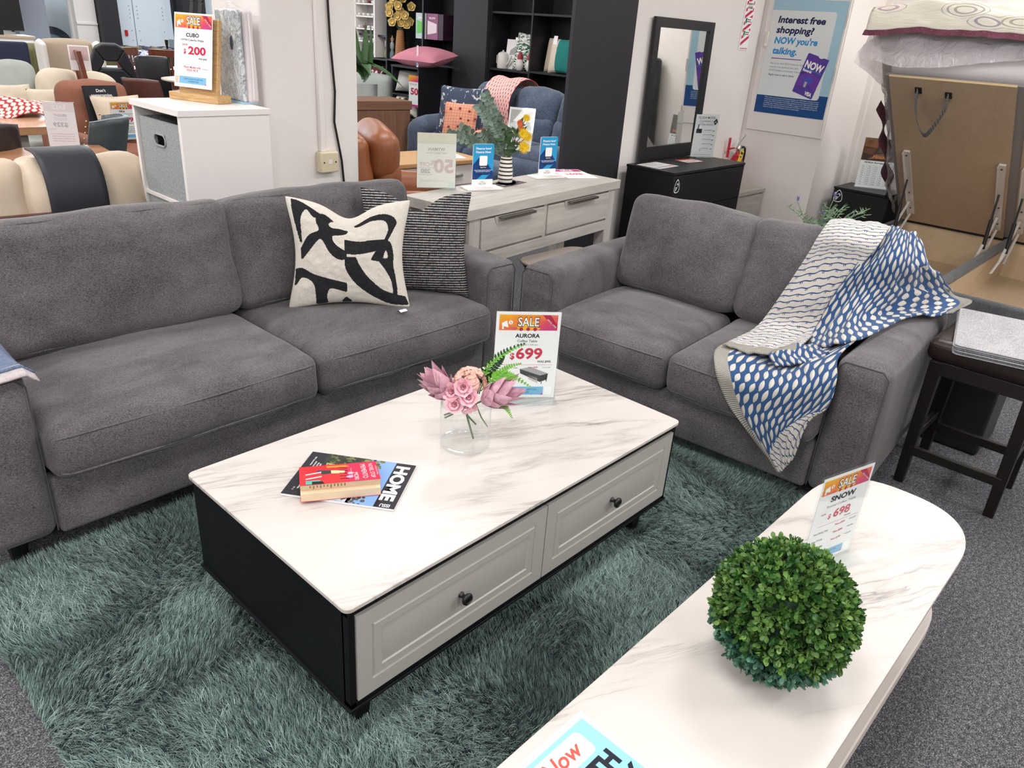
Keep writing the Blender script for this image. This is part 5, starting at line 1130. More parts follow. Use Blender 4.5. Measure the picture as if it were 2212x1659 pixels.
# black bedside with the storage base sign, lavender
bb = thing('bedside_table', 'black bedside table in the recess beside the open bed', 'bedside table', (5.85, 1.325, 0), -90)
MB().box(-.002, .45, -.004, .37, .533, .55, M['black']).build('top', parent=bb, bevel=.0015); MB().box(0, .448, .018, .37, .02, .533, M['black']).build('carcass', parent=bb, smooth=0)
for k in range(2): MB().box(.002, .446, -.002, .016, .525-.25*(k+1)+.006, .525-.25*k, M['black']).build('drawer', parent=bb, bevel=.0015)
roo_sticker(bb, .05, .475, 1.1, -.002)
def d_house(b, w, h, e):
    b.rect(-w/2+.004, w/2-.004, h*.55, h-.004, paint('#4A352E'), -e)
    for P, c in (([(-.48, .78), (-.1, .80), (-.05, .98), (-.48, .98)], '#8A5A3C'), ([(-.48, .70), (-.18, .66), (-.1, .80), (-.48, .82)], '#6B4433'), ([(-.05, .72), (.2, .68), (.48, .8), (.48, .98), (.1, .98)], '#5A4A46'), ([(-.3, .57), (.05, .6), (.2, .7), (-.1, .68)], '#7E5B50'), ([(-.42, .86), (-.25, .87), (-.22, .95), (-.4, .95)], '#C28A5A')):
        b.poly([(a*w, c_*h) for a, c_ in P], paint(c), -1.3*e)
    b.text('Housed', w*.08, h*.60, h*.07, paint('#F0963A'), fit=w*.5, shear=.35, y=-3*e, wt=.01); b.text('ADELE Storage Base', 0, h*.50, h*.026, INK, fit=w*.75, wt=.03, y=-e)
    for k in range(10): b.rect(-w*.46, w*.46, h*(.455-.044*k), h*(.457-.044*k), paint('#8A8A90'), -e)
    for k in range(5): b.rect(-w*(.46-.19*k)-.0004, -w*(.46-.19*k)+.0004, h*.05, h*.47, paint('#8A8A90'), -e)
    for i in range(9):
        for j in range(5): b.text(('King', '$1,299', '$1,199', '$799', '$699')[j] if i else ('Size', 'Base', 'Frame', 'Head', 'Lift')[j], -w*.37+w*.185*j, h*(.425-.044*i), h*.016, INK, y=-e, wt=.01)
acrylic_sign('price_sign', 'storage base price list with a brown photo on the black bedside table', (6.06, 1.10, .551), -62, .27, .40, d_house, lean=6, base=(.03, .05))
lv = thing('lavender_plant', 'potted lavender with purple buds peeking over the loveseat back', 'plant', (3.12, .36, 0), -47)
MB().lathe([(.0, 0), (.09, 0), (.12, .22), (.125, .24), (.11, .24), (.10, .2), (0, .2)], 24, pm('pot_grey', '#5B5B5E', .7)).build('pot', parent=lv, smooth=50)
MB().tube([(0, 0, .2), (0, 0, .72)], .02, 8, grn).build('stem', parent=lv)
sg_ = pm('sage_leaf', '#7E9A78', .6, var=.3, vs=30); lb_ = MB(); pb = MB(); stb = MB()
for k in range(34):
    a = rr.uniform(0, 6.28); r_ = rr.uniform(.02, .2); tip = Vector((r_*math.cos(a)*1.15+.04, r_*math.sin(a)*.5, rr.uniform(.78, .9)-r_*.25)); base = Vector((.02*math.cos(a), .02*math.sin(a), .68))
    C_ = [catm([base, base.lerp(tip, .5)+Vector((0, 0, .03)), tip], i/10) for i in range(11)]; stb.tube(C_, .0015, 5, sg_)
    for i in range(2, 11):
        for q_ in range(2): petal(lb_, C_[i], Vector((rr.uniform(-1, 1), rr.uniform(-1, .2), rr.uniform(-.1, 1))), (0, -1, .4), rr.uniform(.02, .035), .0028, sg_, .3, .1, 3)
for (x, z) in ((-.155, .90), (.02, .93), (-.02, .84), (.0, .80)):
    stb.tube([(x*.3, 0, .72), (x*.8, -.01, z-.06), (x, -.02, z-.015)], .002, 5, sg_)
    for j in range(14):
        t_ = j*2.4; petal(pb, (x, -.02, z-.015+.0012*j), (math.cos(t_)*.7, math.sin(t_)*.7, 1), (math.cos(t_), math.sin(t_), 0), .016, .004, pm('lavender_bud', '#8F88B4', .6, var=.25, vs=80), -.2, .3, 3)
lb_.build('leaves', parent=lv, smooth=80, fixn=False)['kind'] = 'stuff'; pb.build('buds', parent=lv, smooth=80, fixn=False); stb.build('twigs', parent=lv, smooth=80, fixn=False)
bx = thing('storage_box', 'black box standing on the carpet behind the dark stool', 'box', (2.98, -.50, 0), 0)
MB().soft((.30, .28, .38), .015, X=T(0, 0, .19)).build('body', M['black'], bx, smooth=60); MB().soft((.31, .29, .04), .012, X=T(0, 0, .40)).build('lid', M['black'], bx, smooth=60)

# ------------------------------------------------------------------ cube cabinet by the pillar
cu = thing('cube_cabinet', 'white cube cabinet with a grey felt bin beside the pillar', 'cabinet', (.805, 2.28, 0), 0)
lam = M['lam']; cw_, cd2, chh = .42, .475, 1.15
MB().box(-.008, cw_+.006, -.008, cd2+.008, chh-.026, chh, lam).build('top', parent=cu, bevel=.0015)
for y in (0, cd2-.022): MB().box(0, cw_, y, y+.022, .0, chh-.026, lam).build('side_panel', parent=cu, bevel=.001)
MB().box(cw_-.012, cw_, .022, cd2-.022, .02, chh-.026, lam).build('back_panel', parent=cu)
for z in (.04, .39, .745): MB().box(.004, cw_-.012, .022, cd2-.022, z-.018, z, lam).build('shelf', parent=cu, bevel=.001)
felt = fabric('grey_felt', '#7F8486', '#B9BEBE', 300, 60, .1, .3)
for k, z in enumerate((.747, .392, .042)):
    fbn = thing('felt_bin', ('grey felt bin with a black grip hole in the top of the white cube cabinet', 'grey felt bin in the middle cube of the white cabinet', 'grey felt bin in the lowest cube of the white cabinet')[k], 'bin', (.815, 2.517, z), 0, 'felt bins in the cube cabinet')
    h_ = .335
    b = MB(); yw = .196
    hole = rrect(-.055, .055, .225, .275, .024); outer = [(-yw, 0), (yw, 0), (yw, h_), (-yw, h_)]
    b.box(0, .012, -yw, yw, 0, .225, felt).box(0, .012, -yw, yw, .275, h_, felt).box(0, .012, -yw, -.055, .225, .275, felt).box(0, .012, .055, yw, .225, .275, felt)
    b.box(.012, .34, -yw, -yw+.01, 0, h_, felt).box(.012, .34, yw-.01, yw, 0, h_, felt).box(.33, .34, -yw+.01, yw-.01, 0, h_, felt).box(.012, .33, -yw+.01, yw-.01, 0, .01, felt)
    b.build('body', parent=fbn, smooth=0); fr_ = MB(); fr_.tube([(-.002, a, c) for a, c in hole], .004, 6, felt, closed=True).build('grip_rim', parent=fbn)
    MB().box(.02, .06, -yw-.006, -yw, .22, .29, M['blkplastic']).build('side_label', parent=fbn, smooth=0)
ea = thing('display_easel', 'plywood display easel with a clipped 200 dollar sale sheet on the white cabinet', 'sign holder', (1.05, 2.60, 1.1505), -70)
pw = wood('birch_ply_layers', '#A87C48', '#DDBB86', 9, 0, .55, .05)
MB().box(-.145, .145, -.03, .06, 0, .034, pw).build('base_block', parent=ea, bevel=.002)
MB().box(-.112, .117, -.004, .016, .02, .355, pw, rotm(-9)).build('back_board', parent=ea, bevel=.002)
def d_cubo(b, w, h, e):
    banner(b, -w/2+.006, w/2-.004, h*.80, h*.975, e); b.text('CUBO', -w*.02, h*.685, h*.048, INK, fit=w*.34, wt=.03, y=-e); b.text('1W*3H Cube-No Wadar', -w*.02, h*.63, h*.026, INK, fit=w*.6, wt=.015, y=-e)
    b.text('NOW', -w*.28, h*.565, h*.026, RIB, 'L', wt=.02, y=-e); b.text('$', -w*.22, h*.46, h*.06, RED, wt=.03, y=-e); b.text('200', w*.1, h*.455, h*.10, RED, fit=w*.46, wt=.035, y=-e)
    b.text('WAS $365', w*.36, h*.39, h*.024, INK, 'R', wt=.02, y=-e); b.text('Floor Model only', -w*.02, h*.265, h*.028, RIB, fit=w*.44, wt=.02, y=-e); b.text('SOLD AS IS', -w*.02, h*.225, h*.028, RIB, fit=w*.3, wt=.02, y=-e)
    b.tube([(w*.24+.006*k, -e, h*.262+.002*(k % 2)) for k in range(7)], .0006, 4, INK); footer(b, -w/2+.03, w/2-.006, h*.05, h*.15, e); b.rect(-w/2+.006, -w/2+.026, h*.05, h*.15, paint('#F3C3B0'), -e)
b = MB(); b.rect(-.112, .112, 0, .318, M['paper'], 0); d_cubo(b, .224, .318, .0003)
q = b.build('printed_sheet', parent=ea, loc=(-.008, -.0155, .058), rot=(-9, 0, 0), smooth=0, fixn=None); set_uv(q, (-.106, .108, .254, .31))
MB().box(-.04, .035, -.022, -.002, .325, .345, M['steel']).build('bulldog_clip', parent=ea, loc=(0, .0, .018), rot=(-9, 0, 0), bevel=.004)
for sx in (-.028, .022):
    hnd = MB().box(-.010, .010, -.004, .004, .0, .06, M['blkplastic']).lathe([(.0, -.005), (.016, -.005), (.016, .005), (0, .005)], 16, M['blkplastic'], T(0, 0, .075) @ rotm(90)).lathe([(.0, -.007), (.010, -.007), (.010, -.005), (0, -.005)], 14, M['whiteink'], T(0, 0, .075) @ rotm(90)).lathe([(.0, -.008), (.004, -.008), (.004, -.007), (0, -.007)], 10, M['blkplastic'], T(.002, 0, .073) @ rotm(90)).build('clip_handle', parent=ea, loc=(sx, .042, .36), rot=(-12, 0, 0), smooth=40)
bg = thing('bedding_bag', 'plastic zip bag of quilted bedding standing against the pillar', 'bag', (1.235, 2.55, 1.1505), 0)
t = NT('crinkle_film'); c_ = t.obj(); nz = t.noise(t.map(c_, (1, 1, .75)), 17, 5, .6, 2.5)
rg = t.f('ABSOLUTE', t.f('SUBTRACT', nz, .5)); t.set(col=t.ramp(rg, [(0, lin('#6F7F8A')), (.03, lin('#C9D3D8')), (.12, lin('#E4E9EA'))]), rough=.08, spec=.7, coat=.6); t.bump(nz, 1., .03)  # crease lines and silvery shine of the clear film painted into its colour
MB().soft((.022, .215, .39), .01, (.004, 0, 0), t.m, T(-.028, 0, .205), nm=14, wob=.004).build('clear_front', parent=bg, smooth=70)
MB().soft((.055, .222, .40), .018, (.004, .003, .006), pm('quilted_white', '#DDD5D6', .7, bump=.6, bs=25), T(.012, 0, .202), nm=12, wob=.006).build('quilted_body', parent=bg, smooth=70)
MB().tube([(.012, -.112, .02), (.014, -.114, .2), (.012, -.112, .385)], .004, 6, pm('zip_white', '#EAE4E4', .5)).build('zip', parent=bg); MB().box(-.042, .03, -.11, .11, 0, .010, pm('pale_blue_card', '#9FC4DA', .5)).build('card_base', parent=bg)
MB().tube([(.0, .05, .40), (-.01, .02, .425), (.0, -.02, .425), (.01, -.05, .405)], .006, 6, clear('clear_acrylic')).build('handle', parent=bg, smooth=60)
MB().poly([(-.014+.014*math.cos(a), .26+.03*math.sin(a)) for a in [k*.4 for k in range(16)]], paint('#39404E'), 0, T(-.0425, -.055, 0) @ rotm(0, 0, -90)).build('sticker', parent=bg, smooth=0, fixn=None)

# ------------------------------------------------------------------ showroom on the left, behind the long sofa
def sb(size, r=.05, crown=(0, 0, 0), nm=6, wob=.0, seed=0, X=None, m=None): return MB().soft(size, r, crown, m, X, nm=nm, nr=3, wob=wob, seed=seed)
brl = pm('brown_leather', '#4A2A26', .38, bump=.1, bs=60); crl = pm('cream_leather', '#CDBCA6', .5, var=.05, vs=4); tan = pm('tan_leather', '#8C5330', .42, var=.12, vs=5, bump=.12, bs=40)
cr_ = 0
cr = thing('sofa', 'dark brown leather framed sofa with cream cushions seen from behind the long grey sofa', 'sofa', (-.55, 2.62, 0), 0)
MB().soft((2.6, .12, .66), .05, (0, .01, .02), brl, T(.05, .06, .35), nm=10).build('back_frame', parent=cr, smooth=60)
MB().soft((2.5, .85, .30), .04, (0, 0, .01), brl, T(0, .5, .26)).build('base', parent=cr, smooth=60)
for k, (x, w_, h_, y) in enumerate(((.45, .85, .30, .20), (1.02, .36, .36, .14), (1.22, .40, .22, .24))):
    c = sb((w_, .20, .34), .075, (.01, .05, .025), 8, .02, 3+k, T(x, .24, (.72, .70, .70)[k]) @ rotm(-10, (0, 3, -1)[k], 0), crl).build('back_cushion', parent=cr, smooth=70)
b = MB(); b.grid(lambda u, v: tuple(catm([Vector((.92+.245*u, a, c)) for a, c in ((.10, .46), (.065, .62), (.055, .75), (.085, .86), (.16, .925), (.27, .935))], v)), 10, 20)
q = b.build('runner', pm('charcoal_leather', '#2B2E35', .55), cr, smooth=180, fixn=False); sm = q.modifiers.new('thick', 'SOLIDIFY'); sm.thickness = .006
sb((.42, .14, .34), .06, (.02, .04, .02), 6, .01, 9, T(1.12, .55, .66) @ rotm(-20, 8, 20), crl).build('seat_cushion', parent=cr, smooth=70)
lpm = pm('plant_leaf', '#5B8050', .5, var=.35, vs=30)
pl = thing('potted_plant', 'small leafy plant peeking over the cream sofa cushions', 'plant', (.55, 3.38, .44), 0)
MB().lathe([(0, 0), (.06, 0), (.075, .12), (.06, .12), (0, .1)], 16, pm('pot_white', '#D9D6D0', .5)).build('pot', parent=pl, smooth=50)
b = MB()
for k in range(120): a = rr.uniform(0, 6.28); petal(b, (.09*math.cos(a)*rr.random(), .06*math.sin(a)*rr.random(), .12+.2*rr.random()), (math.cos(a), math.sin(a), .6), (0, 0, 1), .035, .009, lpm, .2, .2, 3)
b.build('leaves', parent=pl, smooth=80, fixn=False)['kind'] = 'stuff'
cof = thing('lamp_table', 'low wooden table holding the small plant behind the cream sofa', 'table', (.55, 3.4, 0), 0)
MB().box(-.2, .2, -.15, .15, .41, .44, wood('acacia', '#7C5436', '#9A6C48', 1, 0)).build('top', parent=cof)
for a in (-.17, .17):
    for c in (-.12, .12): MB().box(a-.015, a+.015, c-.015, c+.015, 0, .41, M['darkwood']).build('leg', parent=cof)
oak = wood('warm_oak', '#A87552', '#C89B76', 1.2, 0, .25, .03)
dt = thing('dining_table', 'wooden dining table with a slanted edge just behind the cream sofa', 'table', (0, 3.7, 0), 0)
MB().add([(x, y, z) for z in (.71, .75) for x, y in ((-1.0, 0), (1.02 if z < .73 else 1.05, .0), (1.09 if z > .73 else 1.05, .36), (-1.0, .42))], [(3, 2, 1, 0), (4, 5, 6, 7), (0, 1, 5, 4), (1, 2, 6, 5), (2, 3, 7, 6), (3, 0, 4, 7)], oak).build('top', parent=dt, smooth=0)
MB().box(-.9, .95, .02, .05, .63, .71, oak).build('apron', parent=dt, smooth=0)
for x in (-.9, .9): MB().box(x-.04, x+.04, .03, .11, 0, .71, oak).build('leg', parent=dt, smooth=0)
def d_329(b, w, h, e):  # print seen through the lit sheet, painted in pale mirrored colours
    p1_, p2_ = paint('#D2C4CB'), paint('#BFB3BC'); b.rect(-w*.46, w*.46, h*.80, h*.97, paint('#E6D6DA'), -.5*e); b.text('SALE', 0, h*.85, h*.08, paint('#F1E8EA'), fit=w*.45, wt=.04, y=-e, mirror=True)
    b.text('BRIGHT', w*.0, h*.70, h*.05, p2_, fit=w*.4, wt=.02, y=-e, mirror=True); b.text('4x Rectangular', 0, h*.655, h*.025, p1_, fit=w*.42, y=-e, mirror=True); b.text('Dining Chairs', 0, h*.62, h*.025, p1_, fit=w*.4, y=-e, mirror=True)
    b.text('$329', -w*.02, h*.49, h*.085, p2_, fit=w*.46, wt=.03, y=-e, mirror=True); b.text('WAS $495', -w*.28, h*.42, h*.025, p1_, y=-e, mirror=True)
    for k in range(4): greek(b, -w*.35, w*.35, h*(.33-.05*k), h*.015, p1_, e)
acrylic_sign('price_sign', 'pale sign reading 329 dollars backwards on the near dining table', (.862, 3.915, .7505), -30, .165, .262, d_329, base=(.03, .03), matp=pm('pale_pink_paper', '#EFE6EA', .6))
def shell_chair(name, label, loc, rz, m, trim=None, w_=.44, hb=.46, group=None, top=.9):
    r = thing(name, label, 'chair', loc, rz, group)
    def f(u, v):
        a = 2*u-1; ang_ = a*1.15; k = v; wv = w_*(.88+.16*v-.25*max(0, v-.75)); x = wv/2*math.sin(ang_)/math.sin(1.15); y = .22-.16*(1-math.cos(ang_))/(1-math.cos(1.15))+.10*v
        return (x, y, top-hb+hb*(v-.10*max(0, abs(a)-.55)*v))
    b = MB(); b.grid(f, 20, 14, m); q = b.build('back_shell', parent=r, smooth=180, fixn=False); sm = q.modifiers.new('thick', 'SOLIDIFY'); sm.thickness = .035
    sb((w_*.95, .44, .09), .04, (0, 0, .015), 6, X=T(0, 0, .45), m=m).build('seat', parent=r, smooth=70)
    for a in (-.17, .17):
        for c in (-.17, .17): MB().tube([(a*1.15, c*1.15, 0), (a*.8, c*.8, .41)], .012, 8, M['blkplastic']).build('leg', parent=r, smooth=60)
    if trim:
        b = MB()
        for k in range(28):
            p = Vector(f(k % 2, (k//2)/13)); b.sphere(p+Vector((.010 if k % 2 else -.010, -.012, .004)), .007, trim, 6)
        b.build('nailhead_trim', parent=r, smooth=80); q['kind'] = 'part' if False else q.get('kind', 'part'); del q['kind']
    return r
gl_ = pm('grey_green_leather', '#3E4A4E', .38); dkl = pm('dark_brown_leather', '#2A2226', .42)
shell_chair('dining_chair', 'grey green leather dining chair with brass nailheads at the near dining table', (1.02, 4.30, 0), -122, gl_, pm('brass_nail', '#C9B48C', .3, .8), w_=.35)
shell_chair('dining_chair', 'dark brown leather dining chair at the left end of the near dining table', (.42, 4.27, 0), 178, dkl, w_=.5, top=.9)
dt2 = thing('dining_table', 'wooden dining table farther back under the red netted throw', 'table', (0, 4.88, 0), 0)
MB().box(-1.0, 1.24, 0, .85, .70, .75, oak).build('top', parent=dt2, smooth=0)
for x in (-.9, .92):
    for y in (.05, .72): MB().box(x-.045, x+.045, y, y+.09, 0, .70, pm('grey_leg', '#8B857E', .6)).build('leg', parent=dt2, smooth=0)
t = NT('red_net'); o = t.n('ShaderNodeTexCoord').outputs['UV']; s_ = t.n('ShaderNodeSeparateXYZ', {0: o}); cu_ = t.f('MULTIPLY', s_.outputs[0], 22.); cv_ = t.f('ADD', t.f('MULTIPLY', s_.outputs[1], 16.), t.f('MULTIPLY', t.f('MODULO', t.f('FLOOR', cu_), 2.), .5))
ex = t.f('ABSOLUTE', t.f('SUBTRACT', t.f('FRACT', cu_), .5)); ey = t.f('MULTIPLY', t.f('ABSOLUTE', t.f('SUBTRACT', t.f('FRACT', cv_), .5)), 2.)
t.set(col=t.mix(t.f('LESS_THAN', ex, t.f('MULTIPLY', t.f('SUBTRACT', 1., t.f('MULTIPLY', ey, ey)), .42)), lin('#B23A3F'), lin('#E8D4CC')), rough=.9); M['rednet'] = t.m
def drape(name, label, fn, nu, nv, m, th=.008, cat='blanket'):
    b = MB(); b.grid(fn, nu, nv, m); q = b.build(name, smooth=180, fixn=False); uvl = q.data.uv_layers.new(name='UVMap')
    for l in q.data.loops: k = l.vertex_index; uvl.data[l.index].uv = ((k % (nu+1))/nu, (k//(nu+1))/nv)
    sm = q.modifiers.new('thick', 'SOLIDIFY'); sm.thickness = th; return tag(q, label, cat)
drape('throw_blanket', 'red and cream netted throw heaped on the far dining table', lambda u, v: (.35+.95*u+.04*math.sin(v*9), 5.35+.55*v, .77+.17*math.sin(math.pi*min(1, v*1.25))*(1-.55*u)*(.7+.3*math.sin(u*8+1))+.02*math.sin(u*17+v*5)), 40, 30, M['rednet'])
bsf = thing('armchair', 'brown suede armchair with a cream pillow and a customise runner', 'armchair', (1.86, 6.0, 0), 4)
sue = pm('brown_suede', '#8A5844', .75, var=.12, vs=5)
sb((.54, .20, .52), .07, (.02, .05, .02), 8, .015, 1, T(-.02, .10, .665) @ rotm(-10), sue).build('back_cushion', parent=bsf, smooth=70)
sb((.62, .7, .26), .06, (0, 0, .03), 8, .01, 2, T(.02, -.28, .32), sue).build('seat_cushion', parent=bsf, smooth=70)
for x in (-.36, .40): sb((.16, .85, .56), .06, (.01, 0, .02), 6, .01, 3, T(x, -.25, .29), sue).build('arm', parent=bsf, smooth=70)
sb((.8, .16, .72), .05, (0, 0, 0), 6, 0, 4, T(0, .26, .37), sue).build('back_frame', parent=bsf, smooth=70)
b = MB(); b.box(-.16, .10, -.035, .0, .42, .925, paint('#22252B'), T(0, .02, 0) @ rotm(-0))
for k, s_ in enumerate(("Don't", 'compromise.', 'Customise.')): b.text(s_, -.03, .875-.035*k, .023, M['whiteink'], y=-.0365, wt=.03 if k == 2 else .01, maxw=.22, X=T(0, .02, 0))
b.rect(-.10, .05, .785, .788, M['whiteink'], -.0365, T(0, .02, 0)); b.build('runner', parent=bsf, loc=(0, -.215, 0), rot=(-10, 0, 0), smooth=0, fixn=None)
cp = thing('throw_cushion', 'cream piped cushion on the brown suede armchair', 'cushion', (1.93, 5.78, .50), 4, tilt=-18); pillow(MB(), .40, .36, .14, crl, 20, None, .07, 0, 4, X=T(0, 0, .18)).build('cover', parent=cp, smooth=70)
def d_alice(b, w, h, e):
    banner(b, -w*.46, w*.46, h*.80, h*.97, e); b.text('Alice', -w*.08, h*.72, h*.05, INK, wt=.03, y=-e, maxw=w*.4); b.text('Corner Sectional with Ottoman', 0, h*.665, h*.025, INK, fit=w*.8, y=-e); b.text('Assorted Rocks', 0, h*.63, h*.025, INK, fit=w*.42, y=-e)
    b.text('$999', w*.0, h*.47, h*.11, RED, fit=w*.62, wt=.03, y=-e); b.poly([(w*.34, h*.56), (w*.44, h*.62), (w*.5, h*.56), (w*.40, h*.50)], INK, -e); b.text('WAS $1995', w*.25, h*.41, h*.028, INK, wt=.02, y=-e)
    for k in range(4): greek(b, -w*.4, w*.42, h*(.32-.045*k), h*.018, paint('#8A8A92'), e)
    footer(b, -w*.46, w*.46, h*.04, h*.13, e)
acrylic_sign('price_sign', 'sale sign reading 999 dollars on the seat of the brown armchair', (1.80, 5.42, .56), -4, .20, .285, d_alice, base=(.03, .03))
# farther back
sage = pm('sage_fabric', '#A9B0AB', .85, var=.08, vs=6); crm = pm('cream_fabric', '#D9CDB8', .85, var=.06, vs=6)
gs = thing('sofa', 'pale grey green sofa with cream cushions at the far left', 'sofa', (1.50, 7.05, 0), 8)
sb((.34, .22, .34), .07, (.02, .03, .02), 6, .01, 1, T(.05, .05, .83) @ rotm(-12), sage).build('back_cushion', parent=gs, smooth=70)
sb((1.3, .25, .7), .06, (0, 0, .01), 6, 0, 2, T(-.36, .22, .36), sage).build('back_frame', parent=gs, smooth=70)
sb((1.3, .8, .4), .06, (0, 0, .02), 6, 0, 3, T(-.35, -.3, .22), sage).build('seat', parent=gs, smooth=70)
for lab, loc, rz, w_ in (('cream pillow at the far left frame edge on the sage sofa', (1.42, 6.65, .60), 10, .30), ('cream pillow in front of the sage back cushion', (1.62, 6.5, .58), 0, .30)):
    o = thing('throw_cushion', lab, 'cushion', loc, rz, tilt=-15); pillow(MB(), w_, .26, .12, crm, 16, None, .06, 0, 1, X=T(0, 0, .13)).build('cover', parent=o, smooth=70)
cs2 = thing('sofa', 'cream sofa with plump back cushions left of the black gaming chair', 'sofa', (1.98, 6.85, 0), -12)
for k, (x, z) in enumerate(((-.14, .76), (.14, .74))): sb((.34, .2, .36), .075, (.02, .04, .03), 6, .015, k, T(x, 0, z) @ rotm(-10), crm).build('back_cushion', parent=cs2, smooth=70)
sb((.62, .36, .42), .06, (0, 0, .02), 6, 0, 3, T(-.06, .02, .25), crm).build('seat', parent=cs2, smooth=70)
wc = thing('wing_chair', 'beige wingback armchair with white sides seen from behind by the window', 'armchair', (2.5, 8.5, 0), 172)
bge = pm('beige_linen', '#A89885', .85); whl = pm('off_white_linen', '#E3DFD8', .8)
def wingf(u, v): x = -.26+.52*u; return (x, -.05-.04*v, .35+.78*v+.03*math.sin(math.pi*u)*v-.05*max(0, abs(2*u-1)-.8)*5*v)
MB().soft((.50, .12, .78), .05, (.01, .03, .02), bge, T(0, .0, .74) @ rotm(5), nm=8).build('back', parent=wc, smooth=70)
for x in (-.27, .27): MB().soft((.06, .34, .66), .03, (0, .02, .03), whl, T(x, .14, .78), nm=6).build('wing', parent=wc, smooth=70)
sb((.56, .55, .25), .05, (0, 0, .02), 6, X=T(0, .3, .32), m=bge).build('seat', parent=wc, smooth=70)
for x in (-.3, .3): sb((.12, .55, .35), .05, (0, 0, .02), 5, X=T(x, .32, .42), m=bge).build('arm', parent=wc, smooth=70)
for x in (-.22, .22):
    for y in (.06, .5): MB().tube([(x, y, 0), (x, y, .2)], .02, 8, M['darkwood']).build('leg', parent=wc)
gc = thing('gaming_chair', 'black gaming chair with an open slot in its tall back', 'chair', (2.50, 7.40, 0), 165)
def gpoly(s_): return [(-.20*s_, .10), (-.235*s_, .33), (-.185*s_, .52), (-.13*s_, .66), (-.06*s_, .70), (.06*s_, .70), (.13*s_, .66), (.185*s_, .52), (.235*s_, .33), (.20*s_, .10)]
gm = pm('gaming_black', '#1B1D24', .6); b = MB(); P = gpoly(1.0); hl = [(-.10, .47), (-.055, .545), (.055, .545), (.10, .47)]
for P_ in ([(-.20, .10), (.20, .10), (.235, .33), (.10, .47), (-.10, .47), (-.235, .33)], [(-.235, .33), (-.10, .47), (-.055, .545), (-.13, .66), (-.185, .52)], [(.235, .33), (.185, .52), (.13, .66), (.055, .545), (.10, .47)], [(-.055, .545), (.055, .545), (.13, .66), (.06, .70), (-.06, .70), (-.13, .66)]):
    b.prism(P_, -.05, .05, gm, T(0, 0, .48) @ rotm(90-10))
b.build('back', parent=gc, smooth=30, bevel=.012); sb((.5, .5, .12), .05, (0, 0, .02), 6, X=T(0, .25, .48), m=gm).build('seat', parent=gc, smooth=70)
for x in (-.3, .3): MB().tube([(x, .1, .45), (x, .1, .66), (x, .38, .68)], .025, 8, gm).build('armrest', parent=gc, smooth=60)
MB().tube([(0, .25, .1), (0, .25, .43)], .03, 10, M['blkplastic']).build('column', parent=gc)
for k in range(5): a = k*1.257; MB().tube([(0, .25, .1), (.3*math.cos(a), .25+.3*math.sin(a), .05)], .02, 8, M['blkplastic']).sphere((.3*math.cos(a), .25+.3*math.sin(a), .03), .03, M['blkplastic'], 8).build('base_arm', parent=gc, smooth=60)
mah = wood('mahogany', '#5A2E20', '#7E442E', 1.5, 2, .35)
def slat_chair(label, loc, rz, group=None, top=1.15, card=False):
    r = thing('dining_chair', label, 'chair', loc, rz, group)
    for x in (-.19, .19): MB().box(x-.018, x+.018, -.018, .018, 0, top, mah, T(0, 0, 0) @ rotm(-6)).build('back_post', parent=r, smooth=0)
    MB().box(-.21, .21, -.012, .012, top-.09, top, mah, rotm(-6)).build('top_rail', parent=r, smooth=0); MB().box(-.19, .19, -.01, .01, .5, .55, mah, rotm(-6)).build('lower_rail', parent=r, smooth=0)
    for k in range(5): MB().box(-.13+.065*k-.012, -.13+.065*k+.012, -.007, .007, .55, top-.09, mah, rotm(-6)).build('slat', parent=r, smooth=0)
    MB().box(-.22, .22, -.42, .02, .43, .47, mah).build('seat', parent=r, smooth=0, bevel=.004)
    for x in (-.19, .19): MB().box(x-.018, x+.018, -.41, -.375, 0, .43, mah).build('front_leg', parent=r, smooth=0)
    return r
s1 = slat_chair('tall mahogany slat back chair left of the gaming chair', (2.02, 6.52, 0), 78)
cd1 = thing('swing_card', 'white card hung over the mahogany slat back chair', 'card', (1.93, 6.54, .98), -20); b = MB().box(-.08, .08, -.003, .003, 0, .20, M['paper']); b.rect(-.07, .07, .08, .19, paint('#C9B3B0'), -.0035); b.build('printed_sheet', parent=cd1, smooth=0, fixn=None)
g_ = 'mahogany chairs at the far table'
s2 = slat_chair('mahogany dining chair behind the gaming chair at the far table', (3.80, 10.0, 0), 30, g_, 1.0); s3 = copytree(s2, loc=(4.24, 10.0, 0), rz=150, label='mahogany dining chair at the far table holding a white card')
ft = thing('dining_table', 'far mahogany table behind the black armless chair', 'table', (4.0, 10.3, 0), 0)
MB().box(-.5, .6, -.3, .3, .70, .74, mah).build('top', parent=ft, smooth=0)
for x in (-.45, .55):
    for y in (-.25, .25): MB().box(x-.03, x+.03, y-.03, y+.03, 0, .7, mah).build('leg', parent=ft, smooth=0)
cd3 = thing('table_card', 'white table card standing at the far mahogany table', 'card', (4.10, 10.05, .741), 0); MB().box(-.06, .06, -.003, .003, 0, .22, M['paper']).build('sheet', parent=cd3, smooth=0); MB().rect(-.05, .05, .11, .21, paint('#D9B98A'), -.004).build('photo', parent=cd3, smooth=0, fixn=None)
ck = thing('candle_stand', 'dark turned candle stand on the far table', 'candle stand', (4.42, 10.35, .741), 0); MB().lathe([(.05, 0), (.05, .02), (.015, .05), (.02, .12), (.012, .2), (.06, .235), (.06, .245), (.012, .25), (.02, .3), (.025, .36), (0, .36)], 16, pm('bronze', '#2B241F', .45, .5)).build('body', parent=ck, smooth=50)
ols = thing('sofa', 'olive ribbed sofa along the shop window', 'sofa', (3.55, 11.5, 0), 0); olv = pm('olive_cord', '#6B6A45', .85, var=.25, vs=60, stretch=(1, .05, .05))
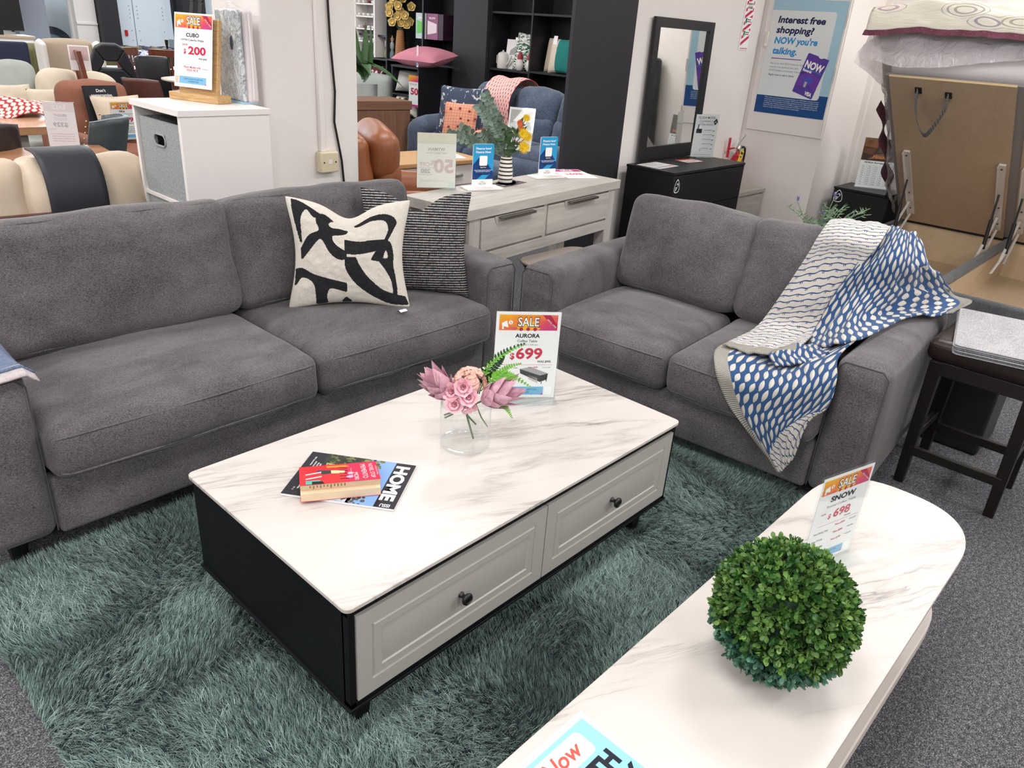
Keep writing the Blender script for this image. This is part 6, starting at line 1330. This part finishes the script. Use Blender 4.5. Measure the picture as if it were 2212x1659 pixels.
sb((1.9, .25, .55), .08, (0, .02, .02), 8, X=T(0, .1, .65), m=olv).build('back', parent=ols, smooth=70); sb((1.9, .8, .4), .06, (0, 0, .02), 8, X=T(0, -.3, .22), m=olv).build('seat', parent=ols, smooth=70)
nb_ = thing('headboard', 'navy padded panel at the far left edge of the picture', 'headboard', (2.4, 10.2, 0), -10); sb((.60, .12, 1.0), .03, X=T(-.08, 0, .52), m=pm('navy', '#1E2440', .7)).build('panel', parent=nb_, smooth=70)
lds = thing('sofa', 'long sofa under the far window with a row of olive and navy cushions', 'sofa', (4.75, 12.2, 0), 0); sb((1.9, .25, .55), .06, X=T(0, .2, .58), m=pm('dark_grey_sofa', '#34363C', .85)).build('back', parent=lds, smooth=70); sb((1.9, .8, .4), .06, X=T(0, -.2, .22), m=pm('dark_grey_sofa', '#34363C', .85)).build('seat', parent=lds, smooth=70)
for k, (x, c, lab) in enumerate(((4.40, '#1C1D22', 'black'), (4.70, '#5E5B43', 'olive'), (4.93, '#33374B', 'navy'), (5.10, '#6E6A52', 'pale olive'), (5.30, '#222329', 'dark grey'))):
    o = thing('throw_cushion', '%s cushion in the row on the sofa under the far window' % lab, 'cushion', (x, 12.02, .60), (0, 14, -6, 10, -10)[k], 'cushions under the far window', -10)
    pillow(MB(), .36, .34, .14, pm('cushion_%d' % k, c, .85), 14, None, .08, 0, k, X=T(0, 0, .17)).build('cover', parent=o, smooth=70)
t = NT('ikat_blue'); o = t.obj(); t.set(col=t.mix(t.ramp(t.noise(t.map(o, (1, 1, 2)), 18, 2), [(.45, (0, 0, 0)), (.5, (1, 1, 1))]), lin('#1F3A66'), lin('#D5DCE4')), rough=.9); M['ikat'] = t.m
bo = thing('bench_cushion', 'blue and white ikat bolster between the mahogany chairs and the far window', 'cushion', (4.52, 11.3, .70), 0); sb((.5, .2, .2), .08, (0, .01, .01), 6, X=T(0, 0, .1), m=M['ikat']).build('cover', parent=bo, smooth=70)
bst = thing('bench', 'low dark bench under the blue ikat bolster', 'bench', (4.52, 11.3, 0), 0); sb((.7, .3, .1), .02, X=T(0, 0, .645), m=M['darkwood']).build('seat', parent=bst, smooth=60)
for x in (-.3, .3): MB().box(x-.03, x+.03, -.1, .1, 0, .6, M['darkwood']).build('leg', parent=bst)
shell_chair('tub_chair', 'brown leather tub chair left of the pale round table', (2.72, 6.95, 0), 118, pm('chestnut_leather', '#5E3B33', .4), w_=.34, hb=.36, top=.90)
bc_ = thing('dining_chair', 'high backed black leather chair beside the pale round table', 'chair', (3.68, 9.15, 0), 175); blk = pm('black_leather', '#16171C', .35)
sb((.40, .10, .66), .035, (0, .01, .01), 6, X=T(0, -.02, .62) @ rotm(4), m=blk).build('back', parent=bc_, smooth=70); sb((.42, .42, .10), .04, X=T(0, .22, .45), m=blk).build('seat', parent=bc_, smooth=70)
for x in (-.17, .17):
    for y in (.04, .40): MB().box(x-.02, x+.02, y-.02, y+.02, 0, .42, M['darkwood']).build('leg', parent=bc_)
rt = thing('round_table', 'pale round table partly hidden behind the display easel', 'table', (3.95, 8.45, 0), 0)
MB().lathe([(0, .72), (.42, .72), (.46, .735), (.46, .75), (0, .75)], 40, pm('pale_ash', '#D8CBB6', .4)).build('top', parent=rt, smooth=40)
for k in range(3): a = k*2.09+.4; MB().tube([(.05*math.cos(a), .05*math.sin(a), .72), (.3*math.cos(a), .3*math.sin(a), 0)], .018, 8, pm('pale_ash', '#D8CBB6', .4)).build('leg', parent=rt, smooth=60)
hv = thing('planter', 'woven planter with a small green bush beside the easel', 'plant', (3.72, 8.42, .751), 0); MB().lathe([(0, 0), (.055, 0), (.075, .12), (.06, .12), (0, .11)], 18, pm('woven_grey', '#A79C90', .8, bump=.5, bs=60)).build('pot', parent=hv, smooth=50)
b = MB()
for k in range(140): a = rr.uniform(0, 6.28); z = rr.uniform(-.3, 1); q_ = math.sqrt(1-min(1, z*z)); petal(b, (.07*q_*math.cos(a), .07*q_*math.sin(a), .17+.07*z), (q_*math.cos(a), q_*math.sin(a), z+.3), (0, 0, 1), .03, .009, lpm, .2, .2, 3)
b.build('leaves', parent=hv, smooth=80, fixn=False)['kind'] = 'stuff'
hd = thing('hydrangea_pot', 'pot of pink and peach hydrangeas between the easel and the bedding bag', 'flower', (3.93, 8.05, .751), -30); MB().lathe([(0, 0), (.08, 0), (.11, .18), (.12, .24), (.1, .24), (0, .22)], 20, pm('pot_beige', '#C9BDB0', .7)).build('pot', parent=hd, smooth=50)
MB().tube([(0, 0, .2), (0, 0, .38)], .015, 6, grn).build('stem', parent=hd)
for (x, z, c) in ((.0, .62, '#D07A84'), (.03, .42, '#DE9C7C'), (-.05, .55, '#C86A78'), (.06, .33, '#E0A890')):
    b = MB(); m_ = pm('hydr_'+c[1:], c, .7, var=.25, vs=40)
    for k in range(70): a = rr.uniform(0, 6.28); zz = rr.uniform(-1, 1); q_ = math.sqrt(1-zz*zz); d = Vector((q_*math.cos(a), q_*math.sin(a), zz)); petal(b, Vector((x, 0, z))+d*.06, d.cross(Vector((.3, .5, .2))), d, .035, .014, m_, .2, .3, 3)
    b.sphere((x, 0, z), .055, m_, 10); b.build('bloom', parent=hd, smooth=80, fixn=False)
b = MB()
for k in range(20): petal(b, (rr.uniform(-.03, .03), -.02, rr.uniform(.36, .58)), (rr.uniform(-1, 1), -.3, rr.uniform(-.4, .6)), (0, -1, .3), .10, .03, dk, .3, .2, 4)
b.build('leaves', parent=hd, smooth=80, fixn=False)
tvs = thing('television', 'black television on a white cabinet at the far left', 'television', (3.12, 12.9, .98), 0); MB().box(-.5, .3, -.03, .03, .06, .9, M['blkplastic']).build('screen', parent=tvs, smooth=0, bevel=.005); MB().box(-.2, .0, -.08, .08, 0, .07, M['blkplastic']).build('stand', parent=tvs, smooth=0)
tvc = thing('cabinet', 'white cabinet under the television at the far left', 'cabinet', (3.12, 12.9, 0), 0); MB().box(-.6, .36, -.25, .25, .95, .98, pm('tv_top', '#C9B39A', .5)).build('top', parent=tvc, smooth=0); MB().box(-.58, .34, -.23, .25, 0, .95, M['lam']).build('carcass', parent=tvc, smooth=0); MB().box(-.56, -.13, -.245, -.23, .05, .9, M['lam']).build('door', parent=tvc, smooth=0); MB().box(-.12, .32, -.245, -.23, .05, .9, M['lam']).build('door', parent=tvc, smooth=0)

# ------------------------------------------------------------------ behind the console: recliners, hall table, black shelving
tr = thing('recliner', 'tan leather recliner seen from behind beside the pillar', 'armchair', (2.30, 3.04, -.0), -118)
MB().soft((.74, .16, .70), .07, (.01, .03, .02), tan, T(0, -.05, .56) @ rotm(6), nm=8, wob=.01).build('back_shell', parent=tr, smooth=70)
MB().soft((.66, .18, .30), .08, (.02, .04, .03), tan, T(0, .10, .80) @ rotm(4), nm=8, wob=.012).build('head_pillow', parent=tr, smooth=70)
MB().soft((.64, .16, .42), .07, (.02, .04, .02), tan, T(0, .12, .58), nm=8, wob=.012).build('lumbar_pillow', parent=tr, smooth=70)
MB().soft((.56, .55, .24), .06, (0, 0, .03), tan, T(0, .35, .36), nm=6).build('seat', parent=tr, smooth=70)
for x in (-.37, .37): MB().soft((.17, .80, .52), .07, (.01, .02, .03), tan, T(x, .30, .32), nm=6, wob=.01).build('arm', parent=tr, smooth=70)
MB().box(-.4, .4, -.05, .6, 0, .06, M['blkplastic']).build('plinth', parent=tr, smooth=0)
for x in (-.24, .24): MB().tube([(x, -.145, .30), (x, -.165, .6), (x, -.125, .96)], .004, 6, pm('tan_seam', '#7E4626', .6)).build('seam', parent=tr, smooth=80)
ht = thing('hall_table', 'white hall table with an oak top behind the console', 'hall table', (3.30, 3.42, 0), -4)
oa2 = wood('honey_oak', '#AE8454', '#CFA877', 1.5, 0, .45, .05); MB().box(-.5, .42, -.06, .46, .575, .605, oa2).build('top', parent=ht, smooth=0, bevel=.003); MB().box(-.46, .38, -.02, .42, .40, .575, M['white']).build('carcass', parent=ht, smooth=0)
for k, x in enumerate((-.44, -.02)):
    dd = MB().box(x, x+.38, -.035, -.02, .415, .565, M['white']).build('drawer', parent=ht, bevel=.003); MB().cb((x+.19, -.045, .49), (.09, .015, .02)).build('handle', M['steel'], dd, bevel=.003)
for x in (-.44, .36):
    for y in (-.0, .38): MB().box(x-.02, x+.02, y-.0, y+.04, 0, .4, M['white']).build('leg', parent=ht)
MB().box(-.45, .37, .0, .4, .10, .13, M['blkplastic']).build('lower_shelf', parent=ht)
paper_flat('sale_sheet', 'sale price sheet lying on the oak topped hall table', (3.50, 3.44, .606), -20, .2, .28, d_flatsale)
ws = thing('sideboard', 'walnut sideboard with two doors left of the black bookcase', 'sideboard', (4.86, 5.62, 0), -8); wal = wood('walnut', '#6A4A38', '#8A6650', 1.6, 2, .45, .04)
MB().box(-1.5, 0.01, -.02, .46, .70, .785, wood('walnut_top', '#6A4A38', '#8A6650', 1.6, 0, .45, .04)).build('top', parent=ws, smooth=0); MB().box(-1.48, -.0, .0, .44, .03, .70, wal).build('carcass', parent=ws, smooth=0)
for x in (-1.47, -.73): MB().box(x, x+.715, -.018, 0, .05, .69, wal).build('door', parent=ws, smooth=0, bevel=.002)
bl = fabric('blue_grey_suede', '#3A4555', '#627085', 200, 4, .3)
rs = thing('recliner_sofa', 'blue grey reclining sofa below the black shelves', 'sofa', (5.0, 4.45, 0), -90)
for k, x in enumerate((-.62, -.02, .58)): sb((.60, .26, .40), .11, (.01, .05, .03), 8, .012, k, T(x, .68, .80) @ rotm(-8), bl).build('head_cushion', parent=rs, smooth=70); sb((.60, .24, .34), .09, (.01, .05, .02), 8, .012, k+4, T(x, .60, .58) @ rotm(-8), bl).build('lumbar_cushion', parent=rs, smooth=70)
for k, x in enumerate((-.62, -.02, .58)): sb((.60, .70, .24), .08, (.01, .02, .04), 8, .01, k+8, T(x, .22, .38), bl).build('seat_cushion', parent=rs, smooth=70); sb((.58, .12, .30), .05, (.01, .04, .01), 6, .008, k, T(x, -.13, .28), bl).build('footrest', parent=rs, smooth=70)
for x in (-1.05, 1.02): sb((.26, .95, .52), .11, (.02, .03, .05), 8, .015, x, T(x, .26, .36), bl).build('arm', parent=rs, smooth=70)
sb((2.2, .16, .75), .05, (0, 0, 0), 6, 0, 0, T(0, .82, .42), bl).build('back_frame', parent=rs, smooth=70)
ot = thing('ottoman', 'blue grey padded footstool before the reclining sofa', 'footstool', (4.12, 3.72, 0), -60); sb((.46, .40, .16), .07, (.01, .01, .03), 6, .01, 0, T(0, 0, .40), bl).build('pad', parent=ot, smooth=70)
for x in (-.15, .15): MB().box(x-.03, x+.03, -.14, .14, 0, .33, M['darkwood']).build('leg', parent=ot, bevel=.003)
RP = [Vector(p) for p in ((5.95, 0, .70), (5.93, 0, .98), (5.80, 0, 1.075), (5.62, 0, 1.06), (5.46, 0, .93), (5.40, 0, .78), (5.40, 0, .62), (5.36, 0, .53), (5.1, 0, .56))]
def red_throw(u, v): p = catm(RP, v); return (p.x, 4.70+.42*u+.03*math.sin(v*6), p.z+.012*math.sin(u*7))
drape('throw_blanket', 'red netted throw over the left back of the blue reclining sofa', red_throw, 24, 40, M['rednet'])
t = NT('palm_print'); o = t.obj(); v_ = t.noise(t.map(o, (1, 1, .6)), 9, 3, .6, 2.5); t.set(col=t.mix(t.ramp(v_, [(.55, (0, 0, 0)), (.59, (1, 1, 1))]), lin('#39455A'), lin('#C9CCCB')), rough=.9)
c1_ = thing('throw_cushion', 'navy palm print cushion standing on the blue reclining sofa', 'cushion', (5.02, 5.02, .50), -62, tilt=-18); pillow(MB(), .52, .50, .15, t.m, 20, None, .06, 0, 3, X=T(0, 0, .25)).build('cover', parent=c1_, smooth=70)
t = NT('peach_check'); s_ = t.n('ShaderNodeSeparateXYZ', {0: t.obj()}); ck_ = t.f('ADD', t.f('LESS_THAN', t.f('FRACT', t.f('MULTIPLY', s_.outputs[0], 34.)), .3), t.f('LESS_THAN', t.f('FRACT', t.f('MULTIPLY', s_.outputs[2], 34.)), .3))
t.set(col=t.mix(t.f('MULTIPLY', ck_, .5), lin('#DFA184'), lin('#C67A64')), rough=.9); M['peach'] = t.m
def pom_cushion(label, loc, rz, tilt):
    o = thing('throw_cushion', label, 'cushion', loc, rz, 'peach checked cushions', tilt); pillow(MB(), .36, .36, .12, M['peach'], 20, None, .05, 0, 5, X=T(0, 0, .18)).build('cover', parent=o, smooth=70)
    pm_ = pm('pompom', '#8E3A3C', .9)
    for x, z in ((-.1, .28), (.0, .29), (.1, .27), (-.17, .1), (-.17, .25), (-.1, .1), (.0, .11), (.1, .18), (.17, .2), (.02, .19)): MB().sphere((x, -.058+.10*abs(x), z), .013, pm_, 8).build('pompom', parent=o, smooth=180)
pom_cushion('peach checked pompom cushion leaning on the navy palm cushion', (4.86, 4.86, .50), -60, -20); pom_cushion('peach checked pompom cushion lying flat on the blue sofa seat', (4.70, 4.40, .52), -70, -78)
def d_photo(b, w, h, e):
    b.rect(-w*.42, w*.42, h*.48, h*.94, paint('#B9B4AE'), -e); b.rect(-w*.42, w*.42, h*.48, h*.60, paint('#8F8A85'), -1.2*e)
    for x in (-.26, .0, .26): b.poly([(w*(x-.09), h*.54), (w*(x+.09), h*.54), (w*(x+.08), h*.68), (w*(x-.08), h*.68)], paint('#54565C'), -1.5*e)
    b.text('RECLINER SUITE', 0, h*.38, h*.04, INK, fit=w*.6, wt=.02, y=-e); greek(b, -w*.36, w*.36, h*.30, h*.018, paint('#77777C'), e, 1); b.text('$2,499', 0, h*.15, h*.08, RED, fit=w*.5, wt=.03, y=-e)
acrylic_sign('price_sign', 'white photo sign standing on the seat of the blue reclining sofa', (4.86, 4.02, .50), -62, .26, .40, d_photo, lean=14)
# shelving
M['shelf'] = pm('black_shelf', '#1A1B20', .45)
def shelf_unit(name, label, y0, y1, divs, shelves, depth=.38, x0=7.03):
    r = thing(name, label, 'shelf', (x0, y1, 0), -90); w_ = y1-y0; top = 2.6
    MB().box(0, w_, depth-.01, depth, 0, top, pm('black_back', '#101116', .6)).build('back_panel', parent=r, smooth=0)
    for d in divs: MB().box(d-.012, d+.012, 0, depth-.01, 0, top, M['shelf']).build('upright', parent=r, smooth=0)
    for (a, c, z) in shelves: MB().box(a+.012, c-.012, .003, depth-.01, z-.024, z, M['shelf']).build('shelf_board', parent=r, smooth=0)
    return r
shelf_unit('cube_shelf', 'tall black cube shelving above the blue reclining sofa', 4.40, 6.62, (.012, .73, 1.44, 2.208), [(.0, .73, z) for z in (.45, 1.075, 1.75)]+[(.73, 1.44, z) for z in (.45, 1.09, 1.75)]+[(1.44, 2.21, z) for z in (.45, 1.10, 1.75)])
shelf_unit('cube_shelf', 'tall black cube shelving behind the orange orchids', 7.27, 9.62, (.012, .84, 1.66, 2.338), [(.0, .84, z) for z in (.5, 1.02, 1.345, 2.0)]+[(.84, 1.66, z) for z in (.5, 1.03, 2.0)]+[(1.66, 2.34, z) for z in (.5, 1.03)])
struct('wall_black_pier', MB().box(6.98, 7.45, 6.625, 7.265, 0, 3), pm('pier_black', '#25262B', .6), smooth=0)
kb = thing('bookcase', 'waist high black bookcase with cushions in its open front', 'bookcase', (6.44, 7.92, 0), -90)
MB().box(0, .58, -.01, .54, .98, 1.005, M['shelf']).build('top', parent=kb, smooth=0)
for x in (0, .555): MB().box(x, x+.025, 0, .53, 0, .98, M['shelf']).build('side_panel', parent=kb, smooth=0)
MB().box(.025, .555, .515, .53, 0, .98, M['shelf']).build('back_panel', parent=kb, smooth=0)
for z in (.04, .34, .64): MB().box(.025, .555, .0, .515, z-.02, z, M['shelf']).build('shelf_board', parent=kb, smooth=0)
def lie(name, label, loc, rz, w_, h_, t_, m, tilt=-90, seed=0, group=None, cat='cushion', n=22):
    o = thing(name, label, cat, loc, rz, group, tilt); pillow(MB(), w_, h_, t_, m, n, None, .06, 0, seed, X=T(0, 0, 0)).build('cover', parent=o, smooth=70); return o
pk_c = pm('pink_cord', '#CF8596', .85, bump=.6, bs=40, stretch=(1, 6, 6)); lie('throw_cushion', 'pink ribbed cushion lying on top of the black bookcase', (6.66, 7.48, 1.13), -88, .84, .48, .25, pk_c, -78, 2)
sgn = thing('swing_card', 'narrow white card standing before the pink cushion', 'card', (6.455, 7.385, 1.006), -60); MB().box(-.05, .05, -.03, .03, 0, .006, M['acryl']).build('foot', parent=sgn, smooth=0); b = MB().box(-.012, .012, -.002, .002, .006, .27, M['paper']); b.rect(-.01, .01, .02, .12, BLU, -.0025); b.build('sheet', parent=sgn, smooth=0, fixn=None)
lie('throw_cushion', 'grey cushion stuffed in the upper cube of the black bookcase', (6.62, 7.72, .80), -60, .40, .30, .22, pm('grey_linen', '#B9B9B4', .85), -30, 3)
t = NT('ogee_green'); v_ = t.n('ShaderNodeTexVoronoi', {'Vector': t.map(t.obj(), (9, 9, 6)), 'Scale': 1.0, 'Randomness': .15}); t.set(col=t.mix(t.f('LESS_THAN', v_.outputs['Distance'], .36), lin('#DEDACD'), lin('#3A4230')), rough=.9)
lie('throw_cushion', 'cream and dark green ogee cushion in the lower cube of the black bookcase', (6.52, 7.66, .48), -70, .46, .32, .22, t.m, -40, 4)
def d_50(b, w, h, e):
    b.rect(-w/2, w/2, h*.8, h, M['banner'], -e); b.text('50', w*.1, h*.4, h*.2, RED, fit=w*.8, wt=.04, y=-e); b.rect(-w/2, w/2, 0, h*.08, M['banner'], -e); b.text('BOOKCASE', 0, h*.7, h*.05, INK, fit=w*.7, y=-e)
acrylic_sign('price_sign', 'narrow half price sign on the front of the black bookcase', (6.42, 7.42, .50), -90, .20, .40, d_50, thick=.003)
orc = thing('orchid_vase', 'bamboo wrapped vase of orange orchids on the black shelves', 'vase', (7.15, 8.60, 1.031), -50)
t = NT('bamboo_wrap'); zz = t.n('ShaderNodeSeparateXYZ', {0: t.obj()}).outputs[2]; t.set(col=t.mix(t.f('LESS_THAN', t.f('FRACT', t.f('MULTIPLY', zz, 42.)), .3), lin('#B9804A'), lin('#6B3F22')), rough=.6)
MB().lathe([(.075, 0), (.078, .05), (.07, .2), (.055, .36), (.05, .40), (.04, .40), (0, .38)], 24, t.m).build('body', parent=orc, smooth=50)
os_ = thing('orchid_spray', 'tall orange orchid sprays standing in the bamboo wrapped vase', 'flower', (7.15, 8.60, 1.031), -50); orm = pm('orchid_orange', '#F3D08A', .6, var=.3, vs=25); b = MB(); sb_ = MB()
for (x, z) in ((-.14, .62), (-.10, .50), (-.02, .72), (.04, .82), (-.03, .58), (.08, .60), (.16, .72), (.02, .50), (-.15, .70), (.10, .48), (-.02, .85), (.14, .52), (-.10, .80), (.0, .66)):
    blossom(b, (x, -.03+rr.uniform(-.04, .04), z), (x, -1, .1), .07, orm, 5, 2); sb_.tube([(0, 0, .38), (x*.6, 0, z*.7+.1), (x, -.02, z)], .004, 5, grn)
b.build('petals', parent=os_, smooth=80, fixn=False); sb_.build('stems', parent=os_, smooth=80)
def figurine(label, loc, c1, c2, h_):
    r = thing('figurine', label, 'figurine', loc, -60); MB().lathe([(.05, 0), (.06, .02), (.055, .10), (.03, .16), (.028, .17), (0, .17)], 14, pm('fig_'+c1[1:], c1, .6)).build('skirt', parent=r, smooth=50); MB().lathe([(.02, .165), (.045, .20), (.045, .29), (.02, .33), (0, .33)], 14, pm('fig_'+c2[1:], c2, .6)).build('body', parent=r, smooth=50)
    MB().sphere((0, 0, .36), .035, pm('fig_face', '#C9B7A0', .6), 10).build('head', parent=r, smooth=180); MB().lathe([(.05, .375), (.02, .40), (0, .46)], 12, pm('fig_hat', '#A88A6A', .6)).build('hat', parent=r, smooth=50); r.scale = (h_/.46,)*3; return r
figurine('pink ornamental figurine left of the orchid vase on the black shelf', (7.12, 8.87, 1.031), '#8C9A6A', '#D9B7B0', .38); figurine('grey ornamental figurine close beside the orchid vase', (7.12, 8.75, 1.031), '#6E7F8A', '#9AA7A9', .33)
for lab, y, c, c2, w_ in (('clear and green bedding box on the black shelf', 8.03, '#B9C7C9', '#6FC65A', .22), ('plum pillow box on the black shelf right of the clear box', 7.79, '#8E4A72', '#E6D5DC', .24)):
    o = thing('packaging_box', lab, 'box', (7.06, y, 1.346), -90); MB().box(-w_/2, w_/2, 0, .2, 0, .33, pm('pack_'+c[1:], c, .4)).build('carton', parent=o, smooth=0)
    b = MB(); b.poly([(-w_*.4, .06), (w_*.4, .09), (w_*.4, .2), (-w_*.4, .24)], paint(c2), -.001); b.text('PILLOW' if 'plum' in lab else 'EcoSoft', 0, .26, .025, M['whiteink'], y=-.001, maxw=w_*.7, wt=.02); b.build('print', parent=o, smooth=0, fixn=None)
o = thing('packaging_box', 'dark plum box end standing right of the plum pillow box', 'box', (7.06, 7.61, 1.346), -90); MB().box(-.05, .05, 0, .2, 0, .32, pm('dark_plum', '#3A1F33', .5)).build('carton', parent=o, smooth=0); MB().box(-.055, .055, -.002, .2, .32, .325, pm('dark_plum', '#3A1F33', .5)).build('lid', parent=o, smooth=0)
cbx = thing('clipboard', 'white clipboard sheet with a bedding photo on the black shelf', 'clipboard', (7.20, 6.30, 1.077), -75, tilt=-8); b = MB().box(-.15, .15, 0, .006, 0, .36, M['paper']); b.poly([(-.1, .17), (.11, .19), (.10, .27), (.0, .29), (-.09, .23)], paint('#A9ACAF'), -.001); greek(b, -.1, .08, .12, .006, paint('#88888C'), .001); b.build('sheet', parent=cbx, smooth=0, fixn=None); MB().box(-.03, .03, -.01, .01, .35, .39, M['chrome']).build('clip', parent=cbx, bevel=.003)
tp_ = thing('teapot', 'white ribbed coffee pot on the black shelf', 'teapot', (7.14, 6.46, 1.077), -90); wc_ = pm('white_ceramic', '#D6D3CC', .35); MB().lathe([(.07, 0), (.075, .02), (.07, .17), (.06, .185), (.03, .2), (.012, .205), (.012, .22), (0, .225)], 20, wc_).build('body', parent=tp_, smooth=50); MB().tube([(.06, 0, .04), (.11, 0, .08), (.15, 0, .16)], [.018, .014, .01], 8, wc_).build('spout', parent=tp_, smooth=60); MB().tube([(-.06, 0, .16), (-.11, 0, .15), (-.11, 0, .06), (-.07, 0, .04)], .008, 8, wc_).build('handle', parent=tp_, smooth=60)
t = NT('palm_green'); v_ = t.noise(t.map(t.obj(), (3, 3, 8)), 4, 2, .5, 2); t.set(col=t.mix(t.ramp(v_, [(.47, (0, 0, 0)), (.51, (1, 1, 1))]), lin('#1F5A40'), lin('#E6E6E0')), rough=.9)
lie('throw_cushion', 'white cushion with green palm leaves leaning in the black shelf', (7.20, 6.11, 1.30), -80, .33, .46, .14, t.m, -14, 6)
for lab, y in (('left red topped white ornament before the palm leaf cushion', 6.10), ('right red topped white ornament before the palm leaf cushion', 5.93)):
    o = thing('ornament', lab, 'ornament', (7.08, y, 1.08), -90, 'red topped ornaments'); MB().lathe([(.03, 0), (.05, .03), (.05, .08), (.03, .14), (0, .14)], 14, wc_).build('body', parent=o, smooth=50); MB().lathe([(.035, .13), (.035, .17), (.01, .22), (0, .22)], 14, pm('ornament_red', '#9E2A3A', .5)).build('cap', parent=o, smooth=50)
def stripe_cushion(label, loc, rz, cA, cB, cC, ta):
    o = thing('throw_cushion', label, 'cushion', loc, rz, tilt=ta); A, B_, C2 = pm('sc_'+cA[1:], cA, .9), pm('sc_'+cB[1:], cB, .9), pm('sc_'+cC[1:], cC, .9)
    pillow(MB(), .42, .40, .15, A, 30, lambda u, v: A if u < .33 else (B_ if u < .75 else C2), .05, 0, 7, X=T(0, 0, .2)).build('cover', parent=o, smooth=70); return o
stripe_cushion('cream and burgundy cushion at the back of the black shelf', (7.25, 5.62, 1.092), -90, '#CFC0AE', '#7A1F36', '#CFC0AE', -10); q = stripe_cushion('cream and teal velvet cushion in front of the burgundy one', (7.12, 5.44, 1.092), -90, '#D9CDBB', '#1E7A74', '#1E7A74', -8)
MB().box(-.03, .03, -.004, -.001, .30, .40, M['paper']).build('swing_tag', parent=q, loc=(-.12, -.05, .02), smooth=0)
t = NT('trellis'); v_ = t.n('ShaderNodeTexVoronoi', {'Vector': t.map(t.obj(), (10, 10, 10)), 'Scale': 1.0, 'Randomness': .0}); t.set(col=t.mix(t.f('LESS_THAN', t.f('ABSOLUTE', t.f('SUBTRACT', v_.outputs['Distance'], .40)), .07), lin('#5A2233'), lin('#E0CFC8')), rough=.9)
lie('throw_cushion', 'burgundy trellis cushion at the left of the black shelving', (7.14, 9.22, .70), -90, .44, .42, .16, t.m, -14, 8)
sgc = thing('armchair', 'pale sage armchair in front of the black shelving left', 'armchair', (6.6, 8.75, 0), -70); sb((.75, .25, .75), .08, (.01, .04, .03), 8, .01, 0, T(0, .2, .42), sage).build('back', parent=sgc, smooth=70); sb((.75, .7, .42), .08, (0, 0, .03), 8, .01, 1, T(0, -.2, .22), sage).build('seat', parent=sgc, smooth=70)
rack = thing('display_rack', 'white tiered rack of small samples on the black shelving left', 'rack', (7.0, 9.47, 1.031), -90)
for x in (-.02, .45): MB().box(x, x+.035, -.02, .2, 0, 1.2, M['white']).build('side', parent=rack, smooth=0)
for k in range(6): MB().box(0, .46, -.02+.02*k*0, .2, .03+.17*k, .05+.17*k, M['white']).build('tier', parent=rack, smooth=0)
MB().box(0, .46, .19, .2, 0, 1.2, pm('rack_back', '#B9B7B5', .6)).build('back', parent=rack, smooth=0)
sm_ = None
for k in range(5):
    for j in range(4):
        o = MB().soft((.07, .05, .035), .012, m=pm('sample_%d' % ((k*j) % 3), ('#8A8A8E', '#D9D6D2', '#7A2F2A')[(k*j+(k == 0)) % 3], .5)).build('sample', loc=(7.03, 9.40-.11*j, 1.031+.07+.17*k), smooth=60)
        tag(o, 'small sample piece resting on a tier of the white display rack', 'sample', 'samples on the white rack')
pv = thing('floor_plant', 'broad leaved green plant at the left edge of the shelving', 'plant', (5.2, 6.9, 0), 0); MB().lathe([(0, 0), (.14, 0), (.17, .85), (.14, .85), (0, .82)], 20, pm('pot_pale', '#B9BDBB', .6)).build('pot', parent=pv, smooth=50)
b = MB()
for k in range(9): a = .7*k; petal(b, (0, 0, .86+.03*k), (math.cos(a)*.6, math.sin(a)*.6, 1.0-.14*k), (math.cos(a), math.sin(a), .3), .55, .075, pm('broad_leaf', '#3F6238', .45, var=.25, vs=6), -.7, .2, 8)
b.build('leaves', parent=pv, smooth=80, fixn=False)
